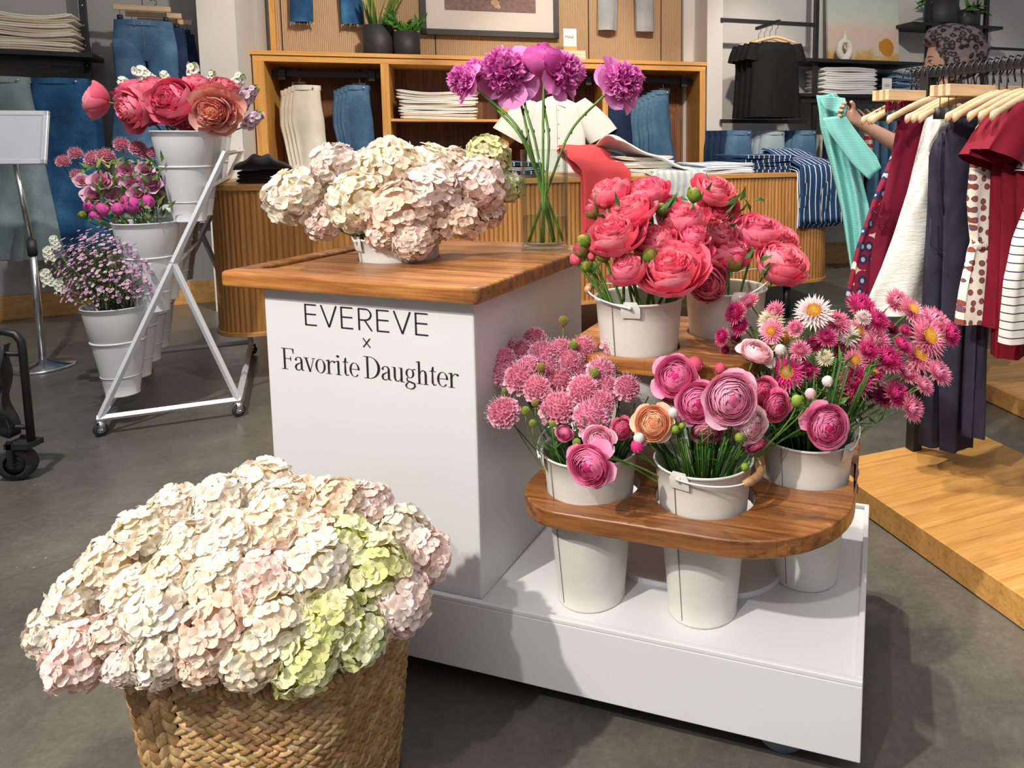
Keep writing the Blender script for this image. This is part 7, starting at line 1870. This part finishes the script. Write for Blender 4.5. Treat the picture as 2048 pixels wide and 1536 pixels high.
for k in range(24):
    t = -.10 + .026 * k; hk = fthing('hanger_hook', f'black hook over the rack bar, {ORD[k] if k < 12 else ("rightmost" if k == 23 else ORD[23 - k].replace("left", "right"))}', 'hook', RF, (0, -t, RZ), 0, 'black hooks on the rack bar')
    m_ = MB(); m_.tube([(.02, 0, -.05), (.012, 0, -.02), (.022, 0, 0), (.012, 0, .022), (-.008, 0, .026), (-.022, 0, .01), (-.022, 0, -.008)], .0028, 6); m_.obj('wire', M['black_metal'], hk)

# ------------------------------------------------------------------ PERSON behind the rack
def leopard():
    m, nt, b = _m('leopard_cloth'); v = coords(nt); vo = N(nt, 'ShaderNodeTexVoronoi'); vo.inputs['Scale'].default_value = 34; vo.feature = 'F1'
    n = noise(nt, v, 30, 3); mv = N(nt, 'ShaderNodeVectorMath', operation='MULTIPLY_ADD'); cn = N(nt, 'ShaderNodeTexNoise'); cn.inputs['Scale'].default_value = 25; nt.links.new(v, cn.inputs['Vector'])
    nt.links.new(cn.outputs['Color'], mv.inputs[0]); mv.inputs[1].default_value = (.03, .03, .03); nt.links.new(v, mv.inputs[2]); nt.links.new(mv.outputs[0], vo.inputs['Vector'])
    c = ramp(nt, vo.outputs['Distance'], [(0, (.15, .09, .08)), (.22, (.15, .09, .08)), (.26, (.015, .012, .014)), (.46, (.02, .015, .018)), (.52, (.20, .15, .145)), (1, (.26, .20, .19))])
    nt.links.new(c, b.inputs['Base Color']); b.inputs['Roughness'].default_value = .8; return m
M['leopard'] = leopard()
HDP = at_depth(1898, 118, 3.28)
person = thing('person', 'person in leopard print headscarf holding up a turquoise shirt behind the rack', 'person', (HDP.x, HDP.y, 0))
def Lp(v): return Vector(v) - Vector((HDP.x, HDP.y, 0))
hd = Lp(HDP)
hand = Lp(at_depth(1697, 232, 3.02)); elb = Lp(at_depth(1800, 292, 3.12)); sho = hd + Vector((-.10, -.02, -.27))
J = {'pelvis': (.06, 0, .93), 'spine': (.05, 0, 1.12), 'chest': (.03, 0, 1.30), 'neck': (hd.x + .015, hd.y, hd.z - .15), 'neck2': (hd.x, hd.y, hd.z - .06),
     'hipL': (-.03, 0, .88), 'kneeL': (-.03, -.01, .48), 'ankL': (-.02, .02, .09), 'toeL': (-.15, 0, .035), 'hipR': (.15, 0, .88), 'kneeR': (.16, -.01, .48), 'ankR': (.16, .02, .09), 'toeR': (.04, .02, .035),
     'shL': tuple(sho), 'elL': tuple(elb), 'wrL': tuple(hand + (elb - hand).normalized() * .085), 'shR': (hd.x + .17, .02, hd.z - .28), 'elR': (.25, -.05, 1.05), 'wrR': (.10, -.20, 1.10), 'haR': (.05, -.24, 1.12)}
E_ = [('pelvis', 'spine', .12, .11), ('spine', 'chest', .11, .13), ('chest', 'neck', .13, .055), ('neck', 'neck2', .05, .05), ('pelvis', 'hipL', .11, .09), ('hipL', 'kneeL', .085, .06), ('kneeL', 'ankL', .058, .038), ('ankL', 'toeL', .038, .03),
      ('pelvis', 'hipR', .11, .09), ('hipR', 'kneeR', .085, .06), ('kneeR', 'ankR', .058, .038), ('ankR', 'toeR', .038, .03), ('chest', 'shL', .12, .055), ('shL', 'elL', .052, .040), ('elL', 'wrL', .040, .025), ('chest', 'shR', .12, .055), ('shR', 'elR', .052, .040), ('elR', 'wrR', .040, .025), ('wrR', 'haR', .025, .028)]
bm = bmesh.new(); vid = {}; rads = []
def jv(n, p, r):
    if n not in vid: vid[n] = bm.verts.new(p); rads.append(r)
    return vid[n]
jv('pelvis', J['pelvis'], .12)
for a, b, ra_, rb_ in E_: bm.edges.new((jv(a, J[a], ra_), jv(b, J[b], rb_)))
pd = (hand - elb).normalized(); up = Vector((0, 0, 1)); sd_ = pd.cross(up).normalized(); up2 = sd_.cross(pd).normalized()
palm = jv('palm', hand, .024); bm.edges.new((vid['wrL'], palm))
for k, (off, L) in enumerate(((.027, .070), (.010, .078), (-.008, .074), (-.025, .060))):   # fingers curling round the cloth
    base = hand + pd * .020 + up2 * off; prev = palm
    cur = base; ang = .25
    for j, s_ in enumerate((.0, .42, .33, .25)):
        if j: cur = cur + (pd * math.cos(ang) + sd_ * -math.sin(ang)) * L * s_; ang += .75
        v_ = jv(f'f{k}{j}', cur, .0095 - .0009 * j); bm.edges.new((prev, v_)); prev = v_
prev = palm
for j, (a_, b_, c_) in enumerate(((.000, .026, .018), (.018, .042, .030), (.040, .046, .034))):
    v_ = jv(f't{j}', hand + pd * a_ + up2 * b_ - sd_ * c_, .010 - .001 * j); bm.edges.new((prev, v_)); prev = v_
me = bpy.data.meshes.new('body'); bm.verts.index_update(); bm.to_mesh(me); bm.free()
body = bpy.data.objects.new('body', me); COL.objects.link(body); body.parent = person; me.materials.append(M['skin'])
sk = body.modifiers.new('skin', 'SKIN'); sk.use_smooth_shade = True
if not me.skin_vertices: me.skin_vertices.new(name='')
for i, r in enumerate(rads): me.skin_vertices[0].data[i].radius = (r, r)
me.skin_vertices[0].data[0].use_root = True
sb_ = body.modifiers.new('sub', 'SUBSURF'); sb_.levels = 1; sb_.render_levels = 2
# head: face looks left and a little down
fd = Vector((-1, .22, -.30)).normalized(); HM = Matrix.Translation(hd) @ fd.to_track_quat('-Y', 'Z').to_matrix().to_4x4()
def headpt(i, j):
    a = 2 * PI * i; p = PI * j; x = math.sin(p) * math.sin(a); y = -math.sin(p) * math.cos(a); z = math.cos(p)
    w = 1 - .22 * max(0, -z) ** 1.5; v = Vector((x * .074 * w, y * .094 * (1 - .06 * max(0, -z)), z * .112))
    f = max(0, -y)
    def g(cx, cz, sx, sz): return math.exp(-((x - cx) / sx) ** 2 - ((z - cz) / sz) ** 2) * f
    v.y -= .024 * g(0, -.16, .12, .16) + .010 * g(0, .0, .08, .14) + .008 * g(0, .22, .5, .09) + .009 * g(0, -.50, .25, .10) + .010 * g(0, -.80, .3, .12)
    v.y += .010 * (g(.38, .06, .16, .10) + g(-.38, .06, .16, .10)) + .004 * g(0, -.52, .2, .02)
    return tuple(HM @ v)
mb = MB(); mb.grid(headpt, 48, 36, closeu=True); head = mb.obj('head', M['skin'], person)
M['eye_white'] = plain('eye_white', (.75, .73, .70), .3); M['dark_hair'] = plain('dark_hair', (.03, .02, .015), .6); M['lips'] = plain('lips', (.42, .12, .11), .5)
for sx in (-1, 1):
    mb = MB(); mb.sphere(tuple(HM @ Vector((sx * .030, -.071, .006))), .0112, 12, 8); ey = mb.obj('eye', M['eye_white'], head)
    mb = MB(); mb.sphere(tuple(HM @ Vector((sx * .030, -.0800, .004))), (.0045, .0045, .0045), 8, 6); mb.obj('iris', M['dark_hair'], ey)
    mb = MB(); mb.tube([HM @ Vector((sx * (.014 + .034 * t), -.088 + .020 * t * t, .026 + .008 * math.sin(t * PI))) for t in (0, .25, .5, .75, 1)], [.0015, .003, .003, .0025, .001], 6); mb.obj('eyebrow', M['dark_hair'], head)
    mb = MB(); mb.tube([HM @ Vector((sx * (.019 + .024 * t), -.0885 + .010 * t * t, .012 + .005 * math.sin(t * PI))) for t in (0, .25, .5, .75, 1)], .0016, 5); mb.obj('eyelash', M['dark_hair'], head)
    mb = MB(); mb.sphere(tuple(HM @ Vector((sx * .073, .008, -.01))), (.012, .016, .03), 10, 8); mb.obj('ear', M['skin'], head)
mb = MB(); mb.tube([HM @ Vector((-.022 + .044 * t, -.094 + .012 * (2 * t - 1) ** 2, -.052)) for t in (0, .25, .5, .75, 1)], [.002, .005, .006, .005, .002], 8); mb.obj('mouth', M['lips'], head)
# headscarf: full wrap, leaving only the face
mb = MB()
def scarf(i, j):
    a = 2 * PI * i; p = PI * (.02 + .80 * j); x = math.sin(p) * math.sin(a); y = -math.sin(p) * math.cos(a); z = math.cos(p)
    f = max(0, -y) ; back = max(0, y)
    v = Vector((x * .118, y * (.122 + .05 * back), z * .142 + .016))
    open_ = 1 / (1 + math.exp(-(f - .50) * 16)) * 1 / (1 + math.exp((z - .48) * 16))
    v.y += open_ * .060
    fo = .004 * math.sin(10 * z + 5 * x + 3 * y) + .0025 * math.sin(23 * z - 9 * x)
    v += Vector((x, y, z)) * fo
    return tuple(HM @ v)
mb.grid(scarf, 60, 30, closeu=True); mb.obj('headscarf', M['leopard'], person)
mb = MB(); nk0 = Vector(J['neck']); 
prof_ = interp_prof([(nk0.z + .03, .075, .075, 0), (nk0.z - .03, .13, .10, .01), (nk0.z - .09, .20, .12, .02), (nk0.z - .20, .235, .135, .02), (nk0.z - .5, .24, .14, .02), (nk0.z - .85, .27, .16, .02)], 18)
tube_cloth(mb, prof_, 5, .014, 3, 50, ox=.03); mb.obj('leopard_top', M['leopard'], person)
mb = MB(); shL, elL = Vector(J['shL']), Vector(J['elL'])
mb.tube([shL + Vector((.05, 0, .0)), shL, shL + (elL - shL) * .5, shL + (elL - shL) * .85], [.085, .075, .068, .066], 16); mb.obj('sleeve', M['leopard'], person)
shR, elR = Vector(J['shR']), Vector(J['elR'])
mb = MB(); mb.tube([shR - Vector((.05, 0, .0)), shR, shR + (elR - shR) * .5, elR], [.085, .075, .068, .06], 16); mb.obj('sleeve', M['leopard'], person)
mb = MB()
for s_ in ('L', 'R'): pass
for s_ in ('L', 'R'):
    mb = MB(); mb.tube([Vector(J['hip' + s_]) + Vector((0, 0, .05)), Vector(J['hip' + s_]), Vector(J['knee' + s_]), Vector(J['ank' + s_]) + Vector((0, 0, .02))], [.10, .105, .082, .07], 18); mb.obj('trouser_leg', M['black_cloth'], person)
    mb = MB(); tv = Vector(J['toe' + s_]); mb.sphere(tuple((tv + Vector(J['ank' + s_]) * 1) / 2 + Vector((-.01, 0, -.015))), (.125, .048, .046), 16, 8); mb.obj('shoe', M['black_plastic'], person)

# turquoise striped shirt held up by one hand
M['turq'] = striped('turq', (.12, .44, .40), (.30, .62, .57), 150, .5, 'Z')
tq = thing('striped_shirt', 'turquoise striped shirt held up by the person behind the rack', 'shirt', at_depth(1690, 300, 3.0))
o0 = tq.location.copy()
def ribbon(keys, n, wav, amp, d0, thick, nm, seed=0, nw=3):
    ks = len(keys); mb = MB()
    ys = [k[0] for k in keys]
    def f(i, j):
        q = i * (ks - 1); a = min(int(q), ks - 2); t = q - a
        l = [keys[a][c] + (keys[a + 1][c] - keys[a][c]) * t for c in range(4)]
        x = l[0] + (l[2] - l[0]) * j; y = l[1] + (l[3] - l[1]) * j
        dd = d0 + amp * math.sin(j * nw * PI + seed + i * wav)
        return tuple(at_depth(x, y, dd) - o0)
    mb.grid(f, n, 24); o = mb.obj(nm, M['turq'], tq); s_ = o.modifiers.new('s', 'SOLIDIFY'); s_.thickness = thick; return o
ribbon([(1634, 192, 1672, 186), (1638, 225, 1694, 214), (1640, 255, 1700, 262), (1652, 300, 1716, 330), (1668, 360, 1736, 410), (1684, 430, 1744, 470), (1698, 520, 1742, 540), (1712, 606, 1732, 596)], 30, 3, .022, 3.03, .004, 'shirt_body', 1, 4)
ribbon([(1645, 236, 1690, 230), (1655, 262, 1712, 262), (1680, 296, 1735, 292), (1706, 330, 1752, 312), (1738, 360, 1762, 336)], 18, 2, .012, 2.97, .004, 'sleeve', 2, 2)
ribbon([(1632, 190, 1690, 196), (1642, 204, 1694, 212), (1650, 218, 1690, 232)], 8, 2, .010, 2.985, .004, 'collar', 3, 2)
